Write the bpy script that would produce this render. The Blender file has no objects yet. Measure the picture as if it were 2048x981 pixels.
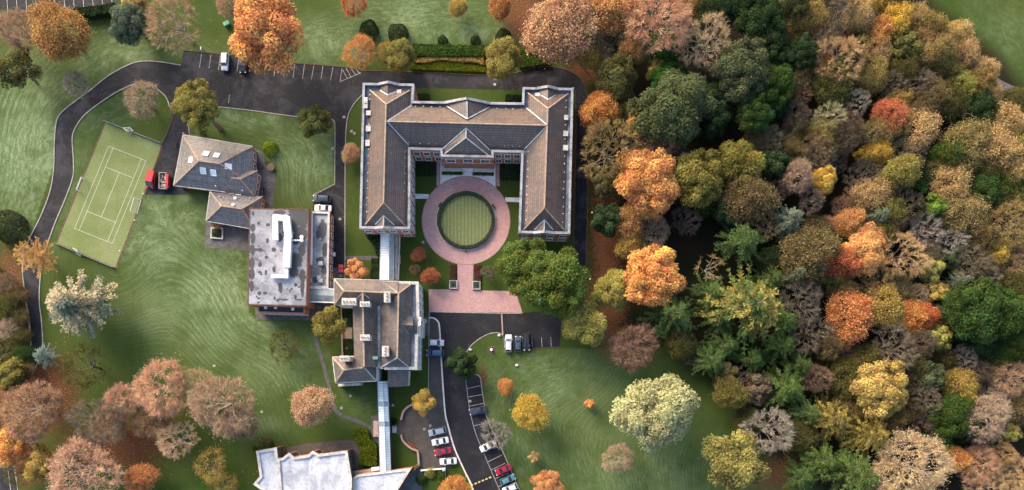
import bpy, bmesh, math, random
import numpy as np
from mathutils import Vector, Matrix
from mathutils.geometry import tessellate_polygon

# ------------------------------------------------------------------ camera, sky, sun, exposure
SC = bpy.context.scene
COL = SC.collection
H, S, NX, NY = 190.0, 0.134, 1024.0, 775.0       # flying height, metres per photo pixel on the ground, point straight below the lens
cam_d = bpy.data.cameras.new("Camera")
cam = bpy.data.objects.new("Camera", cam_d)
COL.objects.link(cam)
cam.location = (0, 0, H)
cam_d.sensor_width = 36.0
cam_d.lens = 36.0 * H / (2048 * S)
cam_d.shift_x = 0.0
cam_d.shift_y = (NY - 490.5) / 2048.0
cam_d.clip_start = 1.0
cam_d.clip_end = 6000.0
SC.camera = cam

SUN_EL, SUN_AZ = 27.0, 36.0                      # azimuth measured from image-up (+Y) towards image-left (-X)
wd = bpy.data.worlds.new("World")
SC.world = wd
wd.use_nodes = True
wn = wd.node_tree
bg = wn.nodes["Background"]
sky = wn.nodes.new("ShaderNodeTexSky")
sky.sky_type = 'NISHITA'
sky.sun_disc = False
sky.sun_elevation = math.radians(SUN_EL)
sky.sun_rotation = math.radians(-SUN_AZ)
sky.air_density = 1.0
sky.dust_density = 3.5
sky.ozone_density = 1.2
wn.links.new(sky.outputs[0], bg.inputs[0])
bg.inputs[1].default_value = 0.095
sl = bpy.data.lights.new("sun", 'SUN')
sl.energy = 1.5
sl.color = (1.0, 0.78, 0.56)
sl.angle = math.radians(36)
sun = bpy.data.objects.new("sun", sl)
COL.objects.link(sun)
sdir = Vector((-math.sin(math.radians(SUN_AZ)) * math.cos(math.radians(SUN_EL)),
               math.cos(math.radians(SUN_AZ)) * math.cos(math.radians(SUN_EL)), math.sin(math.radians(SUN_EL))))
sun.rotation_euler = sdir.to_track_quat('Z', 'Y').to_euler()
sun.location = sdir * 300
SC.view_settings.view_transform = 'Standard'
SC.view_settings.look = 'None'
SC.view_settings.gamma = 1.0
SC.view_settings.use_curve_mapping = False
SC.view_settings.exposure = 2.15
try:
    SC.cycles.max_bounces = 6
    SC.cycles.diffuse_bounces = 3
    SC.cycles.transparent_max_bounces = 6
except Exception:
    pass

# ------------------------------------------------------------------ helpers
def W(px, py, z=0.0):
    """the point at height z that the photo shows at pixel (px, py)"""
    k = (H - z) / H * S
    return Vector(((px - NX) * k, (NY - py) * k, z))

def cr(pts, n=6, closed=False):
    """smooth curve through the points"""
    P = [tuple(p) for p in pts]
    out = []
    m = len(P)
    rng = range(m if closed else m - 1)
    for i in rng:
        if closed:
            a, b, c, d = P[(i - 1) % m], P[i], P[(i + 1) % m], P[(i + 2) % m]
        else:
            a, b, c, d = P[max(i - 1, 0)], P[i], P[i + 1], P[min(i + 2, m - 1)]
        for k in range(n):
            t = k / n
            out.append(tuple(0.5 * (2 * b[j] + (c[j] - a[j]) * t + (2 * a[j] - 5 * b[j] + 4 * c[j] - d[j]) * t * t
                                    + (3 * b[j] - a[j] - 3 * c[j] + d[j]) * t ** 3) for j in range(len(b))))
    if not closed:
        out.append(P[-1])
    return out

class MB:
    """collects shapes and links them as ONE mesh object"""
    def __init__(s):
        s.v, s.f, s.uv, s.m = [], [], [], []
    def face(s, pts, uv=None, mi=0):
        b = len(s.v)
        s.v += [tuple(p) for p in pts]
        s.f.append(tuple(range(b, b + len(pts))))
        s.uv.append(uv)
        s.m.append(mi)
    def box(s, c, size, rz=0.0, mi=0):
        sx, sy, sz = size[0] / 2, size[1] / 2, size[2] / 2
        ca, sa = math.cos(rz), math.sin(rz)
        def T(x, y, z):
            return (c[0] + x * ca - y * sa, c[1] + x * sa + y * ca, c[2] + z)
        q = [T(x, y, z) for z in (-sz, sz) for x, y in ((-sx, -sy), (sx, -sy), (sx, sy), (-sx, sy))]
        for idx in ((3, 2, 1, 0), (4, 5, 6, 7), (0, 1, 5, 4), (1, 2, 6, 5), (2, 3, 7, 6), (3, 0, 4, 7)):
            s.face([q[i] for i in idx], mi=mi)
    def bar(s, a, b, w, h=None, mi=0):
        """box bar from a to b, w across, h tall"""
        h = w if h is None else h
        a, b = Vector(a), Vector(b)
        d = (b - a)
        if d.length < 1e-6:
            return
        d.normalize()
        x = d.cross(Vector((0, 0, 1)))
        if x.length < 1e-3:
            x = Vector((1, 0, 0))
        x.normalize()
        y = x.cross(d)
        q = []
        for p in (a, b):
            for i, j in ((-1, -1), (1, -1), (1, 1), (-1, 1)):
                q.append(p + x * (i * w / 2) + y * (j * h / 2))
        for idx in ((0, 1, 2, 3), (7, 6, 5, 4), (0, 4, 5, 1), (1, 5, 6, 2), (2, 6, 7, 3), (3, 7, 4, 0)):
            s.face([q[i] for i in idx], mi=mi)
    def tube(s, pts, rads, n=8, cap=True, mi=0):
        pts = [Vector(p) for p in pts]
        rings = []
        for i, p in enumerate(pts):
            d = (pts[min(i + 1, len(pts) - 1)] - pts[max(i - 1, 0)]).normalized()
            x = d.orthogonal().normalized() if abs(d.z) > 0.95 else d.cross(Vector((0, 0, 1))).normalized()
            y = d.cross(x)
            r = rads[i] if hasattr(rads, '__len__') else rads
            rings.append([p + x * math.cos(2 * math.pi * k / n) * r + y * math.sin(2 * math.pi * k / n) * r for k in range(n)])
        for a, b in zip(rings[:-1], rings[1:]):
            for k in range(n):
                s.face([a[k], a[(k + 1) % n], b[(k + 1) % n], b[k]], mi=mi)
        if cap:
            s.face(rings[-1], mi=mi)
            s.face(rings[0][::-1], mi=mi)
    def lathe(s, c, prof, n=20, mi=0):
        rings = [[(c[0] + r * math.cos(2 * math.pi * k / n), c[1] + r * math.sin(2 * math.pi * k / n), c[2] + z) for k in range(n)] for r, z in prof]
        for a, b in zip(rings[:-1], rings[1:]):
            for k in range(n):
                s.face([a[k], a[(k + 1) % n], b[(k + 1) % n], b[k]], mi=mi)
        s.face(rings[-1], mi=mi)
    def poly(s, pts, z=None, mi=0):
        """a flat polygon, concave allowed, facing up"""
        P = [Vector((p[0], p[1], p[2] if z is None else z)) for p in pts]
        area = sum(P[i].x * P[(i + 1) % len(P)].y - P[(i + 1) % len(P)].x * P[i].y for i in range(len(P)))
        if area < 0:
            P = P[::-1]
        b = len(s.v)
        s.v += [tuple(p) for p in P]
        for t in tessellate_polygon([[Vector((p.x, p.y, 0)) for p in P]]):
            a, c, d = P[t[0]], P[t[1]], P[t[2]]
            if (c - a).cross(d - a).z < 0:
                t = (t[0], t[2], t[1])
            s.f.append((b + t[0], b + t[1], b + t[2]))
            s.uv.append(None)
            s.m.append(mi)
    def wall(s, pts, z0, z1, closed=True, mi=0):
        """upright faces along a ground line given counter-clockwise"""
        n = len(pts)
        for i in range(n if closed else n - 1):
            a, b = pts[i], pts[(i + 1) % n]
            L = math.hypot(b[0] - a[0], b[1] - a[1])
            s.face([(a[0], a[1], z0), (b[0], b[1], z0), (b[0], b[1], z1), (a[0], a[1], z1)], uv=[(0, z0), (L, z0), (L, z1), (0, z1)], mi=mi)
    def strip(s, pts, w, z0, z1, mi=0, closed=False):
        """a raised band of width w along a line of ground points"""
        n = len(pts)
        L, R = [], []
        for i in range(n):
            if closed:
                d = Vector(pts[(i + 1) % n][:2]) - Vector(pts[i - 1][:2])
            else:
                d = Vector(pts[min(i + 1, n - 1)][:2]) - Vector(pts[max(i - 1, 0)][:2])
            d.normalize()
            nn = Vector((-d.y, d.x))
            p = Vector(pts[i][:2])
            L.append(p + nn * w / 2)
            R.append(p - nn * w / 2)
        for i in range(n if closed else n - 1):
            j = (i + 1) % n
            s.face([(R[i].x, R[i].y, z1), (R[j].x, R[j].y, z1), (L[j].x, L[j].y, z1), (L[i].x, L[i].y, z1)], mi=mi)
            if z1 - z0 > 0.01:
                s.face([(R[i].x, R[i].y, z0), (R[j].x, R[j].y, z0), (R[j].x, R[j].y, z1), (R[i].x, R[i].y, z1)], mi=mi)
                s.face([(L[j].x, L[j].y, z0), (L[i].x, L[i].y, z0), (L[i].x, L[i].y, z1), (L[j].x, L[j].y, z1)], mi=mi)
        if not closed and z1 - z0 > 0.01:
            s.face([(L[0].x, L[0].y, z0), (R[0].x, R[0].y, z0), (R[0].x, R[0].y, z1), (L[0].x, L[0].y, z1)], mi=mi)
            s.face([(R[-1].x, R[-1].y, z0), (L[-1].x, L[-1].y, z0), (L[-1].x, L[-1].y, z1), (R[-1].x, R[-1].y, z1)], mi=mi)
    def roof(s, pts, mi=0):
        """a roof slope; uv runs along the eave and up the slope in metres"""
        P = [Vector(p) for p in pts]
        n = Vector((0, 0, 0))
        for i in range(len(P)):
            a, b = P[i], P[(i + 1) % len(P)]
            n += a.cross(b)
        n.normalize()
        if n.z < 0:
            P = P[::-1]
            n = -n
        e = Vector((0, 0, 1)).cross(n)
        e = e.normalized() if e.length > 1e-4 else Vector((1, 0, 0))
        t = n.cross(e)
        s.face(P, uv=[(p.dot(e), p.dot(t)) for p in P], mi=mi)
    def mesh(s, name):
        me = bpy.data.meshes.new(name)
        me.from_pydata(s.v, [], s.f)
        if any(u is not None for u in s.uv):
            lay = me.uv_layers.new(name="UVMap")
            flat = []
            for f, u in zip(s.f, s.uv):
                for k in range(len(f)):
                    flat += list(u[k]) if u is not None else [s.v[f[k]][0], s.v[f[k]][1]]
            lay.data.foreach_set("uv", flat)
        return me
    def build(s, name, mats, parent=None, smooth=False):
        me = s.mesh(name)
        if not isinstance(mats, (list, tuple)):
            mats = [mats]
        for m in mats:
            me.materials.append(m)
        if len(mats) > 1:
            me.polygons.foreach_set("material_index", s.m)
        if smooth:
            me.polygons.foreach_set("use_smooth", [True] * len(me.polygons))
        me.update()
        o = bpy.data.objects.new(name, me)
        COL.objects.link(o)
        if parent is not None:
            o.parent = parent
        return o

def rel(parent, pts):
    """ground points made relative to a thing's base"""
    l = parent.location
    return [(p[0] - l.x, p[1] - l.y) + tuple(p[2:]) for p in pts]

def tag(o, label=None, cat=None, group=None, kind=None):
    if label: o["label"] = label
    if cat: o["category"] = cat
    if group: o["group"] = group
    if kind: o["kind"] = kind
    return o

def thing(name, label, cat, loc=(0, 0, 0), rz=0.0, group=None):
    o = bpy.data.objects.new(name, None)
    o.empty_display_size = 0.3
    COL.objects.link(o)
    o.location = loc
    o.rotation_euler = (0, 0, rz)
    return tag(o, label, cat, group)

def copy_tree(o, parent=None):
    c = o.copy()
    COL.objects.link(c)
    if parent is not None:
        c.parent = parent
    for ch in list(o.children):
        copy_tree(ch, c)
    return c

def ccw(pts):
    a = sum(pts[i][0] * pts[(i + 1) % len(pts)][1] - pts[(i + 1) % len(pts)][0] * pts[i][1] for i in range(len(pts)))
    return list(pts) if a > 0 else list(pts)[::-1]

def inset(pts, d):
    """polygon (counter-clockwise) moved inwards by d"""
    n = len(pts)
    out = []
    for i in range(n):
        a, b, c = (Vector(pts[k % n][:2]) for k in (i - 1, i, i + 1))
        d1, d2 = (b - a).normalized(), (c - b).normalized()
        n1, n2 = Vector((-d1.y, d1.x)), Vector((-d2.y, d2.x))
        k = 1 + n1.dot(n2)
        m = (n1 + n2) / max(k, 0.25)
        out.append((b.x + m.x * d, b.y + m.y * d))
    return out

# ------------------------------------------------------------------ materials
def nd(nt, typ, ins=None, **props):
    n = nt.nodes.new(typ)
    for k, v in props.items():
        setattr(n, k, v)
    for k, v in (ins or {}).items():
        sock = n.inputs[k]
        if isinstance(v, bpy.types.NodeSocket):
            nt.links.new(v, sock)
        else:
            if isinstance(v, (tuple, list)) and len(v) == 3 and sock.type == 'RGBA':
                v = (*v, 1)
            sock.default_value = v
    return n

def mth(nt, op, a, b=0.0, c=None, clamp=False):
    ins = {0: a, 1: b}
    if c is not None: ins[2] = c
    return nd(nt, "ShaderNodeMath", ins, operation=op, use_clamp=clamp).outputs[0]

def mix(nt, f, a, b, mode='MIX'):
    n = nd(nt, "ShaderNodeMix", {}, data_type='RGBA', blend_type=mode)
    for k, v in ((0, f), (6, a), (7, b)):
        if isinstance(v, bpy.types.NodeSocket):
            nt.links.new(v, n.inputs[k])
        else:
            n.inputs[k].default_value = (*v, 1) if isinstance(v, (tuple, list)) and len(v) == 3 else v
    return n.outputs[2]

def ramp(nt, x, lo, hi, a=0.0, b=1.0):
    return nd(nt, "ShaderNodeMapRange", {0: x, 1: lo, 2: hi, 3: a, 4: b}, interpolation_type='SMOOTHSTEP').outputs[0]

def noise(nt, vec, scale, detail=4.0, rough=0.6, dist=0.0):
    return nd(nt, "ShaderNodeTexNoise", {"Vector": vec, "Scale": scale, "Detail": detail, "Roughness": rough, "Distortion": dist}).outputs[0]

def new_mat(name):
    m = bpy.data.materials.new(name)
    m.use_nodes = True
    nt = m.node_tree
    return m, nt, nt.nodes["Principled BSDF"]

def pos(nt):
    return nd(nt, "ShaderNodeNewGeometry").outputs["Position"]

def objc(nt):
    return nd(nt, "ShaderNodeTexCoord").outputs["Object"]

def bump(nt, bs, h, strength=0.4, dist=0.05):
    b = nd(nt, "ShaderNodeBump", {"Height": h, "Strength": strength, "Distance": dist})
    nt.links.new(b.outputs[0], bs.inputs["Normal"])

def plain(name, c, rough=0.7, metal=0.0, var=0.18, scale=1.5, spec=0.4):
    m, nt, bs = new_mat(name)
    n = noise(nt, pos(nt), scale, 5.0, 0.65)
    lo, hi = tuple(x * (1 - var) for x in c), tuple(min(1, x * (1 + var)) for x in c)
    nt.links.new(mix(nt, ramp(nt, n, 0.3, 0.7), lo, hi), bs.inputs["Base Color"])
    bs.inputs["Roughness"].default_value = rough
    bs.inputs["Metallic"].default_value = metal
    bs.inputs["Specular IOR Level"].default_value = spec
    return m

def two_tone(name, c1, c2, scale, lo=0.4, hi=0.6, rough=0.8, fine=None, fscale=14.0, spec=0.3):
    """patches of c2 on c1, with a fine speckle"""
    m, nt, bs = new_mat(name)
    p = pos(nt)
    col = mix(nt, ramp(nt, noise(nt, p, scale, 6.0, 0.68), lo, hi), c1, c2)
    if fine:
        col = mix(nt, ramp(nt, noise(nt, p, fscale, 3.0, 0.7), 0.35, 0.7, 0, fine), col, (0.02, 0.02, 0.02))
    nt.links.new(col, bs.inputs["Base Color"])
    bs.inputs["Roughness"].default_value = rough
    bs.inputs["Specular IOR Level"].default_value = spec
    return m

def tile_mat(name, c1, c2, c3, course=0.5, rough=0.55, patch=0.12, line=0.55, spec=0.5):
    """roof covering: courses and joints from uv, weathered patches, single odd tiles"""
    m, nt, bs = new_mat(name)
    uv = nd(nt, "ShaderNodeTexCoord").outputs["UV"]
    sep = nd(nt, "ShaderNodeSeparateXYZ", {0: uv})
    p = pos(nt)
    v = mth(nt, 'DIVIDE', sep.outputs[1], course)
    row = mth(nt, 'FLOOR', v)
    fr = mth(nt, 'FRACT', v)
    u = mth(nt, 'ADD', mth(nt, 'DIVIDE', sep.outputs[0], 0.42), mth(nt, 'MULTIPLY', row, 0.5))
    cell = nd(nt, "ShaderNodeCombineXYZ", {0: mth(nt, 'FLOOR', u), 1: row, 2: 0.0}).outputs[0]
    wn_ = nd(nt, "ShaderNodeTexWhiteNoise", {"Vector": cell}, noise_dimensions='3D').outputs[0]
    col = mix(nt, ramp(nt, noise(nt, p, patch, 6.0, 0.7), 0.38, 0.62), c1, c2)
    col = mix(nt, ramp(nt, noise(nt, p, 0.9, 6.0, 0.75), 0.5, 0.75, 0, 0.6), col, c3)
    sv = nd(nt, "ShaderNodeCombineXYZ", {0: mth(nt, 'MULTIPLY', sep.outputs[0], 1.3), 1: mth(nt, 'MULTIPLY', sep.outputs[1], 0.16), 2: 0.0}).outputs[0]
    stn = noise(nt, sv, 1.0, 5.0, 0.75)
    col = mix(nt, ramp(nt, stn, 0.5, 0.72, 0, 0.55), col, (0.035, 0.034, 0.036))
    col = mix(nt, ramp(nt, stn, 0.48, 0.3, 0, 0.35), col, c3)
    col = mix(nt, mth(nt, 'MULTIPLY', wn_, 0.42), col, (0.03, 0.028, 0.03))
    rw = nd(nt, "ShaderNodeTexWhiteNoise", {"W": row}, noise_dimensions='1D').outputs[0]
    col = mix(nt, mth(nt, 'MULTIPLY', rw, 0.3), col, (0.045, 0.042, 0.042))
    ln = ramp(nt, fr, 0.0, 0.36, line, 0.0)
    col = mix(nt, ln, col, (0.012, 0.012, 0.013))
    nt.links.new(col, bs.inputs["Base Color"])
    bs.inputs["Roughness"].default_value = rough
    bs.inputs["Specular IOR Level"].default_value = spec
    bump(nt, bs, mth(nt, 'ADD', fr, mth(nt, 'MULTIPLY', wn_, 0.3)), 0.5, 0.06)
    return m

def brick_mat(name, c1, c2, mortar, bw=0.45, bh=0.15, world=True, rough=0.85):
    m, nt, bs = new_mat(name)
    tc = nd(nt, "ShaderNodeTexCoord")
    vec = pos(nt) if world else tc.outputs["UV"]
    b = nd(nt, "ShaderNodeTexBrick", {"Vector": vec, "Color1": c1, "Color2": c2, "Mortar": mortar, "Scale": 1.0, "Mortar Size": 0.012,
                                       "Bias": 0.0, "Brick Width": bw, "Row Height": bh})
    n = noise(nt, pos(nt), 0.5, 6.0, 0.7)
    col = mix(nt, ramp(nt, n, 0.3, 0.7, 0.0, 0.5), b.outputs[0], tuple(x * 0.55 for x in c1))
    nt.links.new(col, bs.inputs["Base Color"])
    bs.inputs["Roughness"].default_value = rough
    bs.inputs["Specular IOR Level"].default_value = 0.25
    return m

def asphalt_mat(name, c, worn, leaf=0.25, patch_scale=0.16):
    m, nt, bs = new_mat(name)
    p = pos(nt)
    big = noise(nt, p, patch_scale, 7.0, 0.72, 0.4)
    col = mix(nt, ramp(nt, big, 0.45, 0.62, 0, 0.8), c, worn)
    col = mix(nt, ramp(nt, noise(nt, p, 0.9, 6.0, 0.75), 0.5, 0.75, 0, 0.45), col, worn)
    col = mix(nt, ramp(nt, noise(nt, p, 0.05, 3.0, 0.5), 0.4, 0.6, 0, 0.3), col, tuple(x * 2.0 for x in c))
    col = mix(nt, ramp(nt, noise(nt, p, 5.0, 4.0, 0.8), 0.3, 0.75, 0.0, 0.5), col, tuple(x * 0.5 for x in c))
    vo = nd(nt, "ShaderNodeTexVoronoi", {"Vector": p, "Scale": 1.1})
    d = mth(nt, 'LESS_THAN', vo.outputs["Distance"], 0.16)
    sel = mth(nt, 'LESS_THAN', nd(nt, "ShaderNodeSeparateColor", {0: vo.outputs["Color"]}).outputs[0], leaf)
    area = ramp(nt, noise(nt, p, 0.06, 3.0, 0.6), 0.35, 0.6)
    col = mix(nt, mth(nt, 'MULTIPLY', mth(nt, 'MULTIPLY', d, sel), area), col, (0.16, 0.075, 0.03))
    nt.links.new(col, bs.inputs["Base Color"])
    nt.links.new(ramp(nt, big, 0.3, 0.7, 0.7, 0.9), bs.inputs["Roughness"])
    bs.inputs["Specular IOR Level"].default_value = 0.2
    return m

M = {}
M['asphalt'] = asphalt_mat("asphalt", (0.0125, 0.0125, 0.0158), (0.062, 0.063, 0.068))
M['asphalt_new'] = asphalt_mat("fresh asphalt", (0.0125, 0.0127, 0.016), (0.036, 0.036, 0.039), 0.2)
M['setts'] = two_tone("grey setts", (0.062, 0.052, 0.045), (0.10, 0.085, 0.07), 0.35, 0.35, 0.65, 0.85, 0.5, 3.5)
M['strip'] = two_tone("worn tarmac", (0.05, 0.044, 0.042), (0.085, 0.075, 0.068), 0.3, 0.3, 0.7, 0.85, 0.4, 4.5)
M['flags'] = brick_mat("stone flags", (0.085, 0.082, 0.08), (0.14, 0.13, 0.12), (0.04, 0.045, 0.03), 0.9, 0.6)
M['slab'] = brick_mat("pale slabs", (0.66, 0.66, 0.63), (0.74, 0.73, 0.70), (0.5, 0.5, 0.48), 1.2, 0.8)
M['slate_paving'] = brick_mat("slate paving", (0.07, 0.08, 0.10), (0.12, 0.13, 0.15), (0.03, 0.03, 0.035), 1.2, 0.8)
M['path'] = two_tone("tarmac path", (0.075, 0.075, 0.078), (0.12, 0.115, 0.11), 0.6, 0.35, 0.65, 0.85, 0.4, 5.0)
M['block'] = brick_mat("red block paving", (0.52, 0.315, 0.295), (0.38, 0.22, 0.215), (0.24, 0.165, 0.15), 0.42, 0.21)
M['coping'] = two_tone("weathered coping", (0.34, 0.35, 0.37), (0.16, 0.17, 0.185), 0.45, 0.4, 0.68, 0.75, 0.35, 2.5)
M['stone'] = plain("pale stone", (0.42, 0.40, 0.37), 0.8, var=0.3, scale=0.9)
M['kerb'] = plain("kerb stone", (0.30, 0.28, 0.255), 0.85, var=0.3, scale=1.2)
M['kerb_white'] = plain("white kerb", (0.55, 0.53, 0.50), 0.8, var=0.2, scale=1.2)
M['paint'] = plain("road paint", (0.33, 0.33, 0.335), 0.7, var=0.45, scale=2.2)
M['yellow_paint'] = plain("yellow paint", (0.50, 0.42, 0.17), 0.7, var=0.3, scale=2.2)
M['lead'] = two_tone("lead sheet", (0.17, 0.20, 0.24), (0.08, 0.095, 0.12), 0.5, 0.4, 0.65, 0.45, 0.25, 3.0, 0.5)
M['brick'] = brick_mat("red brick", (0.36, 0.13, 0.075), (0.27, 0.095, 0.06), (0.30, 0.22, 0.17), 0.45, 0.15, False)
M['brick_orange'] = brick_mat("orange brick", (0.46, 0.21, 0.12), (0.38, 0.165, 0.095), (0.36, 0.26, 0.2), 0.45, 0.15, False)
M['white_wall'] = plain("white render", (0.66, 0.65, 0.62), 0.75, var=0.12, scale=0.6)
M['white'] = plain("white paint", (0.74, 0.74, 0.73), 0.5, var=0.08, scale=1.0)
M['dark'] = plain("dark metal", (0.03, 0.03, 0.032), 0.5)
M['wood'] = plain("weathered timber", (0.14, 0.085, 0.05), 0.8, var=0.35, scale=5)
M['rust'] = plain("brown boards", (0.10, 0.05, 0.032), 0.85, var=0.5, scale=1.4)
M['slate'] = tile_mat("slate roof", (0.100, 0.070, 0.061), (0.162, 0.103, 0.076), (0.27, 0.17, 0.11), 0.62, 0.42, 0.10, 0.75)
M['old_slate'] = tile_mat("old slate roof", (0.085, 0.075, 0.078), (0.16, 0.125, 0.105), (0.27, 0.205, 0.165), 0.45, 0.55, 0.25, 0.35)
M['plain_tile'] = tile_mat("concrete tile roof", (0.18, 0.175, 0.18), (0.225, 0.19, 0.165), (0.05, 0.05, 0.053), 0.6, 0.42, 0.16, 0.6)
M['ridge'] = plain("ridge tiles", (0.30, 0.215, 0.15), 0.8, var=0.3, scale=1.3)
M['hip_lead'] = plain("lead hip roll", (0.33, 0.36, 0.38), 0.5, var=0.25, scale=1.0)
def glass_mat(name, c, rough=0.08):
    m, nt, bs = new_mat(name)
    nt.links.new(mix(nt, ramp(nt, noise(nt, pos(nt), 0.8), 0.3, 0.7), tuple(x * .7 for x in c), c), bs.inputs["Base Color"])
    bs.inputs["Roughness"].default_value = rough
    bs.inputs["Specular IOR Level"].default_value = 0.8
    return m
M['glass'] = glass_mat("window glass", (0.025, 0.03, 0.035))
M['glass_green'] = glass_mat("green glass", (0.05, 0.075, 0.075))
M['sky_glass'] = two_tone("sky toned glazing", (0.48, 0.57, 0.60), (0.70, 0.75, 0.76), 0.35, 0.35, 0.65, 0.3, spec=0.8)  # pale sky reflection put into the glass colour
M['blue_glass'] = two_tone("darker blue glazing", (0.16, 0.22, 0.26), (0.27, 0.33, 0.37), 0.4, 0.35, 0.65, 0.3, spec=0.8)  # bluish slope without the pale sky reflection, and the dark panels
# ------------------------------------------------------------------ the ground: one sheet with mowing lines, leaf litter and woodland floor
def in_poly(X, Y, poly):
    ins = np.zeros(X.shape, bool)
    n = len(poly)
    for i in range(n):
        x1, y1 = poly[i]
        x2, y2 = poly[(i + 1) % n]
        if y1 == y2: continue
        c = ((Y < y1) != (Y < y2)) & (X < (x2 - x1) * (Y - y1) / (y2 - y1) + x1)
        ins ^= c
    return ins

def dist_line(X, Y, pts):
    """distance to a line of points, and the run along it"""
    best = np.full(X.shape, 1e9)
    along = np.zeros(X.shape)
    run = 0.0
    for (x1, y1), (x2, y2) in zip(pts[:-1], pts[1:]):
        dx, dy = x2 - x1, y2 - y1
        L2 = dx * dx + dy * dy
        t = np.clip(((X - x1) * dx + (Y - y1) * dy) / L2, 0, 1)
        d = np.hypot(X - x1 - t * dx, Y - y1 - t * dy)
        m = d < best
        best[m] = d[m]
        L = math.sqrt(L2)
        along[m] = (run + t * L)[m]
        run += L
    return best, along

def soft_poly(X, Y, poly, w):
    d, _ = dist_line(X, Y, list(poly) + [poly[0]])
    ins = in_poly(X, Y, poly)
    return np.clip(0.5 + np.where(ins, d, -d) / w, 0, 1)

outerW = [(361.6, 131), (325, 125), (289, 122.8), (259, 129.5), (218.7, 151), (181.7, 180), (148, 205), (123, 226), (112.7, 247), (109, 290), (108, 333),
          (101, 380.7), (82.4, 431), (60.5, 475), (50, 508), (45.4, 542), (50.5, 589), (57, 628), (60.7, 660), (60, 700), (40, 745)]
innerW = [(340, 215), (329.7, 191.8), (303, 171.6), (279, 166.5), (242, 180), (202, 205), (168, 232), (149.7, 259), (144.7, 279), (147, 320),
          (146, 354), (131, 397.6), (111, 444.7), (94, 491.8), (85.8, 518.7), (80.7, 555.7), (79, 603), (84, 650), (84, 700), (65, 750)]
tennis = [(212, 245.6), (324.6, 289.3), (230.4, 535.5), (114.4, 486.7)]
WOOD = [(1060, -90), (1062, 40), (1085, 100), (1140, 128), (1182, 160), (1180, 380), (1182, 560), (1200, 660), (1330, 690), (1400, 750), (1470, 800), (1500, 880),
        (1560, 930), (1650, 990), (1800, 1150), (2400, 1150), (2400, 240), (2060, 195), (2000, 110), (1870, 10), (1820, -90)]
swbound = cr([(228, 540), (262, 462), (286, 398), (325, 391), (380, 396), (412, 412), (408, 450), (405, 488), (450, 500), (494, 512), (494, 580), (500, 618), (540, 644), (625, 648),
              (634, 690), (652, 745), (670, 822), (735, 860)], 5)
swwest = [(228, 540), (180, 545), (120, 500)]
regions = [  # (area, guide line, stripe period in photo px, paleness)
    ([(-200, -100), (370, -100), (366, 132), (289, 122), (181, 180), (121, 225), (108, 330), (60, 475), (-200, 520)], cr(outerW, 4), 11.5, 0.95),
    ([(279, 160), (345, 215), (345, 236), (325, 300), (232, 540), (110, 500), (94, 492), (148, 354), (142, 279), (168, 232)], cr(innerW, 4), 10.5, 0.75),
    ([(94, 492), (114, 487), (230, 536), (290, 388), (420, 388), (410, 490), (500, 500), (496, 620), (512, 640), (626, 642), (745, 860), (700, 890), (520, 910), (300, 981), (60, 981), (60, 700), (85, 600)], swbound, 8.0, 0.9),
    ([(410, 213), (670, 240), (670, 370), (626, 392), (625, 425), (540, 420), (555, 330), (380, 270), (380, 230)], cr([(427, 213), (565, 230), (600, 234), (668, 240), (670, 300), (669, 369), (626, 390)], 4), 8.0, 0.85),
    ([(560, -100), (1065, -100), (1065, 90), (820, 92), (720, 140), (565, 124)], cr([(520, 132), (600, 108), (700, 84), (800, 86), (900, 70), (1000, 88), (1080, 70)], 5), 9.5, 0.8),
    ([(330, 20), (560, -20), (560, 122), (367, 101)], [(330, 96), (560, 122)], 8.0, 0.45),
    ([(960, 660), (1010, 668), (1010, 697), (1120, 695), (1700, 700), (1700, 1100), (1100, 1100), (1040, 981), (975, 843), (958, 750), (930, 700)],
     cr([(1125, 697), (1060, 700), (1008, 702), (985, 726), (962, 735), (964, 780), (975, 843), (1004, 902), (1039, 980), (1060, 1040)], 5), 7.5, 0.62),
    ([(690, 180), (726, 180), (722, 515), (690, 515)], [(690, 240), (688, 520)], 7.0, 0.3),
    ([(830, 175), (1046, 180), (1046, 208), (830, 204)], [(830, 176), (1046, 181)], 5.0, 0.4),
    ([(750, 565), (860, 470), (860, 580), (750, 600)], [(740, 520), (760, 600)], 6.0, 0.35),
    ([(660, 770), (757, 770), (757, 850), (700, 850)], [(650, 772), (757, 768)], 6.5, 0.45),
    ([(1850, -90), (2400, -90), (2400, 230), (2000, 165)], [(1840, -40), (2000, 120), (2100, 260)], 16.0, 0.35),
]
frost_blobs = [  # places where the grass is silvered: x, y, radius x, radius y, amount
    (60, 290, 90, 150, 1.0), (235, 120, 80, 45, 0.75), (200, 220, 60, 40, 0.5), (320, 460, 90, 90, 0.85), (440, 600, 120, 100, 0.95), (540, 730, 90, 60, 0.55), (330, 620, 80, 60, 0.6),
    (610, 320, 70, 70, 0.8), (500, 235, 90, 22, 0.7), (640, 90, 70, 50, 0.8), (830, 40, 120, 50, 0.9), (930, 60, 90, 30, 0.7), (1290, 950, 180, 70, 0.75), (1130, 770, 130, 90, 0.8), (1210, 860, 90, 60, 0.55),
    (1060, 900, 60, 70, 0.6), (1380, 900, 90, 60, 0.35), (990, 790, 30, 80, 0.5), (880, 520, 30, 50, 0.5), (1000, 565, 20, 20, 0.4), (720, 810, 40, 30, 0.6), (520, 850, 60, 20, 0.5),
    (420, 105, 70, 20, 0.5), (2010, 60, 90, 60, 0.6), (80, 420, 40, 60, 0.5), (1160, 730, 60, 25, 0.4)]
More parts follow.
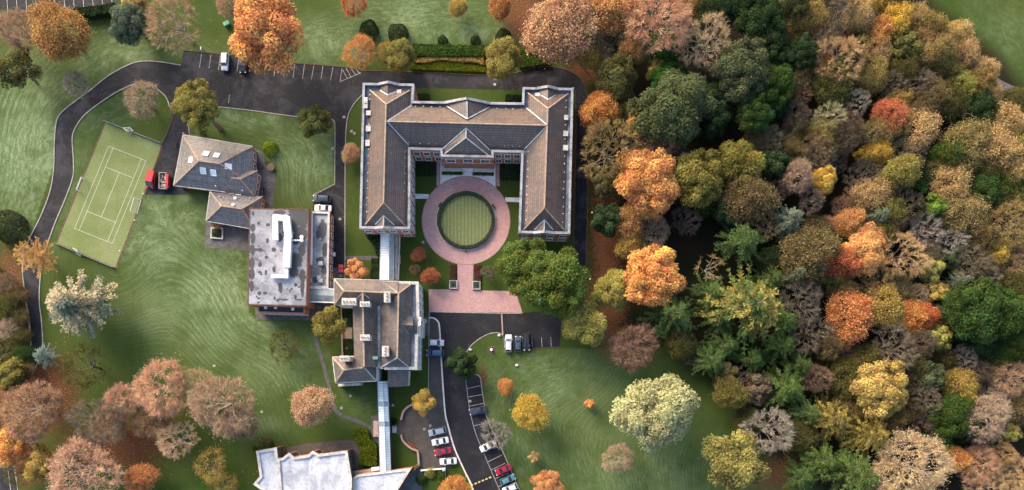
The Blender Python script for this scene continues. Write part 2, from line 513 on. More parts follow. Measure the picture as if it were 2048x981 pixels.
litter_blobs = [(1045, 30, 45, 70, 0.9), (1030, 100, 60, 25, 0.35), (1215, 470, 36, 120, 1.0), (1215, 600, 40, 100, 1.0), (90, 790, 75, 90, 0.95), (230, 890, 120, 60, 0.95), (330, 830, 80, 60, 0.55),
                (20, 610, 45, 120, 1.0), (20, 800, 60, 80, 0.9), (30, 930, 90, 60, 0.8), (400, 930, 90, 60, 0.35), (40, 60, 80, 60, 0.6), (345, 60, 70, 50, 0.35), (1155, 330, 14, 160, 0.9), (1180, 140, 50, 30, 0.9),
                (1250, 690, 60, 40, 0.8), (965, 755, 10, 25, 0.8), (968, 800, 8, 25, 0.6), (285, 220, 40, 30, 0.25), (715, 75, 60, 40, 0.3), (1440, 950, 70, 40, 0.25), (1560, 950, 90, 50, 0.7)]

xs = np.concatenate([[-9000, -3000, -1200, -500], np.arange(-240, 2300, 5.0), [2600, 3300, 5000, 11000]])
ys = np.concatenate([[-9000, -3000, -1200, -500], np.arange(-160, 1160, 5.0), [1500, 2300, 4500, 11000]])
GX, GY = np.meshgrid(xs, ys)
phase = np.zeros(GX.shape); along = np.zeros(GX.shape); pale = np.full(GX.shape, 0.05); lineamt = np.zeros(GX.shape)
LINES = [1, 1, .9, 1, .55, .6, .4, .35, .5, .8, .3, .4, .1]
LINES = LINES[:3] + [1.0] + LINES[4:]
def smooth(a, k, n=3):
    for _ in range(n):
        for ax in (0, 1):
            p_ = [(0, 0), (0, 0)]; p_[ax] = (k, k)
            q_ = np.pad(a, p_, mode='edge')
            c = np.cumsum(np.insert(q_, 0, 0, axis=ax), axis=ax)
            hi = np.take(c, np.arange(2 * k + 1, c.shape[ax]), axis=ax); lo = np.take(c, np.arange(0, c.shape[ax] - 2 * k - 1), axis=ax)
            a = (hi - lo) / (2 * k + 1)
    return a
for (area, guide, period, am), la in zip(regions, LINES):
    mk = in_poly(GX, GY, area)
    d, al = dist_line(GX, GY, guide)
    d = smooth(d, 7)
    phase[mk] = (d / period)[mk]
    along[mk] = al[mk] * S
    lineamt[mk] = la
    fr = np.zeros(GX.shape)
    for bx, by, rx, ry, a in frost_blobs:
        fr = np.maximum(fr, a * np.exp(-(((GX - bx) / rx) ** 2 + ((GY - by) / ry) ** 2) * 0.8))
    pale[mk] = (0.07 + 0.93 * fr * am / 0.9)[mk]
lit = np.zeros(GX.shape)
for bx, by, rx, ry, a in litter_blobs:
    lit = np.maximum(lit, a * np.exp(-(((GX - bx) / rx) ** 2 + ((GY - by) / ry) ** 2) * 0.7))
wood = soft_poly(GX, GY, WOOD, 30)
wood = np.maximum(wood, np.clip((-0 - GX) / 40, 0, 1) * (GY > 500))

def grid_object(name, GXm, GYm, z, attrs, material):
    ny, nx = GXm.shape
    v = np.stack([GXm.ravel(), GYm.ravel(), np.full(GXm.size, z)], 1)
    i = np.arange(ny * nx).reshape(ny, nx)
    f = np.stack([i[1:, :-1], i[1:, 1:], i[:-1, 1:], i[:-1, :-1]], -1).reshape(-1, 4)
    me = np_mesh(name, v, f, attrs)
    me.materials.append(material)
    o = bpy.data.objects.new(name, me)
    COL.objects.link(o)
    return o

def np_mesh(name, v, f, attrs=None):
    me = bpy.data.meshes.new(name)
    n, k = f.shape
    me.vertices.add(len(v))
    me.vertices.foreach_set("co", np.ascontiguousarray(v, dtype=np.float32).ravel())
    me.loops.add(n * k)
    me.loops.foreach_set("vertex_index", np.ascontiguousarray(f, dtype=np.int32).ravel())
    me.polygons.add(n)
    me.polygons.foreach_set("loop_start", np.arange(0, n * k, k, dtype=np.int32))
    me.update(calc_edges=True)
    for nm, arr in (attrs or {}).items():
        a = me.attributes.new(nm, 'FLOAT', 'POINT')
        a.data.foreach_set("value", np.ascontiguousarray(arr, dtype=np.float32).ravel())
    return me

def attr(nt, nm):
    return nd(nt, "ShaderNodeAttribute", attribute_name=nm).outputs["Fac"]

def grass_mat():
    m, nt, bs = new_mat("mown grass")
    p = pos(nt)
    ph, al, pa, li, wo = (attr(nt, k) for k in ("phase", "along", "pale", "litter", "wood"))
    wob = mth(nt, 'ADD', mth(nt, 'MULTIPLY', mth(nt, 'SUBTRACT', noise(nt, p, 0.03, 2.0, 0.5), 0.5), 2.0), mth(nt, 'MULTIPLY', mth(nt, 'SUBTRACT', noise(nt, p, 0.4, 4.0, 0.7), 0.5), 0.8))
    phd = mth(nt, 'ADD', ph, wob)
    st = mth(nt, 'MULTIPLY_ADD', mth(nt, 'SINE', mth(nt, 'MULTIPLY', phd, 6.2832)), 0.5, 0.5)
    st = ramp(nt, st, 0.15, 0.95)
    vec = nd(nt, "ShaderNodeCombineXYZ", {0: mth(nt, 'MULTIPLY', phd, 3.2), 1: mth(nt, 'MULTIPLY', al, 0.42), 2: 0.0}).outputs[0]
    streak = noise(nt, vec, 1.0, 6.0, 0.78)
    tuft = noise(nt, p, 2.3, 5.0, 0.75)
    cloud = noise(nt, p, 0.13, 5.0, 0.65)
    amt = mth(nt, 'MULTIPLY', pa, ramp(nt, cloud, 0.25, 0.62, 0.3, 1.0))
    lines = ramp(nt, noise(nt, p, 0.06, 4.0, 0.6), 0.38, 0.64, 0.06, 0.58)
    lines = mth(nt, 'MULTIPLY', lines, attr(nt, 'lineamt'))
    stm = mth(nt, 'ADD', mth(nt, 'MULTIPLY', st, lines), mth(nt, 'MULTIPLY', mth(nt, 'SUBTRACT', 1.0, lines), 0.5))
    f = mth(nt, 'MULTIPLY', stm, ramp(nt, streak, 0.38, 0.62, 0.0, 1.0))
    f = mth(nt, 'ADD', mth(nt, 'MULTIPLY', f, 0.75), mth(nt, 'MULTIPLY', ramp(nt, tuft, 0.42, 0.72), 0.35))
    f = mth(nt, 'MULTIPLY', f, amt, clamp=True)
    g = mix(nt, ramp(nt, noise(nt, p, 0.07, 4.0, 0.6), 0.35, 0.65), (0.032, 0.060, 0.007), (0.046, 0.068, 0.010))
    g = mix(nt, ramp(nt, tuft, 0.35, 0.7, 0, 0.6), g, (0.014, 0.027, 0.003))
    g = mix(nt, mth(nt, 'MULTIPLY', amt, 0.42), g, (0.112, 0.158, 0.054))
    col = mix(nt, f, g, (0.32, 0.42, 0.25))
    col = mix(nt, ramp(nt, noise(nt, p, 0.9, 6.0, 0.8), 0.55, 0.8, 0, 0.55), col, (0.055, 0.075, 0.016))
    col = mix(nt, mth(nt, 'MULTIPLY', ramp(nt, noise(nt, p, 4.5, 3.0, 0.8), 0.55, 0.75, 0, 0.35), amt), col, (0.40, 0.47, 0.33))
    # worn brown spots
    col = mix(nt, ramp(nt, noise(nt, p, 0.35, 4.0, 0.7), 0.69, 0.76, 0, 0.6), col, (0.09, 0.08, 0.03))
    # fallen leaves
    lm = mth(nt, 'ADD', li, mth(nt, 'MULTIPLY', mth(nt, 'SUBTRACT', noise(nt, p, 1.1, 8.0, 0.85), 0.5), 2.3))
    lcol = mix(nt, ramp(nt, noise(nt, p, 3.2, 3.0, 0.8), 0.35, 0.65), (0.04, 0.02, 0.01), (0.19, 0.078, 0.036))
    col = mix(nt, mth(nt, 'MULTIPLY', ramp(nt, lm, 0.35, 0.8), ramp(nt, li, 0.05, 0.3)), col, lcol)
    vo = nd(nt, "ShaderNodeTexVoronoi", {"Vector": p, "Scale": 1.3})
    sp = mth(nt, 'MULTIPLY', mth(nt, 'LESS_THAN', vo.outputs["Distance"], 0.2), mth(nt, 'LESS_THAN', nd(nt, "ShaderNodeSeparateColor", {0: vo.outputs["Color"]}).outputs[0], mth(nt, 'MULTIPLY', li, 0.9)))
    col = mix(nt, sp, col, (0.22, 0.11, 0.035))
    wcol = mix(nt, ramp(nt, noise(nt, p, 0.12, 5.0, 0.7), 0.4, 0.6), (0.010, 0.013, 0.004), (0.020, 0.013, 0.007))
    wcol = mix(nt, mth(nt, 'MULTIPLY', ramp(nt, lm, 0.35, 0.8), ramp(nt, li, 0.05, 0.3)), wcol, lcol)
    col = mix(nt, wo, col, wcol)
    nt.links.new(col, bs.inputs["Base Color"])
    bs.inputs["Roughness"].default_value = 0.9
    bs.inputs["Specular IOR Level"].default_value = 0.12
    bump(nt, bs, tuft, 0.35, 0.12)
    return m
M['grass'] = grass_mat()
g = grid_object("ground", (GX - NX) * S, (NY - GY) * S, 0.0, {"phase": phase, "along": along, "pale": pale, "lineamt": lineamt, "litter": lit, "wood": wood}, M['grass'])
tag(g, "mown lawns with pale mowing lines and leaf litter under the trees", "lawn", kind="structure")

# ------------------------------------------------------------------ roads, paths, paving
def sheet(name, px, z, material, label=None):
    b = MB()
    b.poly([W(*p) for p in px], z)
    o = b.build(name, material)
    return tag(o, label, name.split('_')[-1], kind="structure")

def arc(cx, cy, r, a0, a1, n=24):
    return [(cx + r * math.cos(math.radians(a0 + (a1 - a0) * k / n)), cy + r * math.sin(math.radians(a0 + (a1 - a0) * k / n))) for k in range(n + 1)]

ow, iw = cr(outerW, 5), cr(innerW, 5)
north_edge = cr([(361.6, 131), (367, 101)], 1) + cr([(367, 101), (495, 114), (565.5, 124.5), (686.6, 134.6), (720, 141), (751, 142), (846, 145), (986.5, 151.4), (1030, 146), (1070, 136), (1115, 135), (1155, 152), (1174, 190), (1177, 300),
                                                   (1175.6, 380), (1173, 500), (1170, 600)], 5)
inner_edge = [(1144, 600), (1147, 510), (1150, 380), (1153, 250), (1151, 180), (1120, 174), (1044.6, 180.5), (830.5, 176), (760, 176)] + cr([(724.5, 190), (706, 211.5), (695, 238), (691, 288), (690, 400), (690, 520), (690, 562)], 4)
yard = [(662, 562), (662, 424), (626, 424), (626, 391), (669.5, 369), (670, 300), (670, 248)] + cr([(668, 242), (655, 237), (599, 234), (565.5, 230.4), (500, 221), (427.6, 213.6), (402, 214), (384, 226), (377, 242), (379, 270)], 4)
lane = [(379, 270), (372, 390), (290, 390), (311, 330), (323, 292.7)] + cr([(336.4, 262), (344.8, 235.5), (340, 215)], 4)
drive_px = ow[::-1] + north_edge[2:] + inner_edge + yard + lane + iw
sheet("drive_road", drive_px, 0.02, M['asphalt'], "dark drive and car park looping round the buildings")
south_right = cr([(935, 701), (928, 722), (931, 745), (958, 752), (963, 775), (968, 806), (976.5, 843), (1004.7, 902), (1039, 980), (1075, 1060)], 5)
kerbline = cr([(858.5, 635.7), (868, 637), (875, 642.5), (878.5, 651), (881, 685.6), (884, 742.7), (890, 822.7), (896, 851), (909, 897), (930, 944), (943, 971), (960, 1020), (980, 1060)], 5)
island = cr([(1005.5, 671), (999.8, 667), (989, 666), (977, 668.5), (960, 677), (942.7, 691), (935, 701)], 4)
sheet("car_park_road", [(858.5, 624.3), (1003, 627.3), (1044, 626.8), (1090, 622), (1122, 640), (1120, 694), (1065, 697), (1008, 698.5)] + island + south_right[1:] + kerbline[::-1], 0.02, M['asphalt_new'], "smooth black car park road south of the brick apron")
kr = [p for p in kerbline if p[1] <= 934]
sheet("parking_strip_road", kr + [(889, 938), (882, 925), (870, 893), (857, 845), (852, 812), (857.3, 784), (857, 740), (858.5, 640)], 0.026, M['strip'], "grey brown parking strip beside the white kerb")
fore = cr([(857, 786), (845, 797), (828, 808.8), (814, 816), (806, 828), (802, 841)], 4) + [(793, 846), (793, 869)] + cr([(803, 870), (806, 880), (813, 888.5), (824, 897), (836, 901)], 4) + [(839, 930), (848, 938), (888, 937), (881, 925), (869, 893), (856, 845), (851, 812)]
sheet("forecourt_paving", fore, 0.022, M['setts'], "brown setts in the round forecourt by the walkway door")
sheet("slate_paving", [(824, 938), (839, 931), (846, 940), (842, 1000), (780, 1000)], 0.022, M['slate_paving'], "blue grey slate paving beside the slanted white roof")
# round court and its arms
CX, CY, CR_ = 932, 441.5, 88
ring_pts = arc(CX, CY, CR_, 100, 440 - 20 + 20, 72)
sheet("round_court_paving", arc(CX, CY, CR_, 0, 359, 90), 0.024, M['block'], "reddish block paving of the round court")
sheet("court_arm_paving", [(915, 524), (947, 524), (946, 581), (1017, 582.5), (1034, 592), (1045, 626), (858, 623.5), (857, 579), (915, 579.5)], 0.020, M['block'], "reddish block paved apron south of the round court")
sheet("left_side_path", [(873, 322), (882, 322), (882, 372), (873, 372)], 0.020, M['block'])
sheet("right_side_path", [(990.5, 324), (999.5, 325), (999.5, 374), (990.5, 372)], 0.020, M['block'])
sheet("terrace_paving", [(882, 318), (990, 320), (990, 372)] + [p for p in arc(CX, CY, CR_ + 1, -46, -134, 20)] + [(882, 369)], 0.028, M['slab'], "pale slab terrace in front of the entrance")
sheet("left_cross_path", [(828, 388), (858, 389), (858, 398), (828, 398)], 0.020, M['slab'])
sheet("right_cross_path", [(1010, 395), (1040, 396), (1040, 405), (1011, 404)], 0.020, M['slab'])
sheet("link_path", [(690, 512), (762, 512.5), (762, 521), (690, 521)], 0.026, M['path'])
def band(name, px, w, z, mat, label=None):
    b = MB()
    b.strip([W(*p) for p in px], w, z, z)
    return tag(b.build(name, mat), label, "path", kind="structure")
band("garden_path", cr([(629, 640), (630, 664.7), (633, 683), (649, 738.7), (661, 785), (669, 816), (677, 827), (700, 837), (729, 849), (743, 858)], 5), 0.95, 0.02, M['path'], "narrow grey path curving across the lawn below the house")
sheet("lodge_paving", [(340, 372), (420, 384), (412, 440), (409, 496), (500, 502), (500, 418), (545, 417), (552, 350), (530, 328), (527, 305), (508, 296), (380, 268), (366, 268)], 0.016, M['flags'], "grey flagged terrace round the hipped lodge")
sheet("gym_paving", [(510, 610), (620, 612), (672, 604), (674, 622), (640, 642), (512, 640)], 0.018, M['flags'], "grey flags at the foot of the flat roofed block")
sheet("bin_yard_paving", [(662, 536), (690, 536), (690, 580), (615, 606), (615, 560)], 0.024, M['flags'])
sheet("house_step_paving", [(838, 634), (859, 636), (858, 672), (836, 672)], 0.024, M['flags'], "grey flags at the white house door")
sheet("gravel_margin", [(560, 900), (600, 889), (650, 884), (700, 880), (713, 884), (720, 905), (718, 940), (690, 960), (560, 930)], 0.018, M['setts'], "dark gravel margin behind the white roofed block")
sheet("walkway_paving", [(742, 832), (760, 832), (764, 945), (754, 945), (750, 905), (742, 880)], 0.019, M['flags'])
sheet("upper_car_park", [(-60, -60), (320, -60), (240, 3), (180, 14), (120, 22), (0, 18), (-60, 18)], 0.02, M['asphalt'], "dark car park strip along the top left edge")
sheet("lower_left_road", cr([(-60, 690), (14, 692), (18, 715), (8, 735), (-60, 738)], 3), 0.02, M['asphalt'])
sheet("corner_road", [(-90, 845), (0, 845), (14, 885), (36, 985), (48, 1080), (-60, 1080)], 0.02, M['asphalt'], "road corner with white edge lines at bottom left")
sheet("woodland_path", cr([(1990, 152), (2010, 165), (2060, 186), (2150, 220), (2300, 280)], 3) + cr([(2300, 305), (2150, 240), (2060, 208), (2012, 184), (1985, 165)], 3), 0.02, M['path'], "grey path leaving the wood at the right edge")
sheet("court_surface", tennis, 0.014, two_tone("artificial turf", (0.135, 0.175, 0.055), (0.20, 0.23, 0.10), 0.10, 0.3, 0.7, 0.9, 0.25, 2.5, 0.15), "yellow green artificial turf of the tennis court")
# round lawn in the court, with straight mowing lines
def round_lawn_mat():
    m, nt, bs = new_mat("striped round lawn")
    p = pos(nt)
    sep = nd(nt, "ShaderNodeSeparateXYZ", {0: p})
    s = mth(nt, 'MULTIPLY_ADD', mth(nt, 'SINE', mth(nt, 'MULTIPLY_ADD', sep.outputs[0], 6.2832 / 0.95, mth(nt, 'MULTIPLY', noise(nt, p, 0.5), 2.0))), 0.5, 0.5)
    col = mix(nt, mth(nt, 'MULTIPLY', s, ramp(nt, noise(nt, p, 1.2), 0.3, 0.6, 0.3, 0.9)), (0.135, 0.16, 0.062), (0.215, 0.235, 0.115))
    col = mix(nt, ramp(nt, noise(nt, p, 3.5), 0.4, 0.7, 0, 0.4), col, (0.07, 0.095, 0.03))
    nt.links.new(col, bs.inputs["Base Color"])
    bs.inputs["Roughness"].default_value = 0.9
    bs.inputs["Specular IOR Level"].default_value = 0.1
    return m
b = MB(); b.lathe(W(CX, CY), [(52 * S, 0.03), (51 * S, 0.10), (0.01, 0.16)], 64)
tag(b.build("round_lawn", round_lawn_mat()), "round striped lawn inside the ring hedge", "lawn", kind="structure")

# painted lines
b = MB()
def line(b, p, q, w=0.11, z=0.03):
    b.strip([W(*p), W(*q)], w, z, z)
def lerp(a, c, t):
    return (a[0] + (c[0] - a[0]) * t, a[1] + (c[1] - a[1]) * t)
for x0, y0, x1, y1 in [(403, 108, 399, 136), (422, 110, 418, 137), (441, 112, 437, 140), (478, 115, 474, 143), (514, 118, 511, 148), (533, 121, 529, 150), (552, 124, 548, 152), (571, 126, 567, 153), (590, 125, 586, 156),
                       (609, 128, 605, 158), (628, 131, 623, 159), (646, 132, 642, 159), (666, 135, 661, 161), (684, 137, 680, 164), (459, 190, 457, 207)]:
    line(b, (x0, y0), (x1, y1))
for p, q in [((685, 140), (695, 158)), ((692, 137), (703, 156)), ((702, 137), (712, 151)), ((711, 138), (719, 147)), ((680, 164), (722, 146))]:
    line(b, p, q)
for x in range(16, 300, 19):
    line(b, (x, 26 - (x > 60) * 6 - max(0, x - 140) * 0.08), (x - 3, -12), 0.12)
side = [(931, 762), (932, 765), (938.5, 815), (945.8, 848), (953, 872), (960.5, 890), (985, 948), (998.6, 979.6), (1015, 1020)]
b.strip([W(*p) for p in cr(side, 4)], 0.11, 0.03, 0.03)
for p, q in [((934.5, 777.5), (960, 772)), ((936.5, 794.5), (964.5, 789.5)), ((939, 813), (967, 807)), ((943, 831), (972, 825)), ((974, 925), (1003, 911)), ((981, 941), (1010, 927)), ((948, 852), (978, 845)), ((966, 905), (994, 893)), ((990, 958), (1018, 946)), ((996, 974), (1026, 962))]:
    line(b, p, q)
for x in (1008, 1026, 1044.5, 1063.5, 1083, 1101.5):
    line(b, (x, 673 + (x - 1008) * 0.02), (x + 1, 696 - (x > 1060) * 2))
for off in (0, 14):
    b.strip([W(x + off, y) for x, y in [(-2, 862), (4, 880), (14, 925), (22, 985)]], 0.14, 0.03, 0.03)
tag(b.build("painted_markings", M['paint']), "white painted bay lines of the car parks", "road marking", kind="structure")
b = MB()
for k in range(6):
    p = lerp((944, 970.5), (980, 955.5), k / 5)
    c = W(*p)
    b.strip([(c.x - 0.3, c.y - 0.14), (c.x + 0.3, c.y + 0.14)], 0.38, 0.031, 0.031)
tag(b.build("yellow_ramp_markings", M['yellow_paint']), "row of yellow blocks painted across the south road", "road marking", kind="structure")
# tennis lines
b = MB()
TL, TR, BR, BL = (217, 292.7), (292, 322), (224.7, 487.4), (149, 457.4)
def T(u, v):
    return lerp(lerp(TL, TR, u), lerp(BL, BR, u), v)
for p, q in [((0, 0), (1, 0)), ((0, 1), (1, 1)), ((0, 0), (0, 1)), ((1, 0), (1, 1)), ((.125, 0), (.125, 1)), ((.875, 0), (.875, 1)), ((.125, .231), (.875, .231)), ((.125, .769), (.875, .769)), ((.5, .231), (.5, .769))]:
    line(b, T(*p), T(*q), 0.095, 0.02)
tag(b.build("court_lines", plain("court line paint", (0.44, 0.47, 0.38), 0.8)), "white painted lines of the tennis court", "court marking", kind="structure")

# kerbs
def kerb(name, px, w=0.2, h=0.12, m='kerb', label=None):
    b = MB()
    b.strip([W(*p) for p in px], w, 0.0, h)
    return tag(b.build(name, M[m]), label, "kerb", kind="structure")
kerb("drive_kerb", ow, 0.22)
kerb("island_kerb", iw, 0.24)
kerb("car_park_kerb", north_edge[2:62], 0.18, 0.10, 'rust')
kerb("north_road_kerb", north_edge[40:], 0.25, 0.11, 'rust')
kerb("yard_kerb", yard[3:], 0.18, 0.1, 'kerb')
kerb("lane_kerb", lane[2:], 0.2, 0.1, 'rust')
kerb("hall_kerb", inner_edge[9:], 0.2, 0.11, 'kerb')
kerb("east_kerb", inner_edge[:5], 0.2, 0.11, 'rust')
kerb("white_kerb", kerbline, 0.38, 0.11, 'kerb_white')
kerb("bay_kerb", island + south_right[1:], 0.2, 0.11, 'kerb')
kerb("strip_edging", [(857.3, 784), (857, 740), (858.5, 624)], 0.16, 0.10, 'kerb')
kerb("forecourt_edging", cr([(852, 812), (857, 845), (870, 893), (882, 925), (889, 938)], 4), 0.14, 0.06, 'rust')
kerb("brick_band", [(1003.2, 627.5), (1005.5, 671)], 0.34, 0.034, 'brick_orange')
kerb("apron_kerb", [(858, 624), (1003, 627), (1045, 626.8)], 0.2, 0.05, 'kerb')
kerb("round_court_kerb", arc(CX, CY, CR_, 0, 360, 90), 0.2, 0.06, 'brick')
kerb("round_hedge_edging", arc(CX, CY, 59, 0, 360, 80), 0.25, 0.14, 'stone')
kerb("car_park_edge_kerb", [(1008, 698.5), (1065, 697.5), (1121, 694.5)], 0.2, 0.11, 'rust')
kerb("path_edging", [(50, 590), (57, 640), (63, 690)], 0.2, 0.14, 'kerb')
# ------------------------------------------------------------------ buildings
def part(b, name, mats, root, smooth=False):
    if name in ("lead_flashing", "rain_gutter", "ridge_cap") and len(b.f) > 6:   # every run is a part of its own
        for k in range(0, len(b.f), 6):
            q = MB()
            for f in b.f[k:k + 6]: q.face([b.v[i] for i in f])
            o = part(q, name, mats, root)
        return o
    o = b.build(name, mats, root, smooth)
    o.location = -root.location
    return o

def sub(b, name, mats, parent_part):
    return b.build(name, mats, parent_part)

def building(name, label, cat, px, group=None):
    return thing(name, label, cat, W(*px), 0, group)

def flat(px, z):
    return ccw([tuple(W(x, y, z)[:2]) for x, y in px])

def windows(root, A, B, n, z0, h, w, frame, glass, ends=0.5, name="window", bars=1):
    """n windows along the wall from A to B (outside on the right-hand side), each a frame with a pane"""
    A, B = Vector(A[:2]), Vector(B[:2])
    d = (B - A); L = d.length; d.normalize()
    nrm = Vector((d.y, -d.x))
    for i in range(n):
        c = A + d * (L * (i + ends) / (n - 1 + 2 * ends) if n > 1 else L / 2)
        def P(u, v, o):
            q = c + d * u + nrm * o
            return (q.x, q.y, z0 + v)
        f = MB()
        t = 0.14
        for u0, u1, v0, v1 in ((-w / 2 - t, w / 2 + t, h, h + t), (-w / 2 - t, w / 2 + t, -t, 0), (-w / 2 - t, -w / 2, 0, h), (w / 2, w / 2 + t, 0, h)):
            q = [P(u0, v0, 0.09), P(u1, v0, 0.09), P(u1, v1, 0.09), P(u0, v1, 0.09)]
            r = [P(u0, v0, -0.02), P(u1, v0, -0.02), P(u1, v1, -0.02), P(u0, v1, -0.02)]
            f.face(q)
            for k in range(4):
                j = (k + 1) % 4
                f.face([r[k], r[j], q[j], q[k]])
        for k in range(bars):
            u = -w / 2 + w * (k + 1) / (bars + 1)
            f.face([P(u - .03, 0, .05), P(u + .03, 0, .05), P(u + .03, h, .05), P(u - .03, h, .05)])
        f.face([P(-w / 2, h / 2 - .03, .052), P(w / 2, h / 2 - .03, .052), P(w / 2, h / 2 + .03, .052), P(-w / 2, h / 2 + .03, .052)])
        fo = part(f, name, frame, root)
        g = MB()
        g.face([P(-w / 2, 0, .03), P(w / 2, 0, .03), P(w / 2, h, .03), P(-w / 2, h, .03)])
        sub(g, "pane", glass, fo)

def parapet(b, poly, z0, z1, t=0.45, cap=0.16, over=0.08, mi_wall=0, mi_cap=1):
    """upstand round a flat roof with a coping on top; poly counter-clockwise"""
    inn = inset(poly, t)
    b.wall(inn[::-1], z0, z1 - cap, mi=mi_wall)
    o2, i2 = inset(poly, -over), inset(poly, t + over)
    n = len(poly)
    for i in range(n):
        j = (i + 1) % n
        b.face([(*o2[i], z1), (*o2[j], z1), (*i2[j], z1), (*i2[i], z1)], mi=mi_cap)
        b.face([(*o2[i], z1 - cap), (*o2[j], z1 - cap), (*o2[j], z1), (*o2[i], z1)], mi=mi_cap)
        b.face([(*i2[j], z1 - cap), (*i2[i], z1 - cap), (*i2[i], z1), (*i2[j], z1)], mi=mi_cap)

def caps(b, segs, w=0.32, h=0.18, lift=0.05):
    for p, q in segs:
        a, c = W(*p), W(*q)
        a.z += lift; c.z += lift
        b.bar(a, c, w, h)

def skylight(root, c, e, t, w, h, name="skylight", frame='white'):
    """roof window lying on a slope: c centre, e eave direction, t up the slope"""
    n = e.cross(t).normalized()
    f = MB()
    P = lambda u, v, o: c + e * u + t * v + n * o
    for u0, u1, v0, v1 in ((-w / 2, w / 2, h / 2 - .15, h / 2), (-w / 2, w / 2, -h / 2, -h / 2 + .15), (-w / 2, -w / 2 + .15, -h / 2 + .15, h / 2 - .15), (w / 2 - .15, w / 2, -h / 2 + .15, h / 2 - .15)):
        q = [P(u0, v0, .16), P(u1, v0, .16), P(u1, v1, .16), P(u0, v1, .16)]
        r = [P(u0, v0, -.1), P(u1, v0, -.1), P(u1, v1, -.1), P(u0, v1, -.1)]
        f.face(q)
        for k in range(4):
            j = (k + 1) % 4
            f.face([r[k], r[j], q[j], q[k]])
    o = part(f, name, M[frame], root)
    g = MB()
    g.face([P(-w / 2 + .14, -h / 2 + .14, .10), P(w / 2 - .14, -h / 2 + .14, .10), P(w / 2 - .14, h / 2 - .14, .10), P(-w / 2 + .14, h / 2 - .14, .10)])
    sub(g, "pane", M['sky_glass'], o)

def slope_frame(pts):
    P = [Vector(p) for p in pts]
    n = (P[1] - P[0]).cross(P[2] - P[0]).normalized()
    if n.z < 0: n = -n
    e = Vector((0, 0, 1)).cross(n).normalized()
    return P[0], n, e, n.cross(e)

def on_slope(pts, px, py):
    """where the photo ray through (px,py) meets the slope"""
    p0, n, e, t = slope_frame(pts)
    o = Vector((0, 0, H)); d = (W(px, py, 0) - o)
    k = (p0 - o).dot(n) / d.dot(n)
    return o + d * k, e, t

# ---- the U shaped hall
zP, zG, zB, zR = 9.6, 8.6, 8.85, 12.8
Upx = [(725.8, 166.5), (827.8, 168.2), (826.5, 202.8), (1044.5, 206), (1045.7, 175), (1146.4, 177), (1139.8, 468), (1037.3, 466), (1043, 305), (986.8, 304.2), (986.8, 315), (882, 313.5), (881, 300.5), (820, 299), (820, 458), (719, 457)]
hall = building("institute_hall", "large U shaped brick hall with hipped slate roofs round the circular court", "building", (932, 300))
U = flat(Upx, zP)
b = MB()
b.wall(U, 0, zP - 0.16)
part(b, "wall", M['brick'], hall)
b = MB(); parapet(b, U, zG, zP, 0.45)
part(b, "parapet", [M['lead'], M['coping']], hall)
b = MB(); b.wall(inset(U, -0.07), 7.9, 8.35); b.poly(inset(U, -0.07), 8.35)
for z in (0.0, 4.3):
    b.wall(inset(U, -0.05), z, z + 0.45)
part(b, "stone_band", M['stone'], hall)
b = MB(); b.poly(inset(U, 0.4), zG)
part(b, "gutter", M['lead'], hall)
B_, R_ = zB, zR
west = [[(739, 180, B_), (730, 450, B_), (767, 405, R_), (772, 209, R_)], [(739, 180, B_), (820, 181, B_), (772, 209, R_)], [(820, 181, B_), (812.5, 454, B_), (767, 405, R_), (772, 209, R_)], [(730, 450, B_), (812.5, 454, B_), (767, 405, R_)]]
east = [[(1136.6, 187.7, B_), (1129, 461, B_), (1088.7, 416, R_), (1095.6, 217.6, R_)], [(1055, 186, B_), (1136.6, 187.7, B_), (1095.6, 217.6, R_)], [(1055, 186, B_), (1047, 460, B_), (1088.7, 416, R_), (1095.6, 217.6, R_)], [(1047, 460, B_), (1129, 461, B_), (1088.7, 416, R_)]]
main = [[(773.5, 243, R_), (1095, 251, R_), (1096, 217.5, B_), (773, 210.5, B_)], [(773.5, 243, R_), (1095, 251, R_), (1093, 301, B_), (772, 291, B_)]]
gables = [[(934.3, 238.6, 12.2), (934, 202.5, 12.2), (891, 207.5, 8.95), (892, 212, 8.95)], [(934.3, 238.6, 12.2), (934, 202.5, 12.2), (979, 209, 8.95), (979, 215, 8.95)],
          [(932.5, 256.6, 12.0), (931.7, 275.7, 12.0), (887.4, 309.6, 8.95), (884, 299, 8.95)], [(932.5, 256.6, 12.0), (931.7, 275.7, 12.0), (977.5, 312, 8.95), (980, 301, 8.95)], [(931.7, 275.7, 12.0), (887.4, 309.6, 8.95), (977.5, 312, 8.95)],
          [(775.5, 191, 10.4), (775, 168.5, 10.4), (758, 172, 8.9), (760, 181, 8.9)], [(775.5, 191, 10.4), (775, 168.5, 10.4), (798.5, 173, 8.9), (797, 182, 8.9)],
          [(1096, 199.8, 10.4), (1096, 176, 10.4), (1074, 180, 8.9), (1077, 188, 8.9)], [(1096, 199.8, 10.4), (1096, 176, 10.4), (1114.6, 180, 8.9), (1113, 190, 8.9)],
          [(767.6, 431.7, 10.6), (767, 455, 10.6), (751, 455, 8.9), (750, 450, 8.9)], [(767.6, 431.7, 10.6), (767, 455, 10.6), (788, 456, 8.9), (789, 451, 8.9)],
          [(1088.7, 439.6, 10.6), (1088, 464, 10.6), (1069.6, 464, 8.9), (1069, 460, 8.9)], [(1088.7, 439.6, 10.6), (1088, 464, 10.6), (1106.7, 465, 8.9), (1107, 461, 8.9)]]
for nm, fs in (("roof", west), ("roof", east), ("roof", main), ("gable_roof", gables[:2]), ("gable_roof", gables[2:5]), ("gable_roof", gables[5:7]), ("gable_roof", gables[7:9]), ("gable_roof", gables[9:11]), ("gable_roof", gables[11:])):
    b = MB()
    for f in fs: b.roof([W(*p) for p in f])
    part(b, nm, M['slate'], hall)
